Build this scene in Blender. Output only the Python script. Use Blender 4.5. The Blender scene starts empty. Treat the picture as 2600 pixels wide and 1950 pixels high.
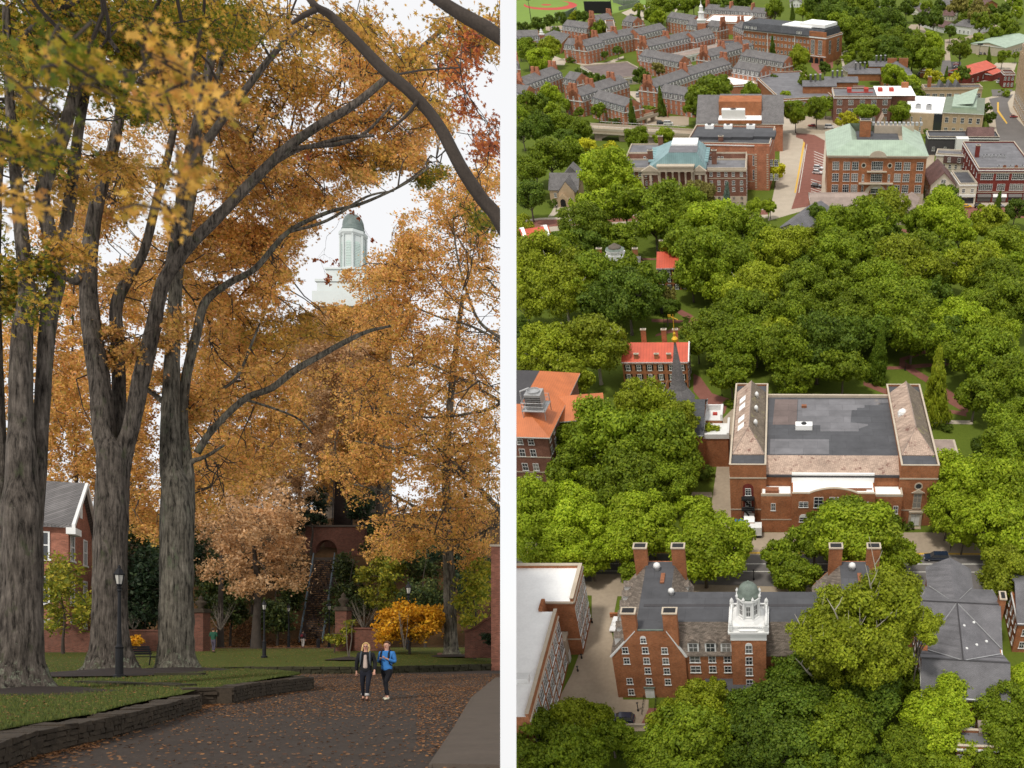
import bpy, bmesh, math, random
from mathutils import Matrix, Vector, noise
import numpy as np
R = math.radians
# ------------------------------------------------------------------ camera, sky, sun
F, PX, PY, EYE = 2300.0, 1960.0, 1642.0, 1.57      # focal length and principal point in photo pixels (2600 wide)
scn = bpy.context.scene
cam_d = bpy.data.cameras.new("camera"); cam = bpy.data.objects.new("camera", cam_d)
scn.collection.objects.link(cam); scn.camera = cam
cam.location = (0, 0, EYE); cam.rotation_euler = (R(90), 0, 0)
cam_d.sensor_width = 36; cam_d.lens = F/2600*36
cam_d.shift_x = -(PX-1300)/2600; cam_d.shift_y = (PY-975)/2600
cam_d.clip_start = 0.1; cam_d.clip_end = 8000
cam_d.dof.use_dof = True; cam_d.dof.focus_distance = 32; cam_d.dof.aperture_fstop = 1.4
w = bpy.data.worlds.new("World"); scn.world = w; w.use_nodes = True
nt = w.node_tree; bg = nt.nodes['Background']
SUN_EL, SUN_AZ = R(31), R(192)
sky = nt.nodes.new('ShaderNodeTexSky'); sky.sky_type = 'NISHITA'; sky.sun_disc = False
sky.sun_elevation = SUN_EL; sky.sun_rotation = SUN_AZ
mx = nt.nodes.new('ShaderNodeMixRGB'); mx.inputs[0].default_value = 0.9
mx.inputs[2].default_value = (10.3, 10.25, 10.3, 1)           # a closed, bright cloud deck over the clear sky
nt.links.new(sky.outputs[0], mx.inputs[1]); nt.links.new(mx.outputs[0], bg.inputs[0])
bg.inputs[1].default_value = 0.1
sd = bpy.data.lights.new("sun", 'SUN'); sd.energy = 2.5; sd.angle = R(7); sd.color = (1, .95, .87)
sun = bpy.data.objects.new("sun", sd); scn.collection.objects.link(sun)
sv = Vector((math.sin(SUN_AZ)*math.cos(SUN_EL), math.cos(SUN_AZ)*math.cos(SUN_EL), math.sin(SUN_EL)))
sun.rotation_euler = sv.to_track_quat('Z', 'Y').to_euler()
scn.view_settings.view_transform = 'Standard'; scn.view_settings.look = 'None'
scn.view_settings.exposure = 0.0; scn.view_settings.gamma = 1
scn.render.resolution_x = 1024; scn.render.resolution_y = 768
try: scn.cycles.max_bounces = 6; scn.cycles.transparent_max_bounces = 4
except Exception: pass

# ------------------------------------------------------------------ the two places
# The street lies level. The town seen from the air lies on its own plane, TH steeper, H metres under the camera.
TH = math.atan(2092/F); H = 128.0
CT, ST = math.cos(TH), math.sin(TH)
TA = Matrix.Translation((0, H*ST, EYE-H*CT)) @ Matrix.Rotation(TH, 4, 'X')
CR = {'A': (1300, 0, .2953), 'B': (1950, 0, .2953), 'C': (1300, 400, .2953), 'D': (1950, 400, .2953),
      'E': (1300, 860, .2953), 'F': (1950, 860, .2953), 'G': (1300, 1350, .3617), 'H': (1950, 1350, .3617),
      'L1': (0, 0, .3918), 'L2': (620, 0, .3918), 'L3': (0, 650, .3918), 'L4': (620, 650, .3918),
      'L5': (0, 1300, .3918), 'L6': (620, 1300, .3918), 'N': (0, 0, 1)}
def N(k, x, y):
    a, b, s = CR[k]; return a+x*s, b+y*s
def gp(px, py, h=0.0):                 # photo pixel on the town's level h -> town coordinates
    Z = (PY-py)/F; D = (H-h)/(ST-Z*CT)
    return Vector((D*(px-PX)/F, D*(CT+Z*ST), h))
def g(k, x, y, h=0.0): return gp(*N(k, x, y), h)
def sc(py): return F*(ST-(PY-py)/F*CT)/H
def P3(px, py, D): return Vector((D*(px-PX)/F, D, EYE+D*(PY-py)/F))    # street side: pixel at depth D
def L3(k, x, y, D): return P3(*N(k, x, y), D)

# ------------------------------------------------------------------ helpers
rng = random.Random(7)
def tag(o, label=None, cat=None, group=None, kind=None):
    if label: o['label'] = label
    if cat: o['category'] = cat
    if group: o['group'] = group
    if kind: o['kind'] = kind
    return o
def link(o): scn.collection.objects.link(o); return o
def empty(name, M): 
    o = link(bpy.data.objects.new(name, None)); o.empty_display_size = .3; o.matrix_world = M; return o
class MB:
    def __init__(s): s.v = []; s.f = []; s.m = []
    def face(s, pts, m=0):
        b = len(s.v); s.v += [tuple(p) for p in pts]; s.f.append(tuple(range(b, b+len(pts)))); s.m.append(m); return s
    def box(s, x0, y0, z0, x1, y1, z1, m=0):
        b = len(s.v)
        s.v += [(x0,y0,z0),(x1,y0,z0),(x1,y1,z0),(x0,y1,z0),(x0,y0,z1),(x1,y0,z1),(x1,y1,z1),(x0,y1,z1)]
        for q in ((3,2,1,0),(4,5,6,7),(0,1,5,4),(1,2,6,5),(2,3,7,6),(3,0,4,7)): s.f.append(tuple(b+i for i in q)); s.m.append(m)
        return s
    def prism(s, pts, z0, z1, m=0, mt=None):       # plan polygon (ccw) raised from z0 to z1
        n = len(pts); b = len(s.v)
        s.v += [(p[0], p[1], z0) for p in pts]+[(p[0], p[1], z1) for p in pts]
        s.f.append(tuple(b+i for i in range(n-1, -1, -1))); s.m.append(m)
        s.f.append(tuple(b+n+i for i in range(n))); s.m.append(m if mt is None else mt)
        for i in range(n): j = (i+1) % n; s.f.append((b+i, b+j, b+n+j, b+n+i)); s.m.append(m)
        return s
    def exx(s, prof, x0, x1, m=0):                # (y,z) profile extruded along x
        n = len(prof); b = len(s.v)
        s.v += [(x0, p[0], p[1]) for p in prof]+[(x1, p[0], p[1]) for p in prof]
        s.f.append(tuple(b+i for i in range(n))); s.m.append(m)
        s.f.append(tuple(b+n+i for i in range(n-1, -1, -1))); s.m.append(m)
        for i in range(n): j = (i+1) % n; s.f.append((b+j, b+i, b+n+i, b+n+j)); s.m.append(m)
        return s
    def exy(s, prof, y0, y1, m=0):                # (x,z) profile extruded along y
        n = len(prof); b = len(s.v)
        s.v += [(p[0], y0, p[1]) for p in prof]+[(p[0], y1, p[1]) for p in prof]
        s.f.append(tuple(b+i for i in range(n-1, -1, -1))); s.m.append(m)
        s.f.append(tuple(b+n+i for i in range(n))); s.m.append(m)
        for i in range(n): j = (i+1) % n; s.f.append((b+i, b+j, b+n+j, b+n+i)); s.m.append(m)
        return s
    def tube(s, pts, rad, n=8, m=0):
        pts = [Vector(p) for p in pts]; b0 = len(s.v); k = len(pts)
        if not hasattr(rad, '__len__'): rad = [rad]*k
        up = None
        for i, p in enumerate(pts):
            t = (pts[min(i+1, k-1)]-pts[max(i-1, 0)])
            if t.length < 1e-9: t = Vector((0, 0, 1))
            t.normalize()
            if up is None: up = Vector((1, 0, 0)) if abs(t.x) < .8 else Vector((0, 1, 0))
            a = (up-t*up.dot(t)).normalized(); c = t.cross(a); up = a
            for j in range(n):
                q = p+(a*math.cos(2*math.pi*j/n)+c*math.sin(2*math.pi*j/n))*rad[i]; s.v.append(tuple(q))
        for i in range(k-1):
            for j in range(n):
                j2 = (j+1) % n
                s.f.append((b0+i*n+j, b0+i*n+j2, b0+(i+1)*n+j2, b0+(i+1)*n+j)); s.m.append(m)
        s.f.append(tuple(b0+i for i in range(n-1, -1, -1))); s.m.append(m)
        s.f.append(tuple(b0+(k-1)*n+i for i in range(n))); s.m.append(m)
        return s
    def lathe(s, prof, c=(0, 0), n=12, m=0, rot=0):
        b = len(s.v); k = len(prof)
        for r, z in prof:
            for j in range(n):
                a = 2*math.pi*(j+rot)/n; s.v.append((c[0]+r*math.cos(a), c[1]+r*math.sin(a), z))
        for i in range(k-1):
            for j in range(n):
                j2 = (j+1) % n; s.f.append((b+i*n+j, b+i*n+j2, b+(i+1)*n+j2, b+(i+1)*n+j)); s.m.append(m)
        s.f.append(tuple(b+i for i in range(n-1, -1, -1))); s.m.append(m)
        s.f.append(tuple(b+(k-1)*n+i for i in range(n))); s.m.append(m)
        return s
    def mesh(s, name, mats, smooth=False):
        me = bpy.data.meshes.new(name); me.from_pydata(s.v, [], s.f)
        for x in mats: me.materials.append(x)
        if len(mats) > 1: me.polygons.foreach_set('material_index', s.m)
        if smooth: me.polygons.foreach_set('use_smooth', [True]*len(s.f))
        me.update(); return me
    def build(s, name, mats, parent=None, smooth=False, M=None):
        if not isinstance(mats, (list, tuple)): mats = [mats]
        o = link(bpy.data.objects.new(name, s.mesh(name, mats, smooth)))
        if parent is not None: o.parent = parent
        if M is not None:
            if parent is None: o.matrix_world = M
            else: o.matrix_local = M
        return o
def mesh_np(name, verts, nper, mats, smooth=False, attr=None):     # many separate n-gons, quickly
    nf = len(verts)//nper
    me = bpy.data.meshes.new(name)
    me.vertices.add(len(verts)); me.vertices.foreach_set('co', verts.astype(np.float32).ravel())
    me.loops.add(nf*nper); me.loops.foreach_set('vertex_index', np.arange(nf*nper, dtype=np.int32))
    me.polygons.add(nf); me.polygons.foreach_set('loop_start', np.arange(0, nf*nper, nper, dtype=np.int32))
    me.polygons.foreach_set('loop_total', np.full(nf, nper, dtype=np.int32))
    for x in mats: me.materials.append(x)
    me.update(calc_edges=True)
    if attr is not None:
        at = me.attributes.new('tone', 'FLOAT', 'FACE'); at.data.foreach_set('value', attr.astype(np.float32))
    return me

# ------------------------------------------------------------------ materials
class NT:
    def __init__(s, name, rough=.8, spec=.3):
        s.mat = bpy.data.materials.new(name); s.mat.use_nodes = True
        s.t = s.mat.node_tree; s.b = s.t.nodes['Principled BSDF']
        s.b.inputs['Roughness'].default_value = rough; s.b.inputs['Specular IOR Level'].default_value = spec
    def n(s, typ, **k):
        x = s.t.nodes.new(typ)
        for a, v in k.items():
            if a.startswith('i_'): x.inputs[a[2:].replace('_', ' ')].default_value = v
            else: setattr(x, a, v)
        return x
    def l(s, a, b): s.t.links.new(a, b); return b
    def coord(s, kind='Object', scale=(1, 1, 1)):
        tc = s.n('ShaderNodeTexCoord'); mp = s.n('ShaderNodeMapping'); mp.inputs['Scale'].default_value = scale
        s.l(tc.outputs[kind], mp.inputs['Vector']); return mp.outputs[0]
    def noise(s, vec, scale, detail=3, rough=.55):
        x = s.n('ShaderNodeTexNoise'); x.inputs['Scale'].default_value = scale; x.inputs['Detail'].default_value = detail
        x.inputs['Roughness'].default_value = rough; s.l(vec, x.inputs['Vector']); return x.outputs['Fac']
    def ramp(s, fac, stops):
        x = s.n('ShaderNodeValToRGB'); e = x.color_ramp.elements
        while len(e) < len(stops): e.new(.5)
        for i, (p, c) in enumerate(stops): e[i].position = p; e[i].color = (*c, 1)
        s.l(fac, x.inputs[0]); return x.outputs[0]
    def mix(s, fac, a, b, mode='MIX'):
        x = s.n('ShaderNodeMixRGB', blend_type=mode)
        for i, v in ((0, fac), (1, a), (2, b)):
            if isinstance(v, (int, float)): x.inputs[i].default_value = v
            elif isinstance(v, tuple): x.inputs[i].default_value = (*v, 1)
            else: s.l(v, x.inputs[i])
        return x.outputs[0]
    def bump(s, h, strength=.3, dist=.02):
        x = s.n('ShaderNodeBump'); x.inputs['Strength'].default_value = strength; x.inputs['Distance'].default_value = dist
        s.l(h, x.inputs['Height']); s.l(x.outputs[0], s.b.inputs['Normal'])
    def col(s, c): s.l(c, s.b.inputs['Base Color']) if not isinstance(c, tuple) else setattr(s.b.inputs['Base Color'], 'default_value', (*c, 1))
def mul(c, k): return tuple(min(1, v*k) for v in c)
def plain(name, c, rough=.7, var=.18, scale=.8, spec=.3, metal=0):
    t = NT(name, rough, spec); v = t.coord()
    f = t.noise(v, scale, 4); f2 = t.noise(v, scale*9, 3)
    a = t.ramp(f, [(.3, mul(c, 1-var)), (.7, mul(c, 1+var))])
    t.col(t.mix(.35, a, t.ramp(f2, [(.35, mul(c, 1-var*1.3)), (.65, mul(c, 1+var*1.3))])))
    t.b.inputs['Metallic'].default_value = metal; return t.mat
def brick(name, c, fine=True, c2=None, mort=(.30, .24, .19)):
    t = NT(name, .9, .15); tc = t.n('ShaderNodeTexCoord'); sp = t.n('ShaderNodeSeparateXYZ'); t.l(tc.outputs['Object'], sp.inputs[0])
    ad = t.n('ShaderNodeMath', operation='ADD'); t.l(sp.outputs[0], ad.inputs[0]); t.l(sp.outputs[1], ad.inputs[1])
    cb = t.n('ShaderNodeCombineXYZ'); t.l(ad.outputs[0], cb.inputs[0]); t.l(sp.outputs[2], cb.inputs[1])
    br = t.n('ShaderNodeTexBrick'); t.l(cb.outputs[0], br.inputs['Vector'])
    br.inputs['Scale'].default_value = 1; br.inputs['Brick Width'].default_value = .23; br.inputs['Row Height'].default_value = .078
    br.inputs['Mortar Size'].default_value = .009; br.inputs['Color1'].default_value = (*mul(c, .75), 1)
    br.inputs['Color2'].default_value = (*(c2 or mul(c, 1.25)), 1); br.inputs['Mortar'].default_value = (*mort, 1)
    v = tc.outputs['Object']
    n1 = t.noise(v, .35, 5, .65); n2 = t.noise(v, 2.2, 4)
    k = t.ramp(n1, [(.3, (.72, .70, .70)), (.7, (1.2, 1.2, 1.2))]); k2 = t.ramp(n2, [(.3, (.85, .85, .85)), (.7, (1.12, 1.12, 1.12))])
    t.col(t.mix(1, t.mix(1, br.outputs[0], k, 'MULTIPLY'), k2, 'MULTIPLY')); return t.mat
def slate(name, c, row=.35, wid=.4, contrast=.35, patch=None, pthr=.62):
    t = NT(name, .75, .25); v = t.coord()
    sp = t.n('ShaderNodeSeparateXYZ'); t.l(v, sp.inputs[0])
    ad = t.n('ShaderNodeMath', operation='ADD'); t.l(sp.outputs[0], ad.inputs[0]); t.l(sp.outputs[1], ad.inputs[1])
    a2 = t.n('ShaderNodeMath', operation='MULTIPLY_ADD'); t.l(sp.outputs[2], a2.inputs[0]); a2.inputs[1].default_value = 1.6; t.l(sp.outputs[1], a2.inputs[2])
    cb = t.n('ShaderNodeCombineXYZ'); t.l(ad.outputs[0], cb.inputs[0]); t.l(a2.outputs[0], cb.inputs[1])
    br = t.n('ShaderNodeTexBrick'); t.l(cb.outputs[0], br.inputs['Vector']); br.inputs['Scale'].default_value = 1
    br.inputs['Brick Width'].default_value = wid; br.inputs['Row Height'].default_value = row; br.inputs['Mortar Size'].default_value = .03
    br.inputs['Color1'].default_value = (*mul(c, 1-contrast), 1); br.inputs['Color2'].default_value = (*mul(c, 1+contrast), 1)
    br.inputs['Mortar'].default_value = (*mul(c, .5), 1)
    n1 = t.noise(v, .25, 5, .65); k = t.ramp(n1, [(.3, (.75, .75, .75)), (.7, (1.2, 1.2, 1.2))])
    out = t.mix(1, br.outputs[0], k, 'MULTIPLY')
    if patch:
        f = t.noise(v, .45, 6, .75); m = t.ramp(f, [(pthr-.03, (0, 0, 0)), (pthr+.03, (1, 1, 1))]); out = t.mix(m, out, patch)
    t.col(out); return t.mat
def membrane(name, c, var=.12, pw=7.0, ph=3.2):
    t = NT(name, .8, .3); v = t.coord()
    br = t.n('ShaderNodeTexBrick'); t.l(v, br.inputs['Vector']); br.inputs['Scale'].default_value = 1
    br.inputs['Brick Width'].default_value = pw; br.inputs['Row Height'].default_value = ph; br.inputs['Mortar Size'].default_value = .07
    br.inputs['Color1'].default_value = (*mul(c, 1-var), 1); br.inputs['Color2'].default_value = (*mul(c, 1+var), 1); br.inputs['Mortar'].default_value = (*mul(c, .8), 1)
    n1 = t.noise(v, .3, 6, .7); k = t.ramp(n1, [(.3, (.8, .8, .8)), (.72, (1.2, 1.2, 1.2))])
    n2 = t.noise(v, .11, 5, .7); st = t.ramp(n2, [(.66, (0, 0, 0)), (.72, (1, 1, 1))])
    t.col(t.mix(st, t.mix(1, br.outputs[0], k, 'MULTIPLY'), t.mix(.35, mul(c, 1.3), (.2, .15, .1)))); return t.mat
def seam(name, c, step=.6, ax=0):                 # standing-seam or tile roof: ribs running up the slope
    t = NT(name, .5, .4); v = t.coord(); sp = t.n('ShaderNodeSeparateXYZ'); t.l(v, sp.inputs[0])
    m = t.n('ShaderNodeMath', operation='PINGPONG'); m.inputs[1].default_value = step/2; t.l(sp.outputs[ax], m.inputs[0])
    r = t.ramp(m.outputs[0], [(0, mul(c, .72)), (min(.9, step*.12), c)])
    n1 = t.noise(v, .3, 5, .6); k = t.ramp(n1, [(.3, (.82, .82, .82)), (.7, (1.14, 1.14, 1.14))])
    t.col(t.mix(1, r, k, 'MULTIPLY')); return t.mat
def foliage(name, stops, trans=.25, rough=.6):
    t = NT(name, rough, .25)
    ge = t.n('ShaderNodeNewGeometry'); at = t.n('ShaderNodeAttribute', attribute_name='tone')
    oi = t.n('ShaderNodeObjectInfo')
    r = t.ramp(ge.outputs['Random Per Island'], stops)
    mm = t.n('ShaderNodeMapRange'); mm.inputs[3].default_value = .72; mm.inputs[4].default_value = 1.28; t.l(at.outputs['Fac'], mm.inputs[0])
    m2 = t.n('ShaderNodeMapRange'); m2.inputs[3].default_value = .82; m2.inputs[4].default_value = 1.2; t.l(oi.outputs['Random'], m2.inputs[0])
    pr = t.n('ShaderNodeMath', operation='MULTIPLY'); t.l(mm.outputs[0], pr.inputs[0]); t.l(m2.outputs[0], pr.inputs[1])
    vm = t.n('ShaderNodeVectorMath', operation='SCALE'); t.l(r, vm.inputs[0]); t.l(pr.outputs[0], vm.inputs['Scale'])
    t.l(vm.outputs[0], t.b.inputs['Base Color'])
    tr = t.n('ShaderNodeBsdfTranslucent'); t.l(vm.outputs[0], tr.inputs[0])
    ms = t.n('ShaderNodeMixShader'); ms.inputs[0].default_value = trans
    t.l(t.b.outputs[0], ms.inputs[1]); t.l(tr.outputs[0], ms.inputs[2]); t.l(ms.outputs[0], t.t.nodes['Material Output'].inputs[0]); return t.mat
M = {}
M['brick'] = brick('brick_orange', (.37, .135, .055), mort=(.26, .16, .10))
M['brick2'] = brick('brick_red', (.47, .18, .095), mort=(.26, .15, .11))
M['brick3'] = brick('brick_brown', (.22, .10, .068), mort=(.15, .09, .07))
M['brick_dk'] = brick('brick_deep_red', (.19, .03, .022), mort=(.14, .06, .05))
M['stone'] = plain('limestone', (.47, .40, .31), .85, .14, .5)
M['stone2'] = plain('tan_stone', (.46, .34, .22), .85, .14, .5)
M['white'] = plain('white_paint', (.72, .72, .70), .6, .07, .6)
M['white_rf'] = plain('white_roof_membrane', (.9, .9, .88), .7, .07, .25)
M['cream'] = plain('cream_paint', (.62, .57, .46), .7, .1, .5)
M['dark'] = membrane('dark_roof_membrane', (.078, .079, .085))
M['greyrf'] = membrane('grey_roof_membrane', (.155, .152, .16))
M['tanrf'] = membrane('tan_roof_membrane', (.30, .235, .20))
M['brownrf'] = membrane('brown_roof_membrane', (.15, .115, .105))
M['slate'] = slate('grey_shingle', (.165, .155, .152), .3, .45, .22)
M['slate_dk'] = slate('dark_slate', (.075, .078, .085), .3, .45, .25)
M['shake'] = slate('weathered_shake', (.20, .165, .135), .42, .7, .38)
M['greyshingle'] = slate('blue_grey_shingle', (.165, .16, .168), .2, .5, .1)
M['brownshingle'] = slate('brown_shingle', (.16, .09, .08), .2, .5, .15)
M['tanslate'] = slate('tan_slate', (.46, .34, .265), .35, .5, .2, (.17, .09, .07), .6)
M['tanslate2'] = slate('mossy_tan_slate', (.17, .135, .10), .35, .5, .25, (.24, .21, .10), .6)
M['orangetile'] = seam('orange_tile', (.52, .15, .045), .5)
M['redmetal'] = seam('red_metal_roof', (.52, .085, .04), .9)
M['greenmetal'] = seam('pale_green_copper', (.33, .42, .32), .8)
M['greenmetal2'] = seam('dark_green_copper', (.16, .20, .13), .8)
M['bluemetal'] = seam('blue_green_copper', (.215, .34, .355), .9)
M['copper'] = plain('weathered_copper', (.135, .165, .14), .55, .35, .9)
M['gold'] = plain('gilt_metal', (.7, .42, .03), .35, .1, 2, .5, .6)
M['blackm'] = plain('black_iron', (.012, .012, .013), .5, .2, 2)
M['concrete'] = plain('concrete_paving', (.34, .275, .20), .9, .14, .12)
M['conc2'] = plain('pale_concrete', (.42, .36, .28), .9, .12, .2)
M['asphalt'] = plain('asphalt', (.14, .128, .12), .9, .14, .12)
M['asphalt_dk'] = plain('dark_asphalt', (.06, .057, .06), .9, .14, .15)
M['brickpave'] = plain('red_brick_paving', (.21, .085, .062), .9, .18, .4)
M['lane'] = plain('faded_road_paint', (.6, .58, .52), .8, .15, 2)
M['yellowp'] = plain('yellow_kerb_paint', (.62, .38, .06), .8, .15, 2)
M['turf'] = plain('sports_turf', (.155, .24, .035), .9, .1, .02)
M['redclay'] = plain('red_infield', (.42, .06, .045), .9, .1, .05)
M['blue'] = plain('blue_plastic', (.02, .17, .38), .5, .1, 2)
M['metal'] = plain('galvanised_metal', (.42, .42, .42), .45, .2, 1.5, .5, .4)
M['rust'] = plain('rusty_metal', (.25, .10, .05), .8, .4, 1.5)
def grass_mat(name, a, b, leafc=None, lthr=.6):
    t = NT(name, .95, .1); v = t.coord(); f = t.noise(v, .05, 6, .65); f2 = t.noise(v, 1.2, 5, .7); f3 = t.noise(v, 14, 3, .7)
    c = t.mix(.5, t.ramp(f, [(.35, a), (.65, b)]), t.ramp(f2, [(.3, mul(a, .7)), (.7, mul(b, 1.2))]))
    c = t.mix(.4, c, t.ramp(f3, [(.3, mul(a, .5)), (.7, mul(b, 1.5))]))
    if leafc:
        f4 = t.noise(t.coord(scale=(1, 1, 1)), 4.5, 5, .75); m = t.ramp(f4, [(lthr, (0, 0, 0)), (lthr+.05, (1, 1, 1))]); c = t.mix(m, c, leafc)
    t.col(c); return t.mat
M['grass'] = grass_mat('lawn_grass', (.065, .098, .012), (.115, .15, .02))
def glass():
    t = NT('window_glass', .12, .6); oi = t.n('ShaderNodeObjectInfo')
    t.col(t.ramp(oi.outputs['Random'], [(0, (.02, .022, .026)), (.45, (.05, .055, .06)), (.62, (.16, .155, .145)), (.8, (.035, .04, .045)), (1, (.26, .25, .23))]))
    return t.mat
M['glass'] = glass()
G = {}
G['b'] = foliage('foliage_bright_green', [(0, (0.212, 0.304, 0.012)), (.5, (0.279, 0.366, 0.015)), (1, (0.366, 0.428, 0.025))], .3)
G['m'] = foliage('foliage_mid_green', [(0, (0.131, 0.197, 0.010)), (.5, (0.181, 0.250, 0.012)), (1, (0.251, 0.307, 0.017))], .3)
G['d'] = foliage('foliage_dark_green', [(0, (0.073, 0.126, 0.011)), (.5, (0.104, 0.163, 0.012)), (1, (0.151, 0.205, 0.016))], .3)
G['y'] = foliage('foliage_olive_green', [(0, (0.188, 0.241, 0.011)), (.5, (0.258, 0.308, 0.014)), (1, (0.332, 0.363, 0.024))], .3)
G['Y'] = foliage('foliage_yellow_green', [(0, (0.381, 0.387, 0.014)), (.5, (0.474, 0.462, 0.018)), (1, (0.542, 0.506, 0.026))])
G['o'] = foliage('foliage_brownish_green', [(0, (0.184, 0.174, 0.035)), (.5, (0.237, 0.211, 0.045)), (1, (0.270, 0.236, 0.061))])
G['s'] = foliage('foliage_blue_spruce', [(0, (0.097, 0.149, 0.110)), (.5, (0.133, 0.193, 0.149)), (1, (0.181, 0.237, 0.194))])
M['bark'] = plain('grey_bark', (.12, .10, .08), .95, .3, 2)
M['palebark'] = plain('pale_sycamore_bark', (.42, .38, .31), .9, .3, 1.5)
# ------------------------------------------------------------------ windows, dormers and other shared pieces
MC = {}
def win_mesh(w, h, style='sash', m='white'):
    k = (round(w, 1), round(h, 1), style, m)
    if k in MC: return MC[k]
    w, h = k[0], k[1]; b = MB(); t = .11 if w > .8 else .08
    fr = .07
    b.box(-w/2, -fr, 0, -w/2+t, .02, h).box(w/2-t, -fr, 0, w/2, .02, h).box(-w/2+t, -fr, h-t, w/2-t, .02, h)
    b.box(-w/2-.1, -fr-.08, -.14, w/2+.1, .02, 0)
    if style in ('sash', 'shut', 'arch'):
        b.box(-w/2+t, -fr+.02, h*.5-.045, w/2-t, .0, h*.5+.045)
        if w > .8: b.box(-.035, -fr+.03, 0, .035, .0, h*.5-.045).box(-.035, -fr+.03, h*.5+.045, .035, .0, h-t)
    if style == 'grid':
        n = max(2, int(round(w/.9)))
        for i in range(1, n): b.box(-w/2+w*i/n-.05, -fr+.02, 0, -w/2+w*i/n+.05, 0, h-t)
        for q in (.36, .7): b.box(-w/2+t, -fr+.03, h*q-.04, w/2-t, .0, h*q+.04)
    if style == 'arch':
        pts = [(-w/2, h)]+[(-w/2*math.cos(a*math.pi/6), h+w*.45*math.sin(a*math.pi/6)) for a in range(1, 6)]+[(w/2, h)]
        b.exy(pts[::-1], -fr, .02)
    if style == 'shut':
        for q in (-1, 1): b.box(q*(w/2+.28)-.24, -.05, 0, q*(w/2+.28)+.24, .02, h, 2)
    b.face([(-w/2+t, -.02, 0), (w/2-t, -.02, 0), (w/2-t, -.02, h-t), (-w/2+t, -.02, h-t)], 1)
    MC[k] = b.mesh('window', [M[m], M['glass'], M['blackm']]); return MC[k]
def add_win(par, x, y, z, rz, w=1.1, h=1.7, style='sash', m='white', name='window'):
    o = link(bpy.data.objects.new(name, win_mesh(w, h, style, m))); o.parent = par
    o.location = (x, y, z); o.rotation_euler = (0, 0, rz); return o
def wins(root, face, W, Dp, n, zs, w=1.1, h=1.7, style='sash', a=0, b=None, off=0, m='white', xs=None):
    # windows in rows on one wall of a w x d block; 'off' shifts the plane outwards
    L = W if face in 'fb' else Dp
    if b is None: b = L
    if xs is None: xs = [a+(b-a)*(i+.5)/n for i in range(n)]
    for z in zs:
        for x in xs:
            if face == 'f': add_win(root, x, -off, z, 0, w, h, style, m)
            elif face == 'b': add_win(root, x, Dp+off, z, math.pi, w, h, style, m)
            elif face == 'l': add_win(root, -off, x, z, -math.pi/2, w, h, style, m)
            elif face == 'r': add_win(root, W+off, x, z, math.pi/2, w, h, style, m)
def dormer_mesh(rm, w=1.5, h=1.7, dep=2.2, gable=False):
    k = ('dormer', rm, w, h, dep, gable)
    if k in MC: return MC[k]
    b = MB(); b.box(-w/2, 0, 0, w/2, dep, h, 0)
    if gable: b.exy([(-w/2-.15, h), (w/2+.15, h), (0, h+w*.45)], -.15, dep+.8, 1)
    else: b.exx([(-.15, h), (dep+.5, h), (dep+.5, h+.45), (-.15, h+.15)], -w/2-.12, w/2+.12, 1)
    b.box(-w/2+.3, -.04, .35, w/2-.3, .01, h-.25, 2).box(-.04, -.07, .35, .04, -.03, h-.25, 0).box(-w/2+.3, -.07, h*.5, w/2-.3, -.03, h*.5+.08, 0)
    MC[k] = b.mesh('dormer', [M['white'], M[rm], M['glass']]); return MC[k]
def add_dormer(par, x, y, z, rz, rm='slate', **k):
    o = link(bpy.data.objects.new('dormer', dormer_mesh(rm, **k))); o.parent = par; o.location = (x, y, z); o.rotation_euler = (0, 0, rz); return o
def chimney(par, x, y, z0, z1, w=1.6, d=.9, m='brick', pots=False, name='chimney'):
    b = MB(); b.box(x-w/2, y-d/2, z0, x+w/2, y+d/2, z1, 0); b.box(x-w/2-.12, y-d/2-.12, z1-.02, x+w/2+.12, y+d/2+.12, z1+.22, 1)
    b.box(x-w/2+.2, y-d/2+.2, z1+.2, x+w/2-.2, y+d/2-.2, z1+.26, 2)
    return b.build(name, [M[m], M['stone'], M['blackm']], par)
def TR(x, y, z=0, rz=0): return Matrix.Translation((x, y, z)) @ Matrix.Rotation(rz, 4, 'Z')
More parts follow.
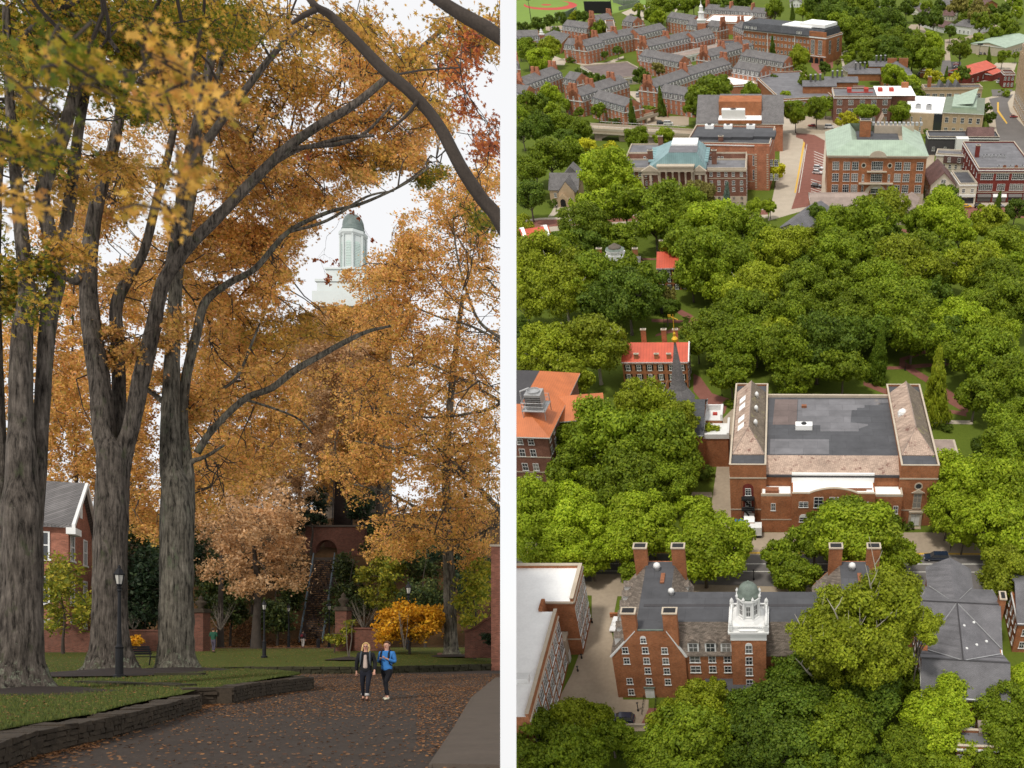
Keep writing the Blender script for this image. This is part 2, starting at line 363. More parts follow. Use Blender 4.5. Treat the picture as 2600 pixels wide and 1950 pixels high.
class Bld:
    """a building on the town plane; local x runs along its front, y away from the viewer"""
    def __init__(s, name, label, cat, fl, fr, h, d=None, bk=None, group=None):
        p, q = fl, fr; s.w = math.hypot(q.x-p.x, q.y-p.y); s.a = math.atan2(q.y-p.y, q.x-p.x)
        if bk is not None:
            r = bk-p; d = abs(-math.sin(s.a)*r.x+math.cos(s.a)*r.y)
        s.d = d; s.h = h; s.M = TR(p.x, p.y, 0, s.a)
        s.root = empty(name, TA @ s.M); tag(s.root, label, cat, group)
    def local(s, v):                     # town point -> building coordinates
        return s.M.inverted() @ v
    def walls(s, m='brick', roofprof=None, z0=-1.0, cornice='white', band=None):
        b = MB(); w, d, h = s.w, s.d, s.h
        b.box(0, 0, z0, w, d, h)
        if roofprof: b.exx([(y, z-.27) for y, z in roofprof], 0, w)
        s.wall = b.build('wall', M[m], s.root)
        if cornice:
            c = MB(); c.box(-.25, -.25, h-.45, w+.25, -.003, h-.05).box(w+.003, -.25, h-.45, w+.25, d+.25, h-.05).box(-.25, -.003, h-.45, -.003, d+.25, h-.05)
            c.build('cornice', M[cornice], s.root)
        if band:
            c = MB()
            for z in band: c.box(-.08, -.08, z, w+.08, -.002, z+.3).box(w+.002, -.002, z, w+.08, d, z+.3).box(-.08, -.002, z, -.002, d, z+.3)
            c.build('stone_band', M['stone'], s.root)
        return s
    def flat(s, m='dark', par='stone', ph=.6, pt=.4, wm='brick'):
        w, d, h = s.w, s.d, s.h
        s.roof = MB().box(pt, pt, h, w-pt, d-pt, h+.06).build('roof', M[m], s.root)
        b = MB(); 
        for q in ((0, 0, w, pt), (0, d-pt, w, d), (0, pt, pt, d-pt), (w-pt, pt, w, d-pt)):
            b.box(q[0], q[1], h+.003, q[2], q[3], h+ph); e = .07
            b.box(q[0]-e*(q[0] == 0), q[1]-e*(q[1] == 0), h+ph+.002, q[2]+e*(q[2] == w), q[3]+e*(q[3] == d), h+ph+.14, 1)
        b.build('parapet', [M[wm], M[par]], s.root); return s
    def prof_roof(s, prof, m='slate', over=.35, x0=0, x1=None, y_off=0, name='roof', th=.25):
        # prof: list of (y, z) from front eave over the ridge to back eave
        pr = [(y+y_off, z) for y, z in prof]
        (ya, za), (yb, zb) = pr[0], pr[1]; k = (zb-za)/max(1e-3, (yb-ya)); pr[0] = (ya-over, za-over*min(k, 1.2))
        (ya, za), (yb, zb) = pr[-1], pr[-2]; k = (zb-za)/max(1e-3, (ya-yb)); pr[-1] = (ya+over, za-over*min(k, 1.2))
        low = [(y, z-th) for y, z in pr][::-1]
        x1 = s.w if x1 is None else x1
        s.roof = MB().exx((pr+low)[::-1], x0-over, x1+over).build(name, M[m], s.root); return s
    def hip(s, m='slate', rh=3, over=.6, rect=None, z=None, name='roof', inset=None, topm=None):
        x0, y0, x1, y1 = rect or (0, 0, s.w, s.d); z = s.h if z is None else z
        x0 -= over; y0 -= over; x1 += over; y1 += over; w, d = x1-x0, y1-y0
        i = inset if inset else min(w, d)/2
        b = MB(); A = [(x0, y0, z), (x1, y0, z), (x1, y1, z), (x0, y1, z)]
        if inset: T = [(x0+i, y0+i, z+rh), (x1-i, y0+i, z+rh), (x1-i, y1-i, z+rh), (x0+i, y1-i, z+rh)]
        elif w > d: r0, r1 = (x0+i, (y0+y1)/2, z+rh), (x1-i, (y0+y1)/2, z+rh); T = [r0, r1, r1, r0]
        else: r0, r1 = ((x0+x1)/2, y0+i, z+rh), ((x0+x1)/2, y1-i, z+rh); T = [r0, r0, r1, r1]
        for k in range(4):
            q = [A[k], A[(k+1) % 4], T[(k+1) % 4], T[k]]
            u = [];  [u.append(p) for p in q if p not in u]
            b.face(u)
        if inset: b.face(T, 1)
        B = [(p[0], p[1], z-.3) for p in A]
        for k in range(4): b.face([B[k], B[(k+1) % 4], A[(k+1) % 4], A[k]], 2)
        b.face(B[::-1], 2)
        s.roof = b.build(name, [M[m], M[topm or m], M['white']], s.root); return s
def copy_tree(o, parent=None):
    c = o.copy(); link(c)
    if parent: c.parent = parent
    for ch in o.children: copy_tree(ch, c)
    return c

# ------------------------------------------------------------------ town ground, roads, paths
def sheet(name, pts, m, z=0.0, kind='structure', th=.0):
    b = MB(); P = [Vector((p.x, p.y, z)) for p in pts]
    ar = sum(P[i].x*P[(i+1) % len(P)].y-P[(i+1) % len(P)].x*P[i].y for i in range(len(P)))
    if ar < 0: P = P[::-1]
    b.face(P); o = b.build(name, M[m], M=TA); o['kind'] = kind; return o
def poly(k, *xy, h=0.0): return [g(k, xy[i], xy[i+1], h) for i in range(0, len(xy), 2)]
def town_ground():
    b = MB(); a = Vector((-80, 60, 0)); nx, ny = 34, 44
    X = lambda i, j: (-1)*0
    for j in range(ny):
        for i in range(nx):
            y0, y1 = 70+j*34, 70+(j+1)*34; f = lambda y: -.36*y*1.0-12
            xa0, xb0 = f(y0), .36*y0+30; xa1, xb1 = f(y1), .36*y1+30
            q = [(xa0+(xb0-xa0)*i/nx, y0, 0), (xa0+(xb0-xa0)*(i+1)/nx, y0, 0), (xa1+(xb1-xa1)*(i+1)/nx, y1, 0), (xa1+(xb1-xa1)*i/nx, y1, 0)]
            b.face(q)
    o = b.build('ground', M['grass'], M=TA); o['kind'] = 'structure'
town_ground()
Z1, Z2, Z3, Z4 = .02, .04, .06, .08
# College street along the front row, with its pavements
sheet('road', [gp(1100, 1352), gp(2700, 1352), gp(2750, 1545), gp(1050, 1500)], 'concrete', Z1)
sheet('road', [gp(1100, 1405), gp(2700, 1412), gp(2750, 1510), gp(1050, 1465)], 'asphalt', Z2)
sheet('kerb', [gp(1100, 1398), gp(2700, 1406), gp(2700, 1410), gp(1100, 1402)], 'yellowp', Z3)
sheet('lane_line', [gp(1100, 1430), gp(2700, 1432), gp(2700, 1434), gp(1100, 1432)], 'lane', Z3)
sheet('lane_line', [gp(1100, 1448), gp(2700, 1453), gp(2700, 1454.5), gp(1100, 1449.5)], 'lane', Z3)
sheet('driveway', poly('G', 560,300, 770,300, 720,560, 700,700, 780,1180, 960,1180, 950,1400, 200,1420, 420,1000, 560,620), 'concrete', Z3)
sheet('driveway', poly('E', 1800,700, 1900,600, 1960,700, 1930,1400, 1900,1800, 1700,1800, 1720,1400, 1780,950), 'concrete', Z1)
sheet('path', poly('E', 1560,300, 1620,330, 1720,470, 1870,520, 1830,640, 1740,720, 1680,600, 1560,450), 'brickpave', Z2)
sheet('path', poly('E', 1545,1320, 1720,1320, 1720,1365, 1545,1350), 'concrete', Z2)
sheet('terrace', poly('G', 960,1240, 1060,1240, 1000,1365, 900,1365), 'brickpave', Z4)
# red brick walks over the green
for pts in (('C', 1230,1540, 1400,1500, 1530,1450, 1600,1400, 1540,1350, 1420,1290, 1380,1260, 1370,1290, 1440,1350, 1530,1400, 1480,1445, 1350,1480, 1240,1520),
            ('C', 1200,1390, 1340,1390, 1470,1400, 1470,1425, 1330,1420, 1200,1415),
            ('C', 1080,862, 1240,868, 1240,882, 1080,880), ('C', 1050,610, 1150,610, 1150,632, 1050,632),
            ('F', 820,225, 1090,240, 1340,215, 1560,210, 1560,230, 1370,245, 1180,262, 830,270),
            ('F', 1130,170, 1400,85, 1440,100, 1170,190, 1280,270, 1450,370, 1640,500, 1740,620, 1700,640, 1560,560, 1400,400, 1230,300, 1130,230),
            ('F', 820,365, 1090,460, 1090,480, 1000,475, 820,400), ('F', 1480,600, 1700,630, 1710,670, 1560,640, 1470,625),
            ('D', 1080,600, 1300,640, 1300,660, 1080,640), ('D', 430,890, 520,920, 540,990, 470,960), ('D', 1300,1480, 1420,1480, 1440,1580, 1300,1580),
            ('E', 40,260, 110,300, 330,420, 330,520, 150,420, 40,330)):
    sheet('path', poly(*pts), 'brickpave', Z2)
sheet('path', poly('F', 1430,700, 1760,705, 1760,738, 1430,730), 'conc2', Z3)
# streets by the church and the portico hall
sheet('road', poly('C', -60,560, 230,520, 560,505, 1100,480, 2201,430, 2201,520, 1100,560, 560,610, 300,640, -60,660), 'conc2', Z1)
sheet('road', poly('C', -60,580, 240,535, 560,530, 1100,500, 2201,450, 2201,490, 1100,540, 560,580, 260,600, -60,640), 'brickpave', Z2)
sheet('path', poly('C', 375,400, 470,400, 400,470, 360,505, 310,510, 340,470), 'conc2', Z3)
sheet('path', poly('C', 470,440, 520,440, 520,510, 455,510), 'conc2', Z3)
# brick street on the right of the portico hall
sheet('pavement', poly('B', 100,1000, 700,1000, 700,1150, 515,1300, 515,1750, 0,1900, 100,1400), 'conc2', Z1)
sheet('road', poly('B', 245,1140, 400,1160, 490,1210, 480,1320, 455,1659, 440,1760, 200,1800, 245,1659, 320,1300, 300,1200, 240,1180), 'brickpave', Z2)
for i in range(7):
    y = 1300+i*22; sheet('parking_line', poly('B', 395,y, 480,y+34, 480,y+38, 395,y+4), 'lane', Z3)
for i in range(8):
    y = 1540+i*20; sheet('parking_line', poly('B', 368,y, 455,y+26, 455,y+30, 368,y+4), 'lane', Z3)
sheet('lane_line', poly('B', 332,1240, 336,1240, 268,1659, 262,1659), 'lane', Z3)
sheet('kerb', poly('B', 305,1215, 318,1230, 240,1659, 226,1659), 'yellowp', Z3)
# street in front of the shops
sheet('pavement', poly('D', 1230,370, 2300,350, 2300,420, 1230,430), 'conc2', Z1)
sheet('road', poly('D', 1200,425, 1650,425, 2300,415, 2300,520, 1200,520), 'brickpave', Z2)
sheet('alley', poly('B', 1360,1280, 1440,1280, 1420,1450, 1400,1700, 1350,1700), 'concrete', Z2)
sheet('car_park', poly('B', 1230,880, 1330,900, 1330,1110, 1230,1100), 'asphalt', Z1)
# right hand streets
sheet('pavement', poly('B', 1840,850, 2120,780, 2280,1100, 2280,1300, 1960,1300), 'conc2', Z1)
sheet('road', poly('B', 1900,850, 2110,810, 2060,880, 2080,960, 2280,1170, 2280,1330, 1990,1300, 1950,1000), 'asphalt', Z2)
sheet('lane_line', poly('B', 1970,880, 1985,880, 1985,950, 2060,1060, 2050,1065, 1970,960), 'yellowp', Z3)
sheet('road', poly('B', 1520,340, 1700,320, 1960,210, 1990,230, 1720,350, 1600,380, 1560,420, 1570,520, 1590,650, 1480,650, 1520,520), 'concrete', Z1)
sheet('road', poly('B', 1500,520, 1570,520, 1590,640, 1480,640), 'asphalt', Z2)
sheet('road', poly('B', 2030,0, 2100,0, 2140,60, 2130,120, 2100,110, 2090,50), 'concrete', Z1)
sheet('car_park', poly('B', 1230,210, 1320,210, 1400,330, 1220,340, 1190,250), 'concrete', Z1)
sheet('car_park', poly('B', 1570,530, 1660,530, 1660,620, 1570,620), 'asphalt_dk', Z1)
sheet('car_park', poly('B', 1960,540, 2140,540, 2120,600, 2030,690, 1830,700, 1850,650), 'conc2', Z1)
sheet('car_park', poly('B', 1790,400, 2150,400, 2150,470, 1790,470), 'concrete', Z1)
sheet('car_park', poly('B', 1920,770, 2110,770, 2050,830, 1930,830), 'asphalt', Z1)
sheet('car_park', poly('B', 240,1000, 570,1000, 570,1150, 250,1150), 'concrete', Z2)
sheet('road', poly('B', 150,580, 250,590, 210,680, 240,760, 100,830, -20,840, -20,770, 70,750, 120,680), 'concrete', Z1)
sheet('path', poly('B', 540,380, 600,395, 650,440, 640,480, 660,560, 690,580, 640,570, 620,470, 630,440, 590,410, 540,390), 'conc2', Z1)
sheet('path', poly('B', 640,430, 750,425, 750,440, 640,445), 'conc2', Z2)
sheet('plaza', poly('B', 380,510, 560,500, 560,580, 440,640, 370,570), 'brickpave', Z1)
# dormitory quarter
sheet('path', poly('A', 380,520, 460,500, 600,540, 800,540, 960,480, 960,500, 800,560, 820,580, 780,600, 700,560, 600,560, 450,520), 'conc2', Z1)
sheet('path', poly('A', 660,555, 700,555, 590,650, 550,620), 'conc2', Z2)
sheet('path', poly('A', 870,510, 890,510, 885,580, 870,560), 'conc2', Z2)
sheet('courtyard', poly('A', 360,480, 470,520, 450,560, 330,560), 'conc2', Z1)
sheet('path', poly('A', 1010,785, 1100,785, 1100,930, 1070,930, 1070,860, 1010,810), 'conc2', Z1)
sheet('courtyard', poly('A', 1090,1000, 1520,1000, 1520,1080, 1080,1080), 'concrete', Z1)
sheet('car_park', poly('A', 940,110, 1060,60, 1120,40, 1200,60, 1120,190, 1090,120, 1000,140), 'conc2', Z1)
sheet('car_park', poly('A', 290,230, 430,220, 430,290, 290,260), 'concrete', Z1)
sheet('path', poly('A', 1400,40, 1440,20, 1450,60, 1400,110), 'conc2', Z1)
sheet('path', poly('A', 0,1390, 160,1360, 200,1380, 0,1420), 'conc2', Z1)
sheet('road', poly('A', 120,1080, 320,1080, 320,1130, 100,1190), 'concrete', Z1)
# ball field
sheet('ball_field', poly('A', -100,30, 180,-20, 1150,-20, 1150,40, 900,110, 560,190, 300,200, 60,210, -100,190), 'turf', Z1)
c = g('A', 335, 45); pts = []
for i in range(28):
    a = i/28*2*math.pi; pts.append(g('A', 330+230*math.cos(a), 45+42*math.sin(a)))
sheet('infield', pts, 'redclay', Z2)
sheet('infield', [g('A', 300+190*math.cos(i/24*2*math.pi), 34+34*math.sin(i/24*2*math.pi)) for i in range(24)], 'turf', Z3)
sheet('infield', [g('A', 295+45*math.cos(i/14*2*math.pi), 42+7*math.sin(i/14*2*math.pi)) for i in range(14)], 'redclay', Z4)
sheet('ball_field', poly('A', 870,0, 1080,0, 1100,20, 960,50, 870,20), 'asphalt_dk', Z2)
def wallstrip(name, label, cat, k, pts, h, m, th=.4, group=None):
    b = MB()
    for i in range(len(pts)-1):
        p, q = g(k, *pts[i]), g(k, *pts[i+1]); t = (q-p).normalized(); n = Vector((-t.y, t.x, 0))*th/2
        b.prism([p-n, q-n, q+n, p+n], -.5, h)
    o = b.build(name, M[m], M=TA); return tag(o, label, cat, group)
wallstrip('outfield_fence', 'dark green screen fence round the baseball outfield', 'fence', 'A', [(375,180), (470,170), (560,125), (520,190)], 6, 'greenmetal2')
wallstrip('outfield_fence', 'long low green fence beyond the right side of the baseball field', 'fence', 'A', [(920,92), (1050,60), (1100,35), (960,40), (870,22)], 3, 'greenmetal2')
wallstrip('low_brick_wall', 'low brick wall beside the white wagon in the dormitory driveway', 'wall', 'G', [(690,600), (760,600)], 1.2, 'brick')
wallstrip('retaining_wall', 'low stone edge of the terrace behind the dark parked car', 'wall', 'G', [(700,1368), (990,1372)], .8, 'conc2')
wallstrip('footbridge_wall', 'brick retaining wall below the dormitory gable beside the ramp', 'wall', 'A', [(1085,985), (1200,1000), (1330,960), (1340,1010)], 3.2, 'brick2')
# ------------------------------------------------------------------ buildings of the town
def zof(P, py): Zt = (PY-py)/F; return H-P.y*(ST-Zt*CT)/(CT+Zt*ST)
GA = R(-3.2)
def west(p, d): return Vector((p.x-d*math.cos(GA), p.y-d*math.sin(GA), p.z))
def roofbox(par, name, x0, y0, z0, x1, y1, z1, m): return MB().box(x0, y0, z0, x1, y1, z1).build(name, M[m], par)
def vent(par, x, y, z, r=.5, h=1.2, m='white', name='roof_vent'):
    return MB().lathe([(r*.7, z), (r*.7, z+h*.4), (r*1.1, z+h*.45), (r*.9, z+h*.8), (r*.3, z+h)], (x, y), 10).build(name, M[m], par, True)
def hvac(par, x, y, z, w=2, d=1.5, h=1.2, m='metal', name='cooling_unit'):
    b = MB().box(x, y, z, x+w, y+d, z+h); b.lathe([(min(w, d)*.35, z+h), (min(w, d)*.35, z+h+.15)], (x+w/2, y+d/2), 12, 1)
    return b.build(name, [M[m], M['blackm']], par)

# --- white roofed hall cut by the left edge
def white_hall():
    h = 14.3
    fr = g('G', 430, 490, h); bk = g('G', 495, 245, h)
    B = Bld('academic_hall', 'brick hall with wide white flat roof and tall windows beside the alley, bottom left', 'building', Vector((fr.x-60, fr.y, h)), fr, h, bk=bk)
    B.walls('brick', cornice='stone', band=(4.2,)); w, d = B.w, B.d
    MB().box(0, 0, h, w-.6, d-.6, h+.058).build('roof', M['white_rf'], B.root)
    MB().box(w-.6, 0, h+.003, w, d, h+.7).box(w-.66, -.05, h+.7, w+.1, d+.1, h+.86, 1).build('parapet', [M['brick'], M['stone']], B.root); MB().box(0, d-.6, h+.003, w-.61, d, h+.7).box(0, d-.66, h+.7, w-.67, d+.1, h+.86, 1).build('parapet', [M['brick'], M['stone']], B.root)
    wins(B.root, 'r', w, d, 4, (5.0, 9.2), 2.3, 3.2, 'grid'); wins(B.root, 'r', w, d, 4, (1.6,), 2.0, 1.9, 'grid')
    # nearer block, set back at the entrance
    f2 = B.local(g('G', 125, 1300, h)); b2 = B.local(g('G', 335, 470, h)); x1 = (f2.x+b2.x)/2
    y1 = -3.2; y0 = f2.y
    MB().box(0, y0, -1, x1, y1, h).box(0, y1, -1, w-5.5, -.003, h).build('wall', M['brick'], B.root)
    MB().box(0, y0, h, x1-.5, y1, h+.06).box(0, y1+.003, h, w-6.2, -.003, h+.055).build('roof', M['white_rf'], B.root)
    MB().box(x1-.5, y0, h+.003, x1, y1, h+.7).box(x1-.56, y0, h+.7, x1+.1, y1, h+.86, 1).build('parapet', [M['brick'], M['stone']], B.root); MB().box(w-6.2, y1, h+.003, w-5.5, -.003, h+.7).build('parapet', M['brick'], B.root)
    MB().box(x1+.003, y0, 4.2, x1+.1, y1, 4.5).box(x1+.003, y0, h-1.3, x1+.2, y1, h-1).build('stone_band', M['stone'], B.root)
    n = 8
    for z, hh in ((5.0, 3.0), (9.3, 3.0), (1.4, 2.0)):
        for i in range(n):
            y = y0+(y1-y0)*(i+.5)/n; add_win(B.root, x1, y, z, math.pi/2, 2.6, hh, 'grid')
    MB().box(w-5.6, y1+.3, -.5, w-2.5, -.4, 6).box(w-5.6, y1+.1, 6, w-2.2, -.2, 6.6).build('entrance_porch', M['stone'], B.root)
    MB().box(w-5.5, -2.4, 0, w-5.42, -1, 2.4).build('door', M['white'], B.root, M=Matrix.Translation((3.1, 0, 0)))
    roofbox(B.root, 'roof_hatch', x1-4, y0+8, h+.05, x1-1.5, y0+9.6, h+1.3, 'white')
white_hall()

# --- dormitory with the cupola tower
def tower_dorm():
    e, t = 11.3, 17.4
    fl, fr = g('G', 700, 870, e), g('G', 1215, 870, e)
    q = g('G', 905, 215, t)
    B = Bld('tower_dormitory', 'orange brick dormitory with dark flat roof, paired chimneys and a white domed tower', 'building', fl, fr, e, d=10)
    lq = B.local(q); B.d = lq.y+.5; w, d = B.w, B.d
    xa = B.local(g('G', 862, 705, t)).x; xb = B.local(g('G', 1080, 705, t)).x; xa = max(2.2, xa); xb = min(w-2.2, xb)
    def wing(ox, front=True, lab=None):
        par = B.root
        b = MB(); b.box(ox, 0, -1, ox+w, d, e)
        b.exy([(ox, e+.001), (ox+w, e+.001), (ox+xb, t-.05), (ox+xa, t-.05)], 0, d); b.build('wall', M['brick'], par)
        r = MB()
        r.exy([(ox-.35, e-.3), (ox+.1, e-.3), (ox+xa, t-.2), (ox+xa, t+.1)], .35, d-.35, 0)
        r.exy([(ox+w+.35, e-.3), (ox+xb, t+.1), (ox+xb, t-.2), (ox+w-.1, e-.3)], .35, d-.35, 0)
        rf = r.build('roof', M['shake'], par)
        MB().box(ox+xa, .35, t-.04, ox+xb, d-.35, t+.06).build('flat_roof', M['dark'], par)
        MB().exy([(ox-.4, e-.35), (ox, e-.35), (ox+xa, t), (ox+xa, t+.25)], -.12, .35).build('gable_trim', M['white'], par); MB().exy([(ox+w+.4, e-.35), (ox+xb, t+.25), (ox+xb, t), (ox+w, e-.35)], -.12, .35).build('gable_trim', M['white'], par)
        for cx in (ox+xa-.9, ox+xb+.9):
            for cy in (.8, d-.8):
                z1 = 21.6; chimney(rf, cx, cy, e+2.5, z1, 2.6, 1.7, 'brick')
        MB().box(ox+xa+.5, .02, t+.06, ox+xb-.5, .3, t+.3).build('coping', M['copper'], par)
        s = (t-e)/xa
        for k in range(6):
            y = 3+k*(d-6)/5.0
            add_dormer(rf, ox+.5, y, e+.7, -math.pi/2, 'shake', w=1.7, h=1.9, dep=2.4, gable=True)
            if k > 3 or ox > 0: add_dormer(rf, ox+w-.5, y, e+.7, math.pi/2, 'shake', w=1.7, h=1.9, dep=2.4, gable=True)
        vent(par, ox+(xa+xb)/2-.5, d-3, t+.06, .7, 1.7); 
        MB().box(ox+xb-2.4, d-7.5, t+.07, ox+xb-1.6, d-4.5, t+.4).build('roof_hatch', M['rust'], par)
        return rf
    wing(0)
    ox = (B.local(g('H', 462, 235, t)).x-B.local(g('G', 905, 215, t)).x)
    wing(ox)
    # gable front windows
    def px(x): return B.local(g('G', x, 870, e)).x
    for X, ys in ((px(800), (830, 903, 1045, 1120)), (px(940), (830, 903, 972, 1045)), (px(1075), (833, 905, 975, 1050))):
        for y in ys:
            z = zof(B.M @ Vector((X, 0, 0)), N('G', 0, y+24)[1]); add_win(B.root, X, 0, z, 0, 1.25, 1.6, 'sash')
            add_win(B.root, ox+X, 0, z, 0, 1.35, 1.75, 'sash')
    add_win(B.root, px(935), 0, zof(B.M @ Vector((px(935), 0, 0)), N('G', 0, 782)[1]), 0, 1.1, 1.3, 'arch')
    dr = MB().box(px(935)-.9, -.12, 0, px(935)+.9, .0, 2.7).box(px(935)-1.1, -.35, 2.7, px(935)+1.1, 0, 3.0, 1).build('door', [M['white'], M['copper']], B.root)
    MB().box(px(935)-1.2, -3.5, -.9, px(935)+1.2, -.02, -.02).box(px(935)-1.2, -5, -.9, px(935)+1.2, -3.5, -.45).build('steps', M['concrete'], B.root)
    for s in (-1.2, 1.2):
        rl = MB()
        for k in range(6): rl.tube([(px(935)+s, -.2-k*.9, -.5), (px(935)+s, -.2-k*.9, 1.0)], .04, 4)
        rl.tube([(px(935)+s, -.2, 1.0), (px(935)+s, -5, .6)], .05, 4); rl.build('railing', M['blackm'], B.root)
    # centre range
    cx0, cx1 = w+.003, ox-.003
    pt = B.local(g('G', 1300, 635, t)); pb = B.local(g('G', 1300, 425, t)); y0 = .5
    b = MB(); b.box(cx0, y0, -1, cx1, pb.y+2.5, e); b.exx([(y0, e+.001), (pt.y, t-.1), (pb.y, t-.1), (pb.y+2.5, e+.001)][::-1], cx0, cx1)
    b.build('wall', M['brick'], B.root); q0, q1 = xb+.3, ox+xa-.3
    rr = MB().exx([(y0-.35, e-.15), (y0-.35, e-.4), (y0, e-.4), (pt.y, t-.2), (pt.y, t+.08)], q0, q1).build('roof', M['shake'], B.root)
    MB().exx([(pb.y, t+.08), (pb.y, t-.2), (pb.y+2.6, e-.2), (pb.y+2.9, e-.1)], q0, q1).build('roof', M['shake'], B.root)
    MB().box(cx0-5, pt.y, t-.06, cx1+5, pb.y, t+.09).build('flat_roof', M['dark'], B.root)
    MB().box(cx0-8, (pt.y+pb.y)/2, t+.09, cx1+5, (pt.y+pb.y)/2+.7, t+.13).build('roof_walkway', M['asphalt_dk'], B.root)
    vent(B.root, cx0-3, pb.y-.8, t+.1, .6, 1.5)
    for X in (px(1274), px(1395), px(1505), px(1274)+ox*.62, px(1395)+ox*.60):
        add_dormer(rr, X, y0-.05, e+.35, 0, 'shake', w=2.1, h=2.5, dep=3.4, gable=True)
    for X in (1280, 1402, 1510):
        for y in (895, 965):
            z = zof(B.M @ Vector((px(X), y0, 0)), N('G', 0, y+22)[1]); add_win(B.root, px(X), y0, z, 0, 2.0 if X == 1280 else 1.4, 1.7, 'sash')
    MB().exy([(px(1230)+2*math.cos(a)*1.0+2, 1.2+2*math.sin(a)) for a in [k*math.pi/8 for k in range(9)]]+[(px(1230), -1), (px(1230)+4, -1)], y0-.06, y0-.01).build('archway', M['concrete'], B.root)
    # low annex in front
    ax0, ax1 = px(1345), px(1545); MB().box(ax0, -9, -1, ax1+6, y0-.003, 4.6).box(ax0+6, -11, -1, ax1+4, -9.003, 4.6).build('wall', M['brick'], B.root)
    MB().box(ax0-.1, -9.1, 4.62, ax1+6.1, y0-.01, 4.75).build('annex_roof', M['dark'], B.root)
    rl = MB(); 
    for k in range(14): x = ax0+7+k*.75; rl.tube([(x, -8.9, 4.7), (x, -8.9, 5.8)], .03, 4)
    rl.tube([(ax0+7, -8.9, 5.8), (ax0+16.7, -8.9, 5.8)], .04, 4); rl.build('railing', M['blackm'], B.root)
    for x in (ax0+8, ax1+2): add_win(B.root, x, -11 if x < ax1+4 and x > ax0+6 else -9, .4, 0, 1.6, 3.0, 'arch')
    # tower
    T = MB(); tx0, tx1 = px(1545), px(1785); ty0 = -1.2; tw = tx1-tx0; ty1 = ty0+tw; cxx, cyy = (tx0+tx1)/2, (ty0+ty1)/2
    zt = zof(B.M @ Vector((cxx, ty0, 0)), N('G', 0, 762)[1])
    T.box(tx0, ty0, -1, tx1, ty1, zt); tow = T.build('tower', M['brick'], B.root)
    for y in (825, 905, 980, 1062):
        z = zof(B.M @ Vector((cxx, ty0, 0)), N('G', 0, y+28)[1])
        add_win(tow, cxx, ty0, z, 0, 1.3, 2.0, 'arch' if y == 825 else 'sash')
    c = MB(); e2 = .5
    c.box(tx0-.1, ty0-.1, zt+.002, tx1+.1, ty1+.1, zt+1.9).box(tx0-e2, ty0-e2, zt+1.9, tx1+e2, ty1+e2, zt+2.3)
    c.box(tx0-.1, ty0-.1, zt+2.3, tx1+.1, ty1+.1, zt+2.6)
    for s in ((tx0, ty0), (tx1, ty0), (tx0, ty1), (tx1, ty1)): c.box(s[0]-.35, s[1]-.35, zt+2.6, s[0]+.35, s[1]+.35, zt+3.7).lathe([(.15, zt+3.7), (.4, zt+4), (.3, zt+4.4), (.05, zt+4.8)], s, 8)
    for k in range(17):
        u = k/16
        for p in ((tx0+u*tw, ty0), (tx0+u*tw, ty1), (tx0, ty0+u*tw), (tx1, ty0+u*tw)): c.box(p[0]-.07, p[1]-.07, zt+2.6, p[0]+.07, p[1]+.07, zt+3.3)
    for p in ((tx0, ty0-.15, tx1, ty0+.15), (tx0, ty1-.15, tx1, ty1+.15), (tx0-.15, ty0, tx0+.15, ty1), (tx1-.15, ty0, tx1+.15, ty1)): c.box(p[0], p[1], zt+3.3, p[2], p[3], zt+3.45)
    # concave skirt, eight-sided lantern, belfry openings
    c.lathe([(4.0, zt+2.60), (3.1, zt+3.00), (2.5, zt+3.64), (2.35, zt+3.96)], (cxx, cyy), 8, 0, .5)
    c.lathe([(2.05, zt+3.96), (1.9, zt+7.72)], (cxx, cyy), 8, 0, .5)
    c.lathe([(1.95, zt+7.72), (2.4, zt+7.96), (2.4, zt+8.28)], (cxx, cyy), 8, 0, .5)
    for k in range(8):
        a = 2*math.pi*(k+.5)/8; c.tube([(cxx+2.12*math.cos(a), cyy+2.12*math.sin(a), zt+3.96), (cxx+2.0*math.cos(a), cyy+2.0*math.sin(a), zt+7.72)], .22, 8)
        c.lathe([(.2, zt+8.28), (.3, zt+8.60), (.04, zt+9.16)], (cxx+2.2*math.cos(a), cyy+2.2*math.sin(a)), 6)
    lan = c.build('lantern', M['white'], tow)
    for k in range(8):
        a = 2*math.pi*k/8; o = link(bpy.data.objects.new('louvre', win_mesh(.9, 2.5, 'arch'))); o.parent = lan
        o.location = (cxx+1.85*math.cos(a), cyy+1.85*math.sin(a), zt+4.44); o.rotation_euler = (0, 0, a+math.pi/2)
    MB().lathe([(2.09, zt+8.28), (2.05, zt+8.69), (1.86, zt+8.81), (1.82, zt+9.29), (1.63, zt+9.88), (1.22, zt+10.41), (0.61, zt+10.77), (0.23, zt+10.88), (0.21, zt+11.12), (0.08, zt+11.48)], (cxx, cyy), 24).build('dome', M['copper'], tow, True)
tower_dorm()

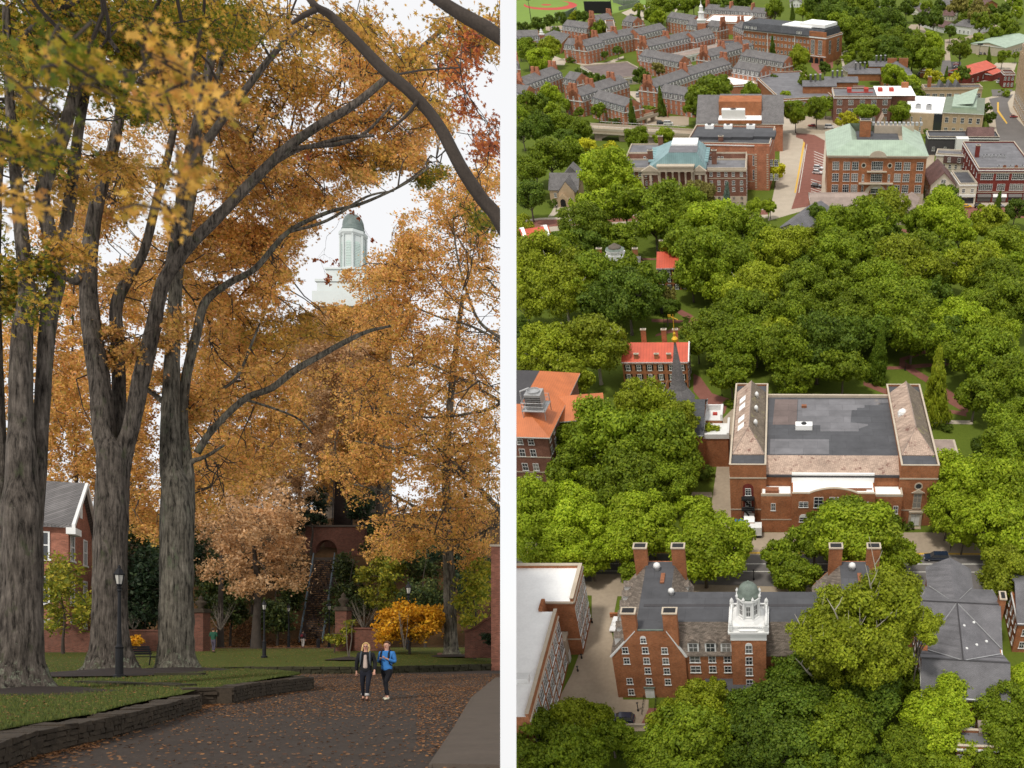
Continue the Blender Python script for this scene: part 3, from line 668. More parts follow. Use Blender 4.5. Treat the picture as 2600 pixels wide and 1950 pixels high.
# --- grey hipped hall, lower right
def grey_hall():
    e = 9.0; r = 12.6
    fl, fr = g('H', 1085, 1150, e), g('H', 1690, 1185, e)
    B = Bld('residence_hall', 'brick residence hall under a grey cross-gabled shingle roof, lower right of the town', 'building', fl, fr, e, bk=g('H', 1060, 385, e))
    w, d = B.w, B.d; B.walls('brick')
    yr1 = B.local(g('H', 1060, 888, r)).y; yr2 = B.local(g('H', 1100, 487, r)).y; hw = yr1*1.0
    B.prof_roof([(0, e), (yr1, r), (2*yr1, e)], 'greyshingle')
    B.prof_roof([(2*yr2-d, e), (yr2, r), (d, e)], 'greyshingle')
    MB().exx([(0, e), (yr1, r-.3), (2*yr1, e)][::-1], 0, w).exx([(2*yr2-d, e), (yr2, r-.3), (d, e)][::-1], 0, w).build('gable_wall', M['brick'], B.root)
    xm = w*.47; MB().exy([(1.5, e-.2), (w-.2, e-.2), (w-.2, e+.05), (xm, r+.02), (1.5, e+.05)], yr1, yr2).build('roof', M['greyshingle'], B.root)
    MB().exy([(w*.16, e-.2), (w*.74, e-.2), (w*.74+.3, e+.05), (w*.45, r-.8), (w*.16-.3, e+.05)], yr2, d+7).build('roof', M['greyshingle'], B.root)
    MB().box(w*.17, d, -1, w*.73, d+6.5, e-.2).build('wall', M['brick'], B.root)
    vl = MB(); [vl.tube([(xm, ya, r+.05), (xe, yb_, e+.3)], .10, 4) for ya, xe, yb_ in ((yr1, 1.5, 2*yr1), (yr1, w, 2*yr1), (yr2, 1.5, 2*yr2-d), (yr2, w, 2*yr2-d))]; vl.tube([(w*.17, d, e+.3), (w*.45, yr2, r-.2), (w*.73, d, e+.3)], .10, 4).build('valley_flashing', M['metal'], B.root)
    rc = MB().tube([(-.3, yr1, r+.12), (w+.3, yr1, r+.12)], .14, 4).tube([(-.3, yr2, r+.12), (w+.3, yr2, r+.12)], .14, 4).tube([(xm, yr1, r+.1), (xm, yr2, r+.1)], .14, 4); rc.build('ridge_cap', M['asphalt_dk'], B.root)
    chimney(B.root, -.6, yr2+1, 0, r+1.5, 1, 2, 'brick'); chimney(B.root, w+.6, yr2+1, 0, r+1.5, 1.2, 2.4, 'brick')
    for i in range(6): vent(B.root, xm+1+(i % 3)*2.2, yr1+4+i*2.2, r-1-(i % 3)*.9, .3, .8)
    wins(B.root, 'l', w, d, 9, (1.2, 4.2, 7.0)); wins(B.root, 'f', w, d, 7, (1.2, 4.2, 7.0)); wins(B.root, 'r', w, d, 9, (1.2, 4.2, 7.0))
    for i in range(4):
        b = MB().box(-.5, -.6, 0, .5, .6, 1.1).box(-.55, -.65, 1.1, .55, .65, 1.25, 1).box(-.4, -.75, .9, .4, -.6, 1.1, 1)
        p = g('H', 945+(i % 2)*35, 960+(i//2)*45); o = b.build('wheeled_bin', [M['blackm'], M['blue' if i == 3 else 'asphalt_dk']], M=TA @ Matrix.Translation(p))
        tag(o, ['black wheeled bin, far left of the four beside the grey-roofed residence hall', 'black wheeled bin, far right of the four beside the grey-roofed residence hall', 'black wheeled bin, near left of the four beside the grey-roofed residence hall', 'blue-lidded wheeled bin, near right of the four beside the grey-roofed residence hall'][i], 'bin', 'bins beside the residence hall')
    e2 = 8
    B2 = Bld('residence_hall', 'brick hall cut off by the right edge beyond the grey-roofed residence hall', 'building', g('H', 1760, 640, e2), west(g('H', 1760, 640, e2), -20), e2, d=17)
    B2.walls('brick').prof_roof([(0, e2), (8.5, 12), (17, e2)], 'greyshingle'); wins(B2.root, 'l', B2.w, 17, 6, (1.2, 4.6)); wins(B2.root, 'f', B2.w, 17, 6, (1.2, 4.6))
    B3 = Bld('front_building', 'grey-roofed brick building with tan hatch mostly hidden by trees at the bottom right corner', 'building', g('H', 1330, 1520, 8), g('H', 1800, 1540, 8), 8, bk=g('H', 1380, 1400, 8))
    B3.walls('brick3').flat('greyrf'); roofbox(B3.root, 'roof_hatch', 4, 3, 8, 8, 6, 9, 'tanrf'); wins(B3.root, 'f', B3.w, B3.d, 8, (1.2, 4.6))
grey_hall()

# --- auditorium
def auditorium():
    t = 16.4
    B = Bld('auditorium', 'large brick auditorium with dark flat roof between two tan slate pavilions', 'building', g('E', 1868, 1100, t), g('F', 1475, 1108, t), t, bk=g('E', 1985, 402, t))
    w, d = B.w, B.d; L = lambda k, x, y, z=t: B.local(g(k, x, y, z))
    xl = L('F', -15, 1050).x; xr = L('F', 1146, 1108).x; yb = L('F', 600, 480).y; y0c = 1.5
    b = MB(); b.box(0, 0, -1, xl, d, t).box(xr, 0, -1, w, d, t).box(xl+.003, y0c, -1, xr-.003, yb, t-3.45)
    b.build('wall', M['brick'], B.root)
    c = MB()
    for z in (t-3.2,):
        for a, e_ in ((0, xl), (xr, w)): c.box(a-.12, -.12, z, e_+.12, -.003, z+.35)
        c.box(-.12, -.003, z, -.003, d, z+.35)
    for a, e_ in ((0, xl), (xr, w)): c.box(a-.08, -.08, 4.4, e_+.08, -.002, 4.7)
    c.build('stone_band', M['stone'], B.root)
    for a, e_ in ((0, xl), (xr, w)):
        p = MB(); tt = .35
        for q in ((a, 0, e_, tt), (a, d-tt, e_, d), (a, tt, a+tt, d-tt), (e_-tt, tt, e_, d-tt)): p.box(q[0], q[1], t, q[2], q[3], t+.5).box(q[0]-.05, q[1]-.05*(q[1] == 0), t+.5, q[2]+.05, q[3]+.05*(q[3] == d), t+.62, 1)
        p.build('parapet', [M['brick'], M['stone']], B.root)
        MB().box(a+tt, tt, t, e_-tt, d-tt, t+.05).build('flat_roof', M['dark'], B.root)
        y1, y2 = 5.2, d-4.5; hz = t+.3; rz = t+3.6; xm = (a+e_)/2; x0, x1 = a+.5, e_-.5; ih = 7.5
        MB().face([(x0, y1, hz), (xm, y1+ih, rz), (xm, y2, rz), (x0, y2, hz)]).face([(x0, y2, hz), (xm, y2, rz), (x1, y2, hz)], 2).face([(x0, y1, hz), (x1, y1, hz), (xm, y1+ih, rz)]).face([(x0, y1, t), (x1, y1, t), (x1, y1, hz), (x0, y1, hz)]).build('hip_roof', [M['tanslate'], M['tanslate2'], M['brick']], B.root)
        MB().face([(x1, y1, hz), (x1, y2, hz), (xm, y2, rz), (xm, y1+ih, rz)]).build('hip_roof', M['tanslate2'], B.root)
        MB().tube([(x0, y1, hz), (xm, y1+ih, rz), (x1, y1, hz)], .12, 5).tube([(xm, y1+ih, rz), (xm, y2, rz)], .12, 5).build('ridge_cap', M['tanrf'], B.root)
        if a == 0:
            for fy in (.2, .36, .62, .78):
                y = y1+ih*.6+(y2-y1-ih)*fy; k = .45; x = x0+(xm-x0)*k; z = hz+(rz-hz)*k; dx = (xm-x0)*.2; dz = (rz-hz)*.2
                MB().face([(x-dx, y, z-dz+.12), (x-dx, y+2.4, z-dz+.12), (x+dx, y+2.4, z+dz+.12), (x+dx, y, z+dz+.12)][::-1]).face([(x-dx, y, z-dz+.12), (x+dx, y, z+dz+.12), (x+dx, y, z+dz), (x-dx, y, z-dz)]).build('skylight', M['white_rf'], B.root)
            for fy in (.12, .42, .72):
                vent(B.root, xm+(x1-xm)*.4, y1+ih+(y2-y1-ih)*fy, hz+(rz-hz)*.5, .5, 1.9)
        else:
            y = (y1+y2)/2+2; MB().box(x0+.8, y-1, hz, x0+3, y+1, hz+1.5).lathe([(1.2, hz+1.5), (1.0, hz+2.1), (.5, hz+2.5)], (x0+1.9, y), 12).build('roof_vent', M['white'], B.root)
    # centre roof
    tc = t-.6; ys = L('F', 600, 1003, tc).y; ye = L('F', 600, 1150, t-2.4).y
    MB().box(xl+.01, ys, tc-.5, xr-.01, yb-.6, tc).build('flat_roof', M['dark'], B.root)
    # older light membrane pieces lying on it
    P = lambda x, y: L('F', x, y, tc)
    def patch(pts, m='greyrf', dz=.03):
        q = [P(*p) for p in pts]; f = [(p.x, p.y, tc+dz) for p in q]
        MB().face(f[::-1]).build('roof_patch', M[m], B.root)
    patch([(260, 522), (1098, 522), (1098, 552), (950, 552), (950, 572), (830, 572), (830, 595), (765, 595), (765, 615), (720, 615), (710, 720), (860, 735), (860, 748), (780, 775), (780, 798), (450, 798), (450, 745), (250, 740)])
    patch([(20, 862), (525, 866), (525, 992), (15, 992)]); patch([(60, 522), (255, 522), (245, 740), (40, 740)], 'brownrf')
    MB().box(xl+.01, yb-.6, t-2, xr-.01, yb, tc+.7).build('parapet', M['stone'], B.root)
    MB().exx([(ye, t-3.4), (ye, t-3.0), (ys, tc), (ys, tc-.5)][::-1], xl+.01, xr-.01).build('slate_roof', M['tanslate'], B.root)
    MB().box(xl+.01, ye-.5, t-3.5, xr-.01, ye-.003, t-3.0).build('gutter', M['asphalt_dk'], B.root)
    pu = P(270, 770); hvac(B.root, pu.x-1, pu.y-1, tc, 4.2, 2, 1.3, 'white_rf'); pu = P(305, 590); roofbox(B.root, 'roof_hatch', pu.x-.5, pu.y-.4, tc, pu.x+.8, pu.y+.5, tc+.6, 'rust')
    # lower front block with the curved parapet
    yf = B.local(gp(2100, 1352)).y; hc = 11.4
    x0 = L('F', 205, 1300, hc).x; x1 = L('F', 918, 1300, hc).x; xs = L('F', -60, 1345, 10.3).x; xe = L('F', 1157, 1350, 10.3).x
    b = MB(); b.box(x0, yf-1.0, -1, x1, y0c-.01, hc).box(xs, yf, -1, x0-.003, y0c-.01, 10.3).box(x1+.003, yf, -1, xe, y0c-.01, 10.3)
    n = 14; arc = [(x0+(x1-x0)*.2+(x1-x0)*.6*i/n, hc+.1+1.5*math.sin(math.pi*i/n)**.8) for i in range(n+1)]
    b.exy([(x0, hc+.001), (x1, hc+.001), (x1, hc+.3)]+arc[::-1]+[(x0, hc+.3)], yf-1.0, yf-.5); b.build('wall', M['brick'], B.root)
    MB().tube([(x0, yf-.75, hc+.35), (arc[0][0], yf-.75, hc+.35)]+[(a, yf-.75, z+.12) for a, z in arc]+[(arc[-1][0], yf-.75, hc+.35), (x1, yf-.75, hc+.35)], .28, 6).build('coping', M['stone'], B.root)
    MB().box(x0+.3, yf-.5, hc, x1-.3, y0c-.3, hc+.06).box(xs+.3, yf+.4, 10.3, x0-.3, y0c-.3, 10.36).box(x1+.3, yf+.4, 10.3, xe-.3, y0c-.3, 10.36).build('flat_roof', M['white_rf'], B.root)
    MB().box(x0, y0c-.35, hc, x1, y0c-.02, zof(B.M @ Vector((x0, y0c, 0)), N('F', 0, 1150)[1])).build('screen_wall', M['white_rf'], B.root)
    MB().box(xs, yf, 10.3, x0-.3, yf+.35, 10.9).build('parapet', M['stone'], B.root); p = MB(); p.box(x1+.3, yf, 10.3, xe, yf+.35, 10.9).box(xe-.35, yf+.35, 10.3, xe, y0c-.1, 10.9); p.build('parapet', M['stone'], B.root)
    MB().box(xs-.06, yf-.06, 3.6, xe+.06, yf-.003, 3.85).build('stone_band', M['stone'], B.root)
    for X in (490, 628): p = L('F', X, 1215, hc); hvac(B.root, p.x-1, p.y-1.2, hc+.05, 2.2, 1.8, 1.5, 'white_rf')
    pp = MB(); pp.box(x0+9.5, yf+1.2, hc+.1, x1-.6, yf+1.4, hc+.4).box(x0+8, yf+.6, hc+.1, x1-2, yf+.8, hc+.35); pp.build('roof_pipe', M['rust'], B.root)
    MB().box(xs+1, yf+1, 10.4, xs+4.2, yf+2.6, 11.2).build('roof_vent', M['rust'], B.root)
    def wx(x): return L('F', x, 1400, 8).x
    for X, zt_, ww, hh, st in ((45, 1415, 1.1, 2.0, 'sash'), (303, 1402, 2.2, 1.5, 'grid'), (430, 1362, 2.2, 2.9, 'grid'), (560, 1362, 2.2, 2.9, 'grid'), (688, 1362, 2.2, 2.9, 'grid'), (815, 1402, 2.2, 1.5, 'grid'), (1095, 1438, 1.2, 2.2, 'sash'), (305, 1535, 2.0, 1.3, 'arch')):
        yy = yf-1.0 if 205 < X < 918 else yf
        z = zof(B.M @ Vector((wx(X), yy, 0)), N('F', 0, zt_)[1])-hh; add_win(B.root, wx(X), yy, z, 0, ww, hh, st)
    # right pavilion: round window, tall window over the door
    xx = L('F', 1302, 1268, 12).x; z = zof(B.M @ Vector((xx, 0, 0)), N('F', 0, 1268)[1])
    rw = MB().lathe([(1.0, 0), (1.0, .14), (.72, .14), (.72, .05)], n=20); rw.lathe([(.7, .03), (.7, .06)], n=20, m=1); o = rw.build('round_window', [M['stone'], M['glass']], B.root, M=Matrix.Translation((xx, 0, z)) @ Matrix.Rotation(R(90), 4, 'X'))
    add_win(B.root, xx+.1, 0, 5.2, 0, 2.0, 4.0, 'grid', 'stone'); MB().exy([(xx-1.5, 9.5), (xx+1.7, 9.5), (xx+.1, 10.5)], -.3, -.002).build('window_pediment', M['stone'], B.root)
    MB().box(xx-1.5, -.35, 0, xx-1.0, -.002, 3.9).box(xx+1.2, -.35, 0, xx+1.7, -.002, 3.9).box(xx-1.6, -.5, 3.9, xx+1.8, -.002, 4.3).build('door_surround', M['stone'], B.root)
    MB().box(xx-1, -.1, .1, xx+.07, -.003, 3.4).box(xx+.13, -.1, .1, xx+1.2, -.003, 3.4).build('door', M['white'], B.root)
    sm = MB()
    for k in range(6): sm.box(xx-1.4, -1.5-k*.5, -.9, xx+1.6, -1.0-k*.5+.5, .1-k*.17)
    sm.build('steps', M['concrete'], B.root)
    # left pavilion: tall arch with the black fire escape
    ax = L('E', 2032, 1300, 9).x
    MB().exy([(ax-1.3, 1)]+[(ax+1.3, 1)]+[(ax+1.3*math.cos(a), 10.5+1.3*math.sin(a)) for a in [k*math.pi/8 for k in range(9)]], -.04, -.002).build('arched_recess', M['brick_dk'], B.root)
    for z in (2.6, 5.6, 8.6): add_win(B.root, ax, -.05, z, 0, 1.4, 1.9, 'grid')
    f = MB()
    for z in (2.2, 5.2, 8.2):
        f.box(ax-1.5, -1.9, z, ax+1.5, -.1, z+.12)
        for k in range(9): f.tube([(ax-1.5+k*.375, -1.9, z), (ax-1.5+k*.375, -1.9, z+1.1)], .045, 4)
        f.tube([(ax-1.5, -1.9, z+1.1), (ax+1.5, -1.9, z+1.1)], .07, 4).tube([(ax-1.5, -1.9, z+.6), (ax+1.5, -1.9, z+.6)], .05, 4)
        f.tube([(ax-1.2, -1.5, z+.1), (ax+1.2, -1.5, z-2.9)], .11, 4).tube([(ax-1.2, -1.0, z+.1), (ax+1.2, -1.0, z-2.9)], .11, 4)
        for k in range(8): f.box(ax-1.2+k*.3, -1.5, z-.1-k*.375, ax-.95+k*.3, -1.0, z-.03-k*.375)
    for s in (-1.5, 1.5): f.tube([(ax+s, -1.9, -.5), (ax+s, -1.9, 9.3)], .08, 4)
    f.build('fire_escape', M['blackm'], B.root)
    MB().box(0, -4.6, -1, xs-1.5, -.003, 1.3).box(0, -4.6, 1.3, xs-1.5, -4.3, 2.1, 1).build('loading_terrace', [M['brick'], M['stone']], B.root)
    MB().box(xs-4.2, -4.0, 1.3, xs-1.6, -.01, 3.4).build('annex', M['brick'], B.root); MB().box(xs-4.2, -4.0, 3.4, xs-1.6, -.01, 3.6).build('annex_roof', M['white_rf'], B.root)
    MB().box(w+.003, d*.35, -1, w+9, d*.72, 7).build('side_wing', M['stone'], B.root); MB().box(w+.5, d*.36, 7, w+8.4, d*.71, 7.1).build('side_wing_roof', M['tanrf'], B.root)
    MB().box(w+.003, 4, -1, w+6, d*.3, 4).build('side_porch', M['stone'], B.root)
    p = B.M @ Vector((1.0+1.6, -2.4, 1.3)); bb = MB().box(-1.5, -.8, 0, 1.5, .8, 1.2).exx([(-.9, 1.2), (.9, 1.2), (.9, 1.45), (-.9, 1.3)], -1.55, 1.55, 1)
    tag(bb.build('dumpster', [M['asphalt_dk'], M['blue']], M=TA @ Matrix.Translation(p)), 'blue-lidded dumpster on the ledge under the black fire escape', 'dumpster')
    p = g('G', 1690, 30); tb = MB().box(-2.2, -1.2, .9, 2.2, 1.2, 3.2).box(-2.1, -1.1, .45, 2.1, 1.1, .9, 1)
    for q in (-1.4, 1.4):
        for s in (-1, 1): tb.lathe([(.42, -.1), (.42, .1)], n=12, m=1)
    tag(tb.build('box_trailer', [M['white'], M['blackm']], M=TA @ Matrix.Translation(p)), 'white box trailer parked by the auditorium front corner', 'trailer')
auditorium()

# --- orange tiled hall
def orange_hall():
    e = 14.9
    fr = g('E', 300, 835, e); p = g('E', -40, 805, e)
    B = Bld('tiled_hall', 'dark brick hall with orange tile roof and cooling tower at the left edge', 'building', west(fr, 26), fr, e, bk=g('E', 470, 600, e))
    w = B.w; d = 34; B.d = d; B.walls('brick3', band=(4.2, 8.6)); B.hip('orangetile', 4.5, .9, rect=(0, 0, w, d), inset=8.5, topm='asphalt_dk')
    xs = [B.local(g('E', x, 850, 12)).x for x in (110, 205)]
    for X in xs:
        for z in (.8, 4.8, 8.9, 12.3): add_win(B.root, X, 0, z, 0, 1.5, 2.1 if z < 12 else 1.6, 'sash')
    wins(B.root, 'r', w, 8, 2, (.8, 4.8, 8.9, 12.3), 1.5, 2.1)
    q = B.local(g('E', 210, 590, 19)); x, y = q.x, q.y
    c = MB(); c.box(x-2, y-2, 19.5, x+2, y+2, 23.2, 0).lathe([(1.5, 23.2), (1.6, 23.7), (1.5, 23.7), (1.4, 23.3)], (x, y), 16, 0).lathe([(1.38, 23.22), (1.38, 23.26)], (x, y), 16, 2)
    for k in range(6): c.box(x-2.05, y-2.08, 19.9+k*.5, x+2.05, y-2, 20.05+k*.5, 2)
    cool = c.build('cooling_tower', [M['metal'], M['white'], M['blackm']], B.root)
    f = MB()
    for s, u in ((-1, -1), (1, -1), (1, 1), (-1, 1)): f.tube([(x+s*2.8, y+u*2.8, e+2), (x+s*2.8, y+u*2.8, 21.5)], .1, 5)
    for z in (19.4, 20.5, 21.5): f.tube([(x-2.8, y-2.8, z), (x+2.8, y-2.8, z), (x+2.8, y+2.8, z), (x-2.8, y+2.8, z), (x-2.8, y-2.8, z)], .07, 4)
    f.tube([(x-2.8, y+1, 17), (x-3.4, y, 21), (x-3.2, y-.5, 23.5), (x-1, y, 24.2)], .22, 8); f.box(x-3, y-3, 19.2, x+3, y+3, 19.35); f.build('steel_frame', M['metal'], cool)
    B2 = Bld('tiled_hall', 'lower wing with orange tile roof between the cooling tower and the leafy big tree', 'building', g('E', 540, 690, 12.5), g('E', 780, 668, 12.5), 12.5, bk=g('E', 500, 500, 12.5))
    B2.walls('brick3').hip('orangetile', 3.6, .8, rect=(-14, 0, B2.w, B2.d)); wins(B2.root, 'f', B2.w, B2.d, 3, (1, 5, 9), 1.4, 2.0)
orange_hall()

# --- chapel hidden by the big tree, with its spire
def chapel():
    h = 10
    fr = g('E', 1700, 800, h); B = Bld('chapel', 'chapel with grey slate spire, gilded finial and white parapet behind the big tree', 'chapel', g('E', 1180, 830, h), g('E', 1640, 830, h), h, bk=g('E', 1300, 520, h))
    w, d = B.w, B.d; B.walls('brick'); B.prof_roof([(0, h), (d/2, h+5), (d, h)], 'slate_dk')
    x0 = B.local(g('E', 1700, 800, h)).x
    b = MB(); b.box(w+.01, 1, -1, w+6.5, 9, 8.5).box(w+.01, 9.01, -1, w+4.5, 15, 9.2); b.build('wall', M['brick'], B.root)
    p = MB(); p.box(w+6.2, .8, 8.5, w+6.8, 9.2, 10.2).box(w+.01, .8, 8.5, w+6.2, 1.3, 9.8).box(w+.2, 1.3, 8.5, w+6.2, 9, 8.6).box(w+4.2, 9.2, 9.2, w+4.8, 15.2, 11).box(w+.01, 14.8, 9.2, w+4.2, 15.2, 10.9).box(w+.2, 9.3, 9.2, w+4.2, 14.8, 9.3); p.build('parapet', M['white'], B.root)
    roofbox(B.root, 'roof_hatch', w+2, 12, 9.3, w+3.2, 13, 9.8, 'redclay')
    # spire: foot near E(1440,500), tip at C(1370,1590)
    P = g('E', 1440, 560, 10); q = B.local(P); P0 = Vector((P.x, P.y, 0)); ztip = zof(P0, N('E', 0, 25)[1]); zb = zof(P0, N('E', 0, 440)[1])
    MB().box(q.x-3, q.y-3, 0, q.x+3, q.y+3, zb-2.5).build('tower', M['brick'], B.root)
    MB().lathe([(4.6, zb-2.5), (2.4, zb+.6), (1.9, zb+2), (.22, ztip)], (q.x, q.y), 8, 0, .5).build('spire', M['slate'], B.root)
    zt2 = zof(P0, N('C', 0, 1345)[1])
    f = MB().lathe([(.2, ztip-.3), (.75, ztip+.2), (.85, ztip+.8), (.3, ztip+1.5), (.35, ztip+2.2), (.12, ztip+2.6), (.09, zt2-.3), (.03, zt2)], (q.x, q.y), 12)
    zv = zof(P0, N('C', 0, 1378)[1]); f.tube([(q.x-1.1, q.y-.3, zv+.6), (q.x+1.1, q.y+.3, zv-.6)], .12, 6).box(q.x-1.3, q.y-.35, zv+.3, q.x-.5, q.y-.25, zv+1.0); f.build('finial', M['gold'], B.root)
chapel()

# --- red metal roofed halls
def red_hall(name, label, fl, fr, bk, h, rh, nwin, rows, chs, shut=True, hatch=()):
    B = Bld(name, label, 'building', fl, fr, h, bk=bk); w, d = B.w, B.d
    pr = [(0, h), (d/2, h+rh), (d, h)]; B.walls('brick', pr); B.prof_roof(pr, 'redmetal', .25)
    wins(B.root, 'f', w, d, nwin, rows, 1.25, 1.8, 'shut' if shut else 'sash'); wins(B.root, 'r', w, d, 3, rows, 1.25, 1.8, 'shut' if shut else 'sash')
    c = MB(); c.exx([(0, h+.1), (d/2, h+rh+.35), (d/2, h+rh+.02), (0, h-.2)][::-1], w+.26, w+.6).exx([(d/2, h+rh+.02), (d/2, h+rh+.35), (d, h+.1), (d, h-.2)][::-1], w+.26, w+.6); c.build('gable_coping', M['white'], B.root)
    for x, yy, z1 in chs: chimney(B.roof, x*w, yy*d, h+.5, z1, 1.5, .9, 'brick')
    return B
B = red_hall('red_roof_hall', 'brick hall with bright red metal roof and black shutters behind the chapel spire', g('E', 945, 200, 8.7), g('E', 1505, 198, 8.7), g('C', 1110, 1600, 8.7), 8.7, 3.2, 6, (.3, 3.0, 6.0), [(.3, .8, 14.2), (.62, .8, 14.2), (.8, .8, 14.2)])
for x in (.22, .53, .72): chimney(B.roof, B.w*x, 1.2, 8.8, 10.6, 1.3, .6, 'brick')
h = 8
red_hall('red_roof_hall', 'brick hall with red metal roof and stepped gable, framed by trees in the middle distance', g('C', 1245, 950, h), g('C', 1700, 945, h), g('C', 1290, 815, h), h, 3, 7, (.3, 3.0, 5.6), [(.06, .85, 13)])
h = 8
Bq = Bld('red_roof_hall', 'low building with sloping red roof and long white skylights near the left edge', 'building', g('C', 160, 740, h), g('C', 330, 720, h), h, bk=g('C', 190, 600, h)); Bq.walls('brick')
Bq.prof_roof([(0, h), (Bq.d*.5, h+2.6), (Bq.d, h)], 'redmetal', x0=-2, x1=Bq.w+1)
for s in (-1.9, Bq.w-.6): MB().exx([(0, h+.1), (Bq.d/2, h+2.75), (Bq.d, h+.1), (Bq.d, h+.5), (Bq.d/2, h+3.3), (0, h+.5)][::-1], s, s+1.3).build('skylight', M['white_rf'], Bq.root)

def cutler():
    h = 11; P = g('C', 865, 950, 14); B = Bld('cupola_hall', 'old hall with white domed clock cupola rising above the trees', 'building', g('C', 700, 1010, h), g('C', 1090, 1010, h), h, d=14); w, d = B.w, B.d
    pr = [(0, h), (d/2, h+4), (d, h)]; B.walls('brick', pr); B.prof_roof(pr, 'slate'); wins(B.root, 'f', w, d, 7, (.8, 4, 7.4), 1.2, 1.9)
    for x in (.1, .9): chimney(B.roof, w*x, d*.55, h+1, h+6.3, 1.8, 1.1)
    x, y = B.local(Vector((P.x, P.y, 0))).x, d/2; P0 = B.M @ Vector((x, y, 0)); s = 2.6
    z1 = zof(P0, N('C', 0, 805)[1]); zd = zof(P0, N('C', 0, 742)[1])
    c = MB(); c.box(x-s-.5, y-s-.5, h, x+s+.5, y+s+.5, h+5); c.lathe([(s+.2, h+5), (s, z1)], (x, y), 8, 0, .5).lathe([(s+.1, z1), (s+.8, z1+.3), (s+.8, z1+.8), (s, z1+.9)], (x, y), 8, 0, .5)
    cu = c.build('cupola', M['white'], B.root)
    MB().lathe([(s*.9, z1+.9), (s*.85, z1+1.6), (s*.65, zd-.7), (s*.3, zd-.1), (.1, zd+.3)], (x, y), 20).build('dome', M['bark'], cu, True)
    MB().lathe([(s+.85, z1+.82), (s*.88, z1+1.2)], (x, y), 8, 0, .5).build('dome_base', M['copper'], cu)
    ck = MB().lathe([(.95, 0), (.95, .1)], n=20).lathe([(.85, .1), (.85, .12)], n=20, m=1); ck.tube([(0, 0, .14), (.1, .6, .14)], .05, 4, 0).tube([(0, 0, .14), (-.4, .1, .14)], .05, 4, 0)
    ck.build('clock', [M['blackm'], M['white']], cu, M=Matrix.Translation((x, y-s*.95, z1-2)) @ Matrix.Rotation(R(90), 4, 'X'))
cutler()

def church():
    h = 5.6
    B = Bld('church', 'small tan stone church with brown gabled roof and arched doorway', 'church', g('C', 318, 272, h), g('C', 400, 272, h), h, bk=g('C', 330, 165, h)); d = B.d = 14; w = B.w = 13
    pr = [(0, h), (d/2, h+5), (d, h)]; B.walls('stone2', pr, cornice=None); B.prof_roof(pr, 'slate'); wins(B.root, 'f', 5, d, 1, (2.2,), 1.2, 1.8)
    x0, x1 = 5.2, 12.2; pk = h+4.2
    MB().box(x0, -5, -1, x1, -.01, h).exy([(x0, h+.001), (x1, h+.001), ((x0+x1)/2, pk)], -5, d/2).build('gable_wall', M['stone2'], B.root)
    MB().exy([(x0-.5, h-.4), ((x0+x1)/2, pk), ((x0+x1)/2, pk+.35), (x0-.8, h-.2)][::-1], -4.7, d/2+.3).exy([(x1+.5, h-.4), ((x0+x1)/2, pk), ((x0+x1)/2, pk+.35), (x1+.8, h-.2)], -4.7, d/2+.3).build('gable_roof', M['slate'], B.root)
    MB().box(x0-.6, -7, -1, x0+4.2, -5.01, 3).exy([(x0-.6, 3), (x0+4.2, 3), (x0+1.8, 5.6)], -7, -5.01).build('porch', M['stone2'], B.root)
    MB().exy([(x0+.6, .2), (x0+3.0, .2)]+[(x0+1.8+1.2*math.cos(a), 2.2+1.2*math.sin(a)) for a in [k*math.pi/8 for k in range(9)]], -7.06, -7.01).build('door', M['blackm'], B.root)
    MB().box(6, d*.5, h+1, 13, d*1.1, h+4).exy([(5.6, h+3.9), (13.4, h+3.9), (9.5, h+7.5)], d*.5, d*1.1).build('rear_roof', M['slate'], B.root)
    add_win(B.root, (x0+x1)/2+1.5, -5, 1.5, 0, 1.6, 1.8)
church()
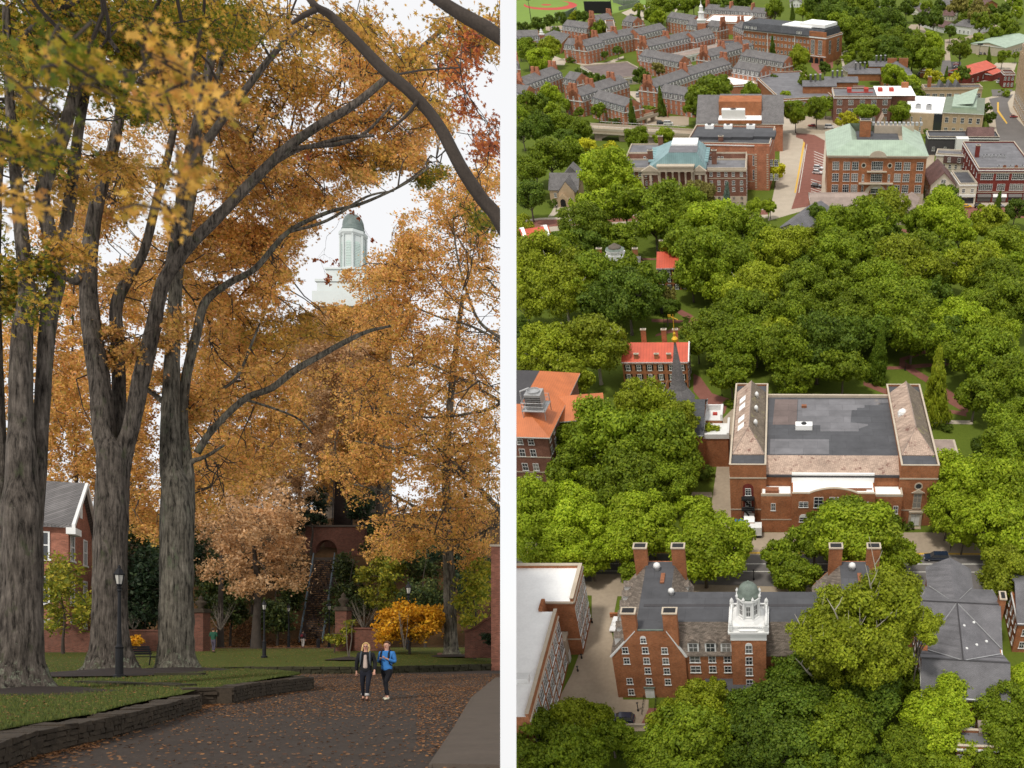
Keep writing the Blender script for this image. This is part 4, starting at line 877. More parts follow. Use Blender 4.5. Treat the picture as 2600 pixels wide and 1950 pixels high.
# --- portico hall with the blue-green roof
def portico_hall():
    h = 15.6
    B = Bld('portico_hall', 'brick and limestone hall with columned portico and blue-green copper roof', 'building', g('C', 940, 102, h), g('C', 2012, 100, h), h, bk=g('A', 2055, 1245, h))
    w = B.w; d = B.d; L = lambda x, y, z=h, k='C': B.local(g(k, x, y, z))
    xa, xb = L(1165, 100).x, L(1680, 100).x; ca, cb = L(1290, 60).x, L(1560, 60).x
    B.d = d
    b = MB(); b.box(0, 0, -1, w, d*.36, h).box(0, d*.36+.003, -1, w*.2, d*.6, h-4).box(w*.83, d*.36+.003, -1, w, d*.62, h-4).box(0, d*.62, -1, w, d, h).box(xa, -3.2, -1, xb, -.003, h)
    b.box(xa+2, d*.36+.003, -1, xb-2, d*.62-.003, h+1); b.build('wall', M['brick3'], B.root)
    st = MB(); st.box(-.1, -.1, -1, xa-.003, -.003, 4.6).box(xb+.003, -.1, -1, w+.1, -.003, 4.6).box(w+.003, -.1, -1, w+.1, d*.36, 4.6)
    for z in (11.8,): st.box(-.06, -.06, z, xa-.003, -.003, z+.3).box(xb+.003, -.06, z, w+.06, -.003, z+.3)
    st.box(-.3, -.35, h-.9, xa-.003, -.003, h).box(xb+.003, -.35, h-.9, w+.3, -.003, h).box(w+.003, -.003, h-.9, w+.3, d, h); st.build('stone_band', M['stone'], B.root)
    f = MB(); f.box(0, 0, h+.003, xa, .4, h+.6).box(xb, 0, h+.003, w, .4, h+.6).box(w-.4, .4, h+.003, w, d, h+.6).box(0, d-.4, h+.003, w, d, h+.6).box(0, .4, h+.003, .4, d-.4, h+.6)
    f.box(0, d*.36-.4, h+.003, w*.3, d*.36, h+.6).box(w*.72, d*.36-.4, h+.003, w-.5, d*.36, h+.6).box(0.5, d*.62, h+.003, w*.3, d*.62+.4, h+.6).box(w*.72, d*.62, h+.003, w-.5, d*.62+.4, h+.6); f.build('parapet', M['stone'], B.root)
    MB().box(.4, .4, h, w-.4, d*.36-.4, h+.05).box(.4, d*.62+.4, h, w-.4, d-.4, h+.05).build('roof', M['greyrf'], B.root)
    MB().box(.2, d*.36, h-4, w*.2, d*.6, h-3.9).box(w*.83, d*.36, h-4, w-.2, d*.62, h-3.9).build('low_roof', M['white_rf'], B.root)
    for x in (.88, .91, .94, .78, .81, .84): add_win(B.root, w*x-8, d*.62-.003, h-2.9, 0, 1.1, 1.8)
    for x in (.14, .18): add_win(B.root, w*x, d*.62-.003, h-2.9, 0, 1.1, 1.8)
    # stone end bays and portico
    s = MB(); ba, bb = L(1160, 0).x, L(1275, 0).x; bc, bd = L(1605, 0).x, L(1685, 0).x
    for p, q in ((ba, ca-.6), (cb+.6, bd)):
        s.box(p, -4.2, -1, q, -3.203, 5.6).box(p, -4.0, h-1.2, q, -3.203, h+.2)
        for i in range(3): x = p+(q-p)*i/2; s.box(x-.45, -3.9, 5.6, x+.45, -3.203, h-1.2)
        s.exy([(p-.4, h+.2), (q+.4, h+.2), ((p+q)/2, h+2.4)], -4.3, -2.5)
    s.box(ca-.6, -4.4, -1, cb+.6, -3.203, 5.2).box(ca-.8, -5.4, h+.4, cb+.8, -.5, h+2.2).box(ca-1.2, -5.8, h+2.2, cb+1.2, -.2, h+2.7)
    s.build('stone_facing', M['stone'], B.root)
    MB().box(ca-.5, -3.5, 5.2, cb+.5, -3.21, h+.4).build('porch_back_wall', M['brick3'], B.root)  # brown brick behind the columns, same as the hall walls
    n = 5
    for i in range(n+1):
        x = ca+(cb-ca)*i/n; MB().lathe([(.62, 5.2), (.62, 5.6), (.5, 5.7), (.42, h-.4), (.62, h-.1), (.66, h+.4)], (x, -4.7), 12).build('column', M['stone'], B.root, True)
    for i in range(n): add_win(B.root, ca+(cb-ca)*(i+.5)/n, -3.5, 6.4, 0, 1.4, 3.0, 'sash'); 
    for i in (1, 2, 3): add_win(B.root, ca+(cb-ca)*(i+.5)/n, -4.4, .6, 0, 1.8, 2.8, 'arch', 'stone')
    for x in ((ba+ca-.6)/2, (cb+.6+bd)/2):
        for z, hh in ((12, 1.7), (8, 3), (3.3, 1.6), (0, 2.2)): add_win(B.root, x, -4.22 if z < 5 else -3.2, z, 0, 1.5, hh, 'sash')
    MB().box(ca-4, -9, -1, cb+4, -4.41, .3).build('steps', M['stone'], B.root)
    xs = [L(x, 150).x for x in (1702, 1768, 1832, 1897, 1968)]; xl = [L(x, 150).x for x in (1020, 1080, 1135)]
    for z, hh in ((12.8, 1.6), (9.3, 1.7), (6.6, 1.7)):
        for x in xs+xl: add_win(B.root, x, 0, z, 0, 1.3, hh, 'sash')
    for x in xs+xl: add_win(B.root, x, -.1, 3.2, 0, 1.3, 1.3, 'sash', 'stone'); add_win(B.root, x, -.1, .2, 0, 1.5, 2.0, 'arch', 'stone')
    wins(B.root, 'r', w, d, 9, (3.2, 6.6, 9.3, 12.8), 1.2, 1.6)
    # copper roof
    xa2, xb2 = xa+.5, xb-.5; zt = h+7.0; ya = L(1340, -90, zt).y
    T0, T1 = L(1345, 1312, zt, 'A'), L(1590, 1312, zt, 'A'); yb2 = L(1420, 1200, zt, 'A').y
    y0 = -2.4; zb = h+.7; y1 = d*.82
    A_ = [(xa2, y0, zb), (xb2, y0, zb), (xb2, y1, zb), (xa2, y1, zb)]; Tq = [(T0.x, T0.y, zt), (T1.x, T0.y, zt), (T1.x-1, yb2, zt), (T0.x+1, yb2, zt)]
    r = MB()
    for k in range(4): r.face([A_[k], A_[(k+1) % 4], Tq[(k+1) % 4], Tq[k]])
    r.face([(p[0], p[1], zb-.5) for p in A_][::-1])
    for k in range(4): r.face([(A_[k][0], A_[k][1], zb-.5), (A_[(k+1) % 4][0], A_[(k+1) % 4][1], zb-.5), A_[(k+1) % 4], A_[k]])
    cr = r.build('copper_roof', M['bluemetal'], B.root)
    ym = (T0.y+yb2)/2
    MB().box(T0.x, T0.y, zt+.004, T1.x, ym, zt+.1).build('roof_top', M['greyrf'], cr); MB().box(T0.x+.5, ym, zt+.004, T1.x-.5, yb2, zt+.7).build('roof_top', M['white_rf'], cr)
    for s_ in (0, 1):
        for i in range(6):
            y = y0+9+i*(y1-y0-12)/6; X0 = xa2-.6 if s_ == 0 else xb2+.6; X1 = xa2+6 if s_ == 0 else xb2-6
            MB().exy([(-.0, 0), (1.8, 0), (1.6, .7), (.9, 1.1), (.2, .7)], 0, abs(X1-X0)).build('roof_rib', M['bluemetal'], cr, M=Matrix.Translation((max(X0, X1), y, zb+.4)) @ Matrix.Rotation(R(90), 4, 'Z'))
    for i in range(5): add_dormer(cr, ca+1+(cb-ca-2)*i/4, y0+2.2, zb+1.0, 0, 'bluemetal', w=1.8, h=2.0, dep=3, gable=True)
    for x, y in ((.085+.14, .2), (.67+.07, .2), (.27, .8), (.78, .8)): chimney(B.root, w*x, d*y, h, h+5.5, 2.2, 1.6, 'brick3')
portico_hall()

# --- rest of the middle distance, as blocks with their own roofs
def block(name, label, k, fl, fr, bk, h, wall='brick', roof='dark', rows=(), nf=0, nr=0, nl=0, ww=1.3, wh=1.8, st='sash', par='stone', kind='flat', rh=3, over=.5, band=None, cor='white', group=None, cat='building'):
    B = Bld(name, label, cat, g(k, *fl, h), g(k, *fr, h), h, bk=g(k, *bk, h), group=group)
    w, d = B.w, B.d
    if kind == 'flat': B.walls(wall, cornice=cor, band=band); B.flat(roof, par, .6, .4, wall)
    elif kind == 'hip': B.walls(wall, cornice=cor, band=band); B.hip(roof, rh, over)
    elif kind == 'gu': pr = [(0, h), (d/2, h+rh), (d, h)]; B.walls(wall, pr, cornice=cor, band=band); B.prof_roof(pr, roof)
    elif kind == 'gv':
        B.walls(wall, cornice=None); b = MB(); b.exy([(0, h+.001), (w, h+.001), (w/2, h+rh-.2)], 0, d); b.build('gable_wall', M[wall], B.root)
        MB().exy([(-over, h-.35), (w/2, h+rh-.2), (w/2, h+rh+.1), (-over, h-.1)][::-1], -over, d+over).exy([(w+over, h-.35), (w/2, h+rh-.2), (w/2, h+rh+.1), (w+over, h-.1)], -over, d+over).build('roof', M[roof], B.root)
    if nf: wins(B.root, 'f', w, d, nf, rows, ww, wh, st)
    if nr: wins(B.root, 'r', w, d, nr, rows, ww, wh, st)
    if nl: wins(B.root, 'l', w, d, nl, rows, ww, wh, st)
    return B
B = block('lecture_hall', 'wide brick hall with dark flat roof and raised roof sections behind the portico hall', 'A', (1500, 1235), (2215, 1250), (1530, 1085), 19, 'brick2', 'dark', (12, 5), 0, 0, 0, band=(3.5, 15))
for x, y in ((1590, 1200), (1775, 1200), (1965, 1195)):
    p = B.local(g('A', x, y, 19)); MB().exx([(0, 0), (9, 0), (9, 1.8), (0, 1.2)][::-1], 0, 16).build('roof_section', M['dark'], B.root, M=Matrix.Translation((p.x, p.y, 19.05)))
for x in (1660, 1820, 2015): p = B.local(g('A', x, 1110, 19)); hvac(B.root, p.x, p.y, 19.05, 4, 3, 1.6, 'white_rf')
xw = B.local(g('A', 2080, 1300, 14)).x
for X in (2105, 2240, 2285):
    x = B.local(g('A', X, 1350, 12)).x
    for z in (4.5, 10.5): add_win(B.root, x, 0, z, 0, 2.4 if X == 2105 else 1.8, 4.2 if X == 2105 else 2.6, 'grid')
MB().box(B.w-7, -.5, -1, B.w, -.003, 19).build('corner_pier', M['brick2'], B.root)
qn = MB(); [qn.box(x, -.62, z, x+.9, -.503, z+.5) for x in (B.w-6.8, B.w-1.4) for z in [1+i*1.0 for i in range(15)]]; qn.build('stone_quoins', M['stone'], B.root)
B = block('penthouse_hall', 'hall with grey sloping roof and brick penthouse holding a white cooling unit', 'A', (1590, 1062), (2330, 1062), (1770, 910), 13, 'brick2', 'slate', cor='white', kind='hip', rh=1)
B.roof.hide_render = False
w, d = B.w, B.d; MB().box(w*.25, -.8, 13, w*.75, d*.25, 14.6).box(w*.25, d*.24, 14.6, w*.75, d*.6, 21).build('penthouse', M['brick'], B.root)
MB().box(w*.25, -.5, 14.6, w*.75, d*.235, 14.75).build('penthouse_roof', M['white_rf'], B.root)
MB().exx([(0, 13.2), (d*.62, 21.2), (d, 13.2)][::-1], -.5, w*.25).exx([(0, 13.2), (d*.62, 21.2), (d, 13.2)][::-1], w*.75, w+.5).exx([(d*.6, 21), (d*.66, 21.3), (d, 13.2)][::-1], w*.25, w*.75).build('side_roof', M['slate'], B.root)
hvac(B.root, w*.29, .4, 14.8, 12, 4.5, 4.2, 'white'); 

B = block('copper_roof_school', 'wide brick building with pale green metal roof and arched limestone entrance', 'B', (519, 1347), (1366, 1353), (515, 1150), 19.2, 'brick', 'greenmetal', cor='stone', band=(4.0,))
w, d = B.w, B.d; B.roof.name = 'flat_roof'
fr_ = 5.5; e_ = .8; zr = 19.9
r = MB(); q = 10.5; rz = zr+4.2
r.face([(-e_, -e_, zr), (w+e_, -e_, zr), (w-q, q-2.5, rz), (q, q-2.5, rz)]).face([(-e_, d+e_, zr), (-e_, -e_, zr), (q, q-2.5, rz), (q, d-2, rz)]).face([(w+e_, -e_, zr), (w+e_, d+e_, zr), (w-q+2, d-2, rz), (w-q, q-2.5, rz)])
r.face([(q, d-2, rz), (q, q-2.5, rz), (q+3, q-1.5, zr+.8), (q+3, d-2, zr+.8)]).face([(q, q-2.5, rz), (w-q, q-2.5, rz), (w-q-2, q+1.5, zr+.8), (q+3, q+1.5, zr+.8)])
r.face([(-e_, d+e_, zr), (q, d-2, rz), (w-q+2, d-2, rz), (w+e_, d+e_, zr)][::-1]).box(-e_, -e_, zr-.5, w+e_, d+e_, zr-.01, 1); r.build('hip_roof', [M['greenmetal'], M['stone']], B.root)
MB().box(q+3, q+1.5, zr, w-q, d-2, zr+1).build('well_roof', M['dark'], B.root)
X = lambda x: B.local(g('B', x, 1400, 16)).x
chimney(B.root, X(850), d*.72, 19, 27.5, 5, 4, 'brick'); MB().box(X(940), d-6, 19.5, w-3, d-2, 24).build('penthouse', M['stone'], B.root)
for i in range(12): roofbox(B.root, 'roof_unit', X(920)+i*2.0, d-5.6, 24, X(920)+i*2.0+1.2, d-3.5, 25.2, 'metal')
MB().exy([(X(880), 19.3)]+[(X(935)+3.8*math.cos(a), 19.3+2.6*math.sin(a)) for a in [math.pi-k*math.pi/10 for k in range(11)]][::1]+[(X(990), 19.3)], -1.1, -.82).build('arched_crest', M['stone'], B.root)
for xx in (582, 675, 748, 1115, 1190, 1300):
    for z in (14.0, 9.3, 4.7, .2): add_win(B.root, X(xx), 0, z, 0, 2.9, 3.2 if z > 1 else 3.0, 'grid')
for z, hh in ((14.0, 3.4), (9.2, 3.2)): add_win(B.root, X(935), 0, z, 0, 5, hh, 'grid')
for xx in (820, 1043):
    add_win(B.root, X(xx), 0, 9.2, 0, 1, 3); add_win(B.root, X(xx), 0, 4.6, 0, 1, 3)
    MB().lathe([(1.1, 0), (1.1, .15), (.75, .15), (.75, .05)], n=16).lathe([(.74, 0), (.74, .06)], n=16, m=1).build('round_window', [M['stone'], M['glass']], B.root, M=Matrix.Translation((X(xx), 0, 15.8)) @ Matrix.Rotation(R(90), 4, 'X'))
MB().box(X(850), -1.2, 13.2, X(1020), -.01, 13.6).box(X(785), -1.4, 8.3, X(1080), -.01, 8.8).build('balcony', M['stone'], B.root)
a0 = X(935); MB().exy([(a0-5.6, 0), (a0-3, 0)]+[(a0-3*math.cos(k*math.pi/10), 4.2+3*math.sin(k*math.pi/10)) for k in range(11)]+[(a0+3, 0), (a0+5.6, 0)]+[(a0+5.2*math.cos(k*math.pi/10), 3.6+4.7*math.sin(k*math.pi/10)) for k in range(11)], -.5, -.01).build('entrance_arch', M['stone'], B.root)
add_win(B.root, a0, -.02, 4.4, 0, 4.4, 2.0, 'arch'); MB().box(a0-2.6, -.1, 0, a0+2.6, -.03, 3.8).build('door', M['blackm'], B.root)
MB().box(-.2, -.25, -1, a0-5.7, -.003, 3.9).box(a0+5.7, -.25, -1, w+.2, -.003, 3.9).build('stone_base', M['stone'], B.root)

B = block('white_roof_hall', 'four storey brick hall with half white and half grey flat roof and red ducts', 'B', (568, 838), (1060, 838), (570, 765), 12.8, 'brick3', 'greyrf', (.6, 4.9, 9.2), 5, 0, 0, 2.8, 2.4, 'grid')
w, d = B.w, B.d; MB().box(w+.01, 3, -1, w+14, d+4, 12.8).box(w*.38, d, -1, w*.6, d+6, 13.5).build('wall', M['brick3'], B.root)
MB().box(w*.75, 1, 13.43, w+14, d+4, 13.55).build('white_roof', M['white_rf'], B.root); MB().box(w+8, d-1, 13.5, w+12, d+2, 16).build('penthouse', M['brick'], B.root)
for x in (.25, .55, .8, 1.0): MB().box(w*x, d*.5, 13.5, w*x+2.5, d*.7, 15.0).build('roof_duct', M['redclay'], B.root)
MB().box(w*.25, d*.35, 13.6, w*.7, d*.38, 14).build('roof_pipe', M['redclay'], B.root)
block('pink_gable_house', 'little pinkish gabled dormer front between two round trees', 'B', (955, 1085), (1025, 1085), (960, 1050), 6, 'stone2', 'tanslate', (1,), 1, kind='gv', rh=5)

# --- long science building with sawtooth roofs
B = block('sawtooth_hall', 'long low brick and glass building with grey sloping roof bays and twin vents', 'B', (112, 862), (560, 838), (870, 590), 7, 'brick', 'greyrf', (1.0, 4.0), 8, 0, 0, 2.4, 1.6, 'grid')
for i, (x, y) in enumerate(((300, 805), (490, 770), (690, 695), (870, 630))):
    q = B.local(g('B', x, y, 7)); MB().exx([(0, 0), (8, 0), (8, 5), (0, 3.5)][::-1], 0, 20).build('roof_bay', M['brick'], B.root, M=Matrix.Translation((q.x, q.y, 7)) @ Matrix.Rotation(-B.a, 4, 'Z'))
    MB().exx([(-.4, 3.6), (8.4, 5.1), (8.4, 5.4), (-.4, 3.9)][::-1], -.4, 20.4).build('bay_roof', M['greyshingle'], B.root, M=Matrix.Translation((q.x, q.y, 7)) @ Matrix.Rotation(-B.a, 4, 'Z'))
    c = MB(); [c.lathe([(.6, 11), (.6, 15.5), (.75, 15.5), (.75, 15.9)], (q.x+6+k*3, q.y+5), 10) for k in range(3)]; c.build('vent_stack', M['metal'], B.root, True)
B = block('sawtooth_hall', 'grey hip-roofed brick end block of the science building beside the woods', 'B', (990, 640), (1240, 640), (1010, 570), 8, 'brick', 'greyshingle', (1, 4), 6, kind='hip', rh=5)
for x in (.2, .6): MB().box(B.w*x, B.d*.55, 8, B.w*x+6, B.d*.55+1.2, 14.5).build('brick_screen', M['brick'], B.root)
block('octagon_pavilion', 'low pavilion with pale ribbed pyramid roof left of the sawtooth hall vents', 'B', (675, 610), (845, 605), (690, 575), 4, 'stone', 'slate', kind='hip', rh=5)
# --- beige halls
B = block('beige_hall', 'beige classical stone hall with dark green hipped roof over a white and mint inner roof', 'B', (1510, 965), (1850, 980), (1485, 830), 11, 'stone2', 'greenmetal2', kind='hip', rh=2.6, cor='stone', rows=(1.2, 6.2), nf=5, ww=1.9, wh=2.5)
w, d = B.w, B.d; MB().face([(6, 9, 13.0), (w-6, 6, 14.5), (w-4, d-5, 17), (8, d-4, 13.6)]).box(4, 5, 11, w-4, d-3, 13).build('inner_roof', M['greenmetal'], B.root)
pl = MB(); [pl.box(x-.35, -.3, 0, x+.35, -.003, 10.2) for x in [w*i/5 for i in range(6)]]; pl.build('pilaster', M['stone2'], B.root)
MB().box(-22, 0.01, -1, -5, d+2, 10).build('wall', M['stone2'], B.root); MB().box(-21.6, .4, 10.01, -.7, d+1.6, 10.5).build('white_roof', M['white_rf'], B.root)
MB().box(-5, .3, -1, -.01, d, 10).build('glazed_stair', M['glass'], B.root); hvac(B.root, -16, 8, 10.5, 3, 2.5, 2); hvac(B.root, -10, 6, 10.5, 3, 2.5, 2.5)
for z in (1.5, 6): add_win(B.root, -12, .01, z, 0, 1, 2.2); add_win(B.root, -17, .01, z, 0, 1, 2.2)
B = block('beige_hall', 'long beige hall with three pointed roof monitors behind the green-roofed classical hall', 'B', (1345, 765), (1845, 760), (1390, 735), 9, 'stone2', 'dark', (2.5,), 8, ww=3, wh=4, st='grid', cor='stone')
for x in (.25, .4, .53): MB().exy([(0, 0), (5, 0), (1.2, 3.6)], 0, B.d*.8).build('roof_monitor', M['greyrf'], B.root, M=Matrix.Translation((B.w*x, 1, 9.1)))
chimney(B.root, 3, 2, 0, 15, 2, 2, 'brick')
# --- tall classical block at the right edge
h = 32; Bt = Bld('tall_stone_hall', 'tall tan stone building with giant pilasters cut off by the right edge', 'building', g('B', 2290, 1020, 9), west(g('B', 2290, 1020, 9), -20), h, d=72)
Bt.walls('stone2', cornice='stone', band=(9, 12.5)).flat('greyrf'); pl = MB(); [pl.box(-.9, y, 12.8, -.003, y+1.5, 29) for y in [2+i*5.2 for i in range(14)]]; pl.build('pilaster', M['stone2'], Bt.root)
wins(Bt.root, 'l', 20, 72, 13, (13.5, 17.5, 21.5, 25.5), 2.2, 3, 'grid', a=1.5, b=71); wins(Bt.root, 'l', 20, 72, 13, (1.5, 5.5), 2.2, 2.6, 'grid', a=1.5, b=71)
# --- shops
B = block('back_shop', 'long low dark flat-roofed shop building with white roof box left of the brick store', 'B', (1380, 1185), (1990, 1190), (1385, 1135), 8, 'asphalt_dk', 'dark', (2,), 6)
MB().exx([(0, 8), (5, 12), (10, 8)][::-1], B.w*.55, B.w*.93).build('brown_roof', M['brownshingle'], B.root); roofbox(B.root, 'roof_box', B.w*.38, -6, 2, B.w*.55, -1, 9, 'white')
B = block('mansard_house', 'cream house with dark mansard dormers and grey flat roof behind the brown gable house', 'B', (1445, 1330), (1705, 1345), (1440, 1290), 9.5, 'cream', 'greyrf', (.8, 3.8), 5)
MB().box(3.8, -.35, 6.2, B.w, -.01, 9.3).build('mansard', M['brownshingle'], B.root); add_win(B.root, B.w*.45, -.35, 6.8, 0, 1.4, 1.9); add_win(B.root, B.w*.78, -.35, 6.8, 0, 1.4, 1.9)
B = block('gable_house', 'cream timber house with steep brown shingle gable roof', 'B', (1400, 1590), (1610, 1590), (1400, 1470), 6.5, 'cream', 'brownshingle', (.6, 3.6), 3, 0, 4, kind='gv', rh=5.2, wh=1.5)
add_win(B.root, B.w/2, 0, 7.3, 0, 2.2, 1.5, 'grid')
B = block('cream_shop', 'narrow cream shop with dark flat roof between gable house and brick store', 'B', (1650, 1590), (1800, 1588), (1615, 1480), 8, 'cream', 'dark', (4.8,), 2, ww=1.4, wh=1.6)
MB().box(.8, -.12, .3, B.w-.8, -.003, 2.6).build('shop_window', M['glass'], B.root); MB().box(.3, -.3, 3.0, B.w-.3, -.003, 4.0).build('shop_sign', M['white'], B.root)
B = block('brick_store', 'large red brick store block with grey flat roof and big shop windows', 'B', (1812, 1460), (2290, 1460), (1730, 1228), 13.6, 'brick_dk', 'greyrf', par='stone')
w, d = B.w, B.d
for i, x in enumerate((1890, 2025, 2160, 2290)):
    X_ = B.local(g('B', x, 1500, 12)).x
    add_win(B.root, X_, 0, 9.6, 0, 5.6, 2.6, 'grid'); add_win(B.root, X_, 0, 5.2, 0, 3.6 if i == 1 else 6.2, 2.6, 'grid')
    MB().box(X_-3, -.1, .4, X_+3, -.003, 2.6).build('shop_window', M['glass'], B.root); MB().exx([(-1.2, 2.7), (-.01, 3.6), (-.01, 3.3), (-1.2, 2.5)][::-1], X_-3.1, X_+3.1).build('awning', M['white' if i == 1 else 'asphalt'], B.root)
MB().box(-.01, -.15, 4.2, w, -.003, 4.5).box(-.01, -.15, 12.2, w, -.003, 12.5).build('stone_band', M['stone'], B.root)
chimney(B.root, 2.5, d*.45, 12, 18.5, 1.8, 1.8, 'brick_dk')
for i in range(7): hvac(B.root, 5+i*1.6, d*.42+(i % 2), 13.7, 1.1, 1.1, .9)
for i in range(6): hvac(B.root, w*.35+i*2.6, 2, 13.7, 1.3, 1.1, 1, 'rust' if i % 2 else 'metal')
wins(B.root, 'l', w, d, 7, (9.6, 5.4), 1.2, 1.9)
# --- market hall roofs next to the trees
B = block('market_hall', 'low hall with long tan metal roof and a row of white windows below it', 'D', (370, 415), (860, 412), (378, 300), 6, 'brick', 'tanrf', (3.0,), 9, ww=2, wh=2, kind='gu', rh=2.2)
B = block('market_hall', 'grey shingle roofed pavilion with pale ridge at the end of the brick street', 'D', (90, 610), (290, 640), (110, 380), 6, 'stone', 'greyshingle', kind='gv', rh=2.5)
MB().box(B.w+.4, B.d*.55, 5, B.w+6, B.d*.95, 5.4).build('porch_roof', M['white_rf'], B.root)
B = block('market_hall', 'striped grey metal roof slope hidden by trees in front of the limestone entrance', 'D', (1110, 470), (1245, 480), (1085, 330), 5, 'stone', 'tanrf', kind='gv', rh=2)
# --- far right
block('red_roof_shop', 'dark red brick building with pinkish red metal roof', 'B', (1745, 640), (1965, 570), (1720, 560), 6, 'brick_dk', 'redmetal', (1.5,), 5, kind='gu', rh=2.5, over=.3)
block('red_roof_shop', 'small lean-to with pinkish red roof at the right end of the red metal roof', 'B', (1930, 640), (2010, 610), (1915, 600), 4, 'brick_dk', 'redmetal', kind='gu', rh=1.2)
block('brick_office', 'small two storey brick office left of the tall tan stone building', 'B', (2030, 640), (2125, 640), (2035, 610), 7.5, 'brick_dk', 'brownrf', (1, 4.4), 3)
block('green_roof_warehouse', 'long warehouse with pale green metal roof at the right edge', 'B', (2040, 410), (2300, 330), (1880, 335), 6, 'stone', 'greenmetal', (1.2,), 12, kind='gu', rh=2, ww=2)
B = block('brick_hall', 'big orange brick hall with dark mansard roof, white penthouse and arched porch', 'A', (1990, 255), (2700, 330), (1995, 200), 15.5, 'brick', 'dark', (3.5, 7.5, 11.5), 22, ww=1.8, wh=1.8)
w, d = B.w, B.d
MB().exx([(-1, 15.6), (-1, 16.3), (1.5, 20), (d-1.5, 20), (d+1, 16.3), (d+1, 15.6)][::-1], -.8, w*.97).build('mansard_roof', M['slate_dk'], B.root)
MB().box(w*.45, 3, 20.01, w*.8, d-3, 20.6).box(w*.65, 4, 20.6, w*.95, d-2, 22.5).build('white_penthouse', M['white_rf'], B.root)
for x in (.02, .05, .1, .14, .66, .69, .83, .86): add_dormer(B.root, w*x+1, -.9, 16.2, 0, 'slate_dk', w=1.8, h=2, dep=2.5)
MB().box(w-13, -1.0, -1, w+.5, -.003, 19).build('end_bay', M['brick'], B.root)
for x in (w-10, w-4): add_win(B.root, x, -1.0, 5.5, 0, 3.2, 8.5, 'grid')
for q in (-11, -6.5, -2.5): MB().exy([(w+q-1.6, -.5), (w+q+1.6, -.5)]+[(w+q+1.6*math.cos(a), 2+1.6*math.sin(a)) for a in [k*math.pi/8 for k in range(9)]], -1.08, -1.003).build('arch', M['blackm'], B.root)
MB().box(w-13.2, -1.3, 4.2, w+.7, -.2, 4.6).box(w-13.2, -1.3, 15.2, w+.7, -.2, 15.9).box(w*.63, -.3, 0, w*.635, -.003, 15).box(w*.3, -.3, 0, w*.305, -.003, 15).build('stone_band', M['white'], B.root)
wins(B.root, 'r', w, d, 2, (5.5,), 3, 8, 'grid')
# --- houses
hs = (('white house with grey roof at the top edge among dark trees', 'B', (1285, 75), (1405, 60), (1285, 45), 5, 'white', 'slate'),
      ('brown-roofed house below the white house at the top edge', 'B', (1310, 112), (1420, 105), (1315, 85), 3, 'cream', 'brownrf'),
      ('house with long brown roof left of the tan and white gabled house', 'B', (1510, 235), (1640, 225), (1510, 160), 4, 'white', 'brownshingle'),
      ('white gabled house with mauve roof beside the curving road', 'B', (1600, 215), (1745, 235), (1610, 150), 5.5, 'white', 'slate'),
      ('grey steep roofed house left of the white house at the top edge', 'B', (880, 80), (975, 110), (850, 20), 5, 'stone', 'slate'),
      ('dark brown roofed house between round trees right of centre top', 'B', (1500, 130), (1600, 135), (1500, 100), 4, 'cream', 'brownshingle'),
      ('pinkish house at the top right edge', 'B', (1860, 40), (1975, 35), (1865, 5), 6, 'brick', 'brownshingle'),
      ('pale house at the top edge above the parked cars', 'B', (1450, 40), (1560, 45), (1455, 5), 5, 'stone', 'slate'),
      ('pale house at the top edge left of the dark woods', 'B', (190, 20), (290, 20), (195, 0), 4, 'white', 'slate'))
for i, (lab, k, a, b_, c_, h, wm, rm) in enumerate(hs): block('house', lab, k, a, b_, c_, h, wm, rm, (1.0,), 4, 0, 2, kind='gu' if i % 2 else 'gv', rh=3, group='houses beyond the woods', cat='house')
B = block('white_shed', 'white roofed shed between the yellow-green trees', 'B', (1310, 620), (1415, 625), (1320, 595), 3, 'brick', 'white_rf', cat='shed')

# --- dormitory quarter
dn = [0]
def dorm(label, a, b_, dep=13, h=8.0, rh=3.0, rows=(.5, 3.1, 5.7), chs=(0, 1), k='A', side='both', roofm='slate', ends=True, steep=2.7):
    B = Bld('dormitory_wing', label, 'dormitory', g(k, *a, h), g(k, *b_, h), h, d=dep, group='brick dormitory wings with rows of white dormers'); w, d = B.w, dep
    pr = [(0, h), (1.1, h+steep), (d/2, h+steep+rh), (d-1.1, h+steep), (d, h)]
    B.walls('brick2', pr); 
    low = [(y, z-.25) for y, z in pr]
    MB().exx([(-.3, h-.1), (1.0, h+steep), (d/2, h+steep+rh), (d-1.0, h+steep), (d+.3, h-.1)][::-1]+[(0, h-.2), (1.3, h+steep-.25), (d/2, h+steep+rh-.3), (d-1.3, h+steep-.25), (d, h-.2)], .25, w-.25).build('roof', M[roofm], B.root)
    roof = [o for o in B.root.children if o.name.startswith('roof')][0]
    MB().exx([(0, h), (1.1, h+steep+.05), (1.25, h+steep-.1), (.2, h)][::-1], -.1, w+.1).build('slate_skirt', M['slate_dk'], B.root)
    n = max(2, int(w/3.4))
    for i in range(n):
        x = w*(i+.5)/n; add_dormer(roof, x, -.12, h+.3, 0, 'slate_dk', w=1.75, h=2.1, dep=2.2)
    n2 = max(2, int(w/3.6)); wins(B.root, 'f', w, d, min(n2, 20), rows, 1.15, 1.6)
    if ends:
        for f in 'lr': wins(B.root, f, w, d, 3, rows+(8.4,), 1.1, 1.6)
    for c in chs:
        e = 0 if c == 0 else w; c_ = MB(); x = e+(.55 if c == 0 else -.55) if c in (0, 1) else w*c
        c_.box(x-.55, d/2-3.2, h if c in (0, 1) else h+3, x+.55, d/2+3.2, h+steep+rh+.2).box(x-.6, d/2-2.6, h+steep+rh+.2, x+.6, d/2-.5, h+steep+rh+2.8).box(x-.6, d/2+.5, h+steep+rh+.2, x+.6, d/2+2.6, h+steep+rh+2.8); c_.build('chimney', M['brick2'], roof)
    return B
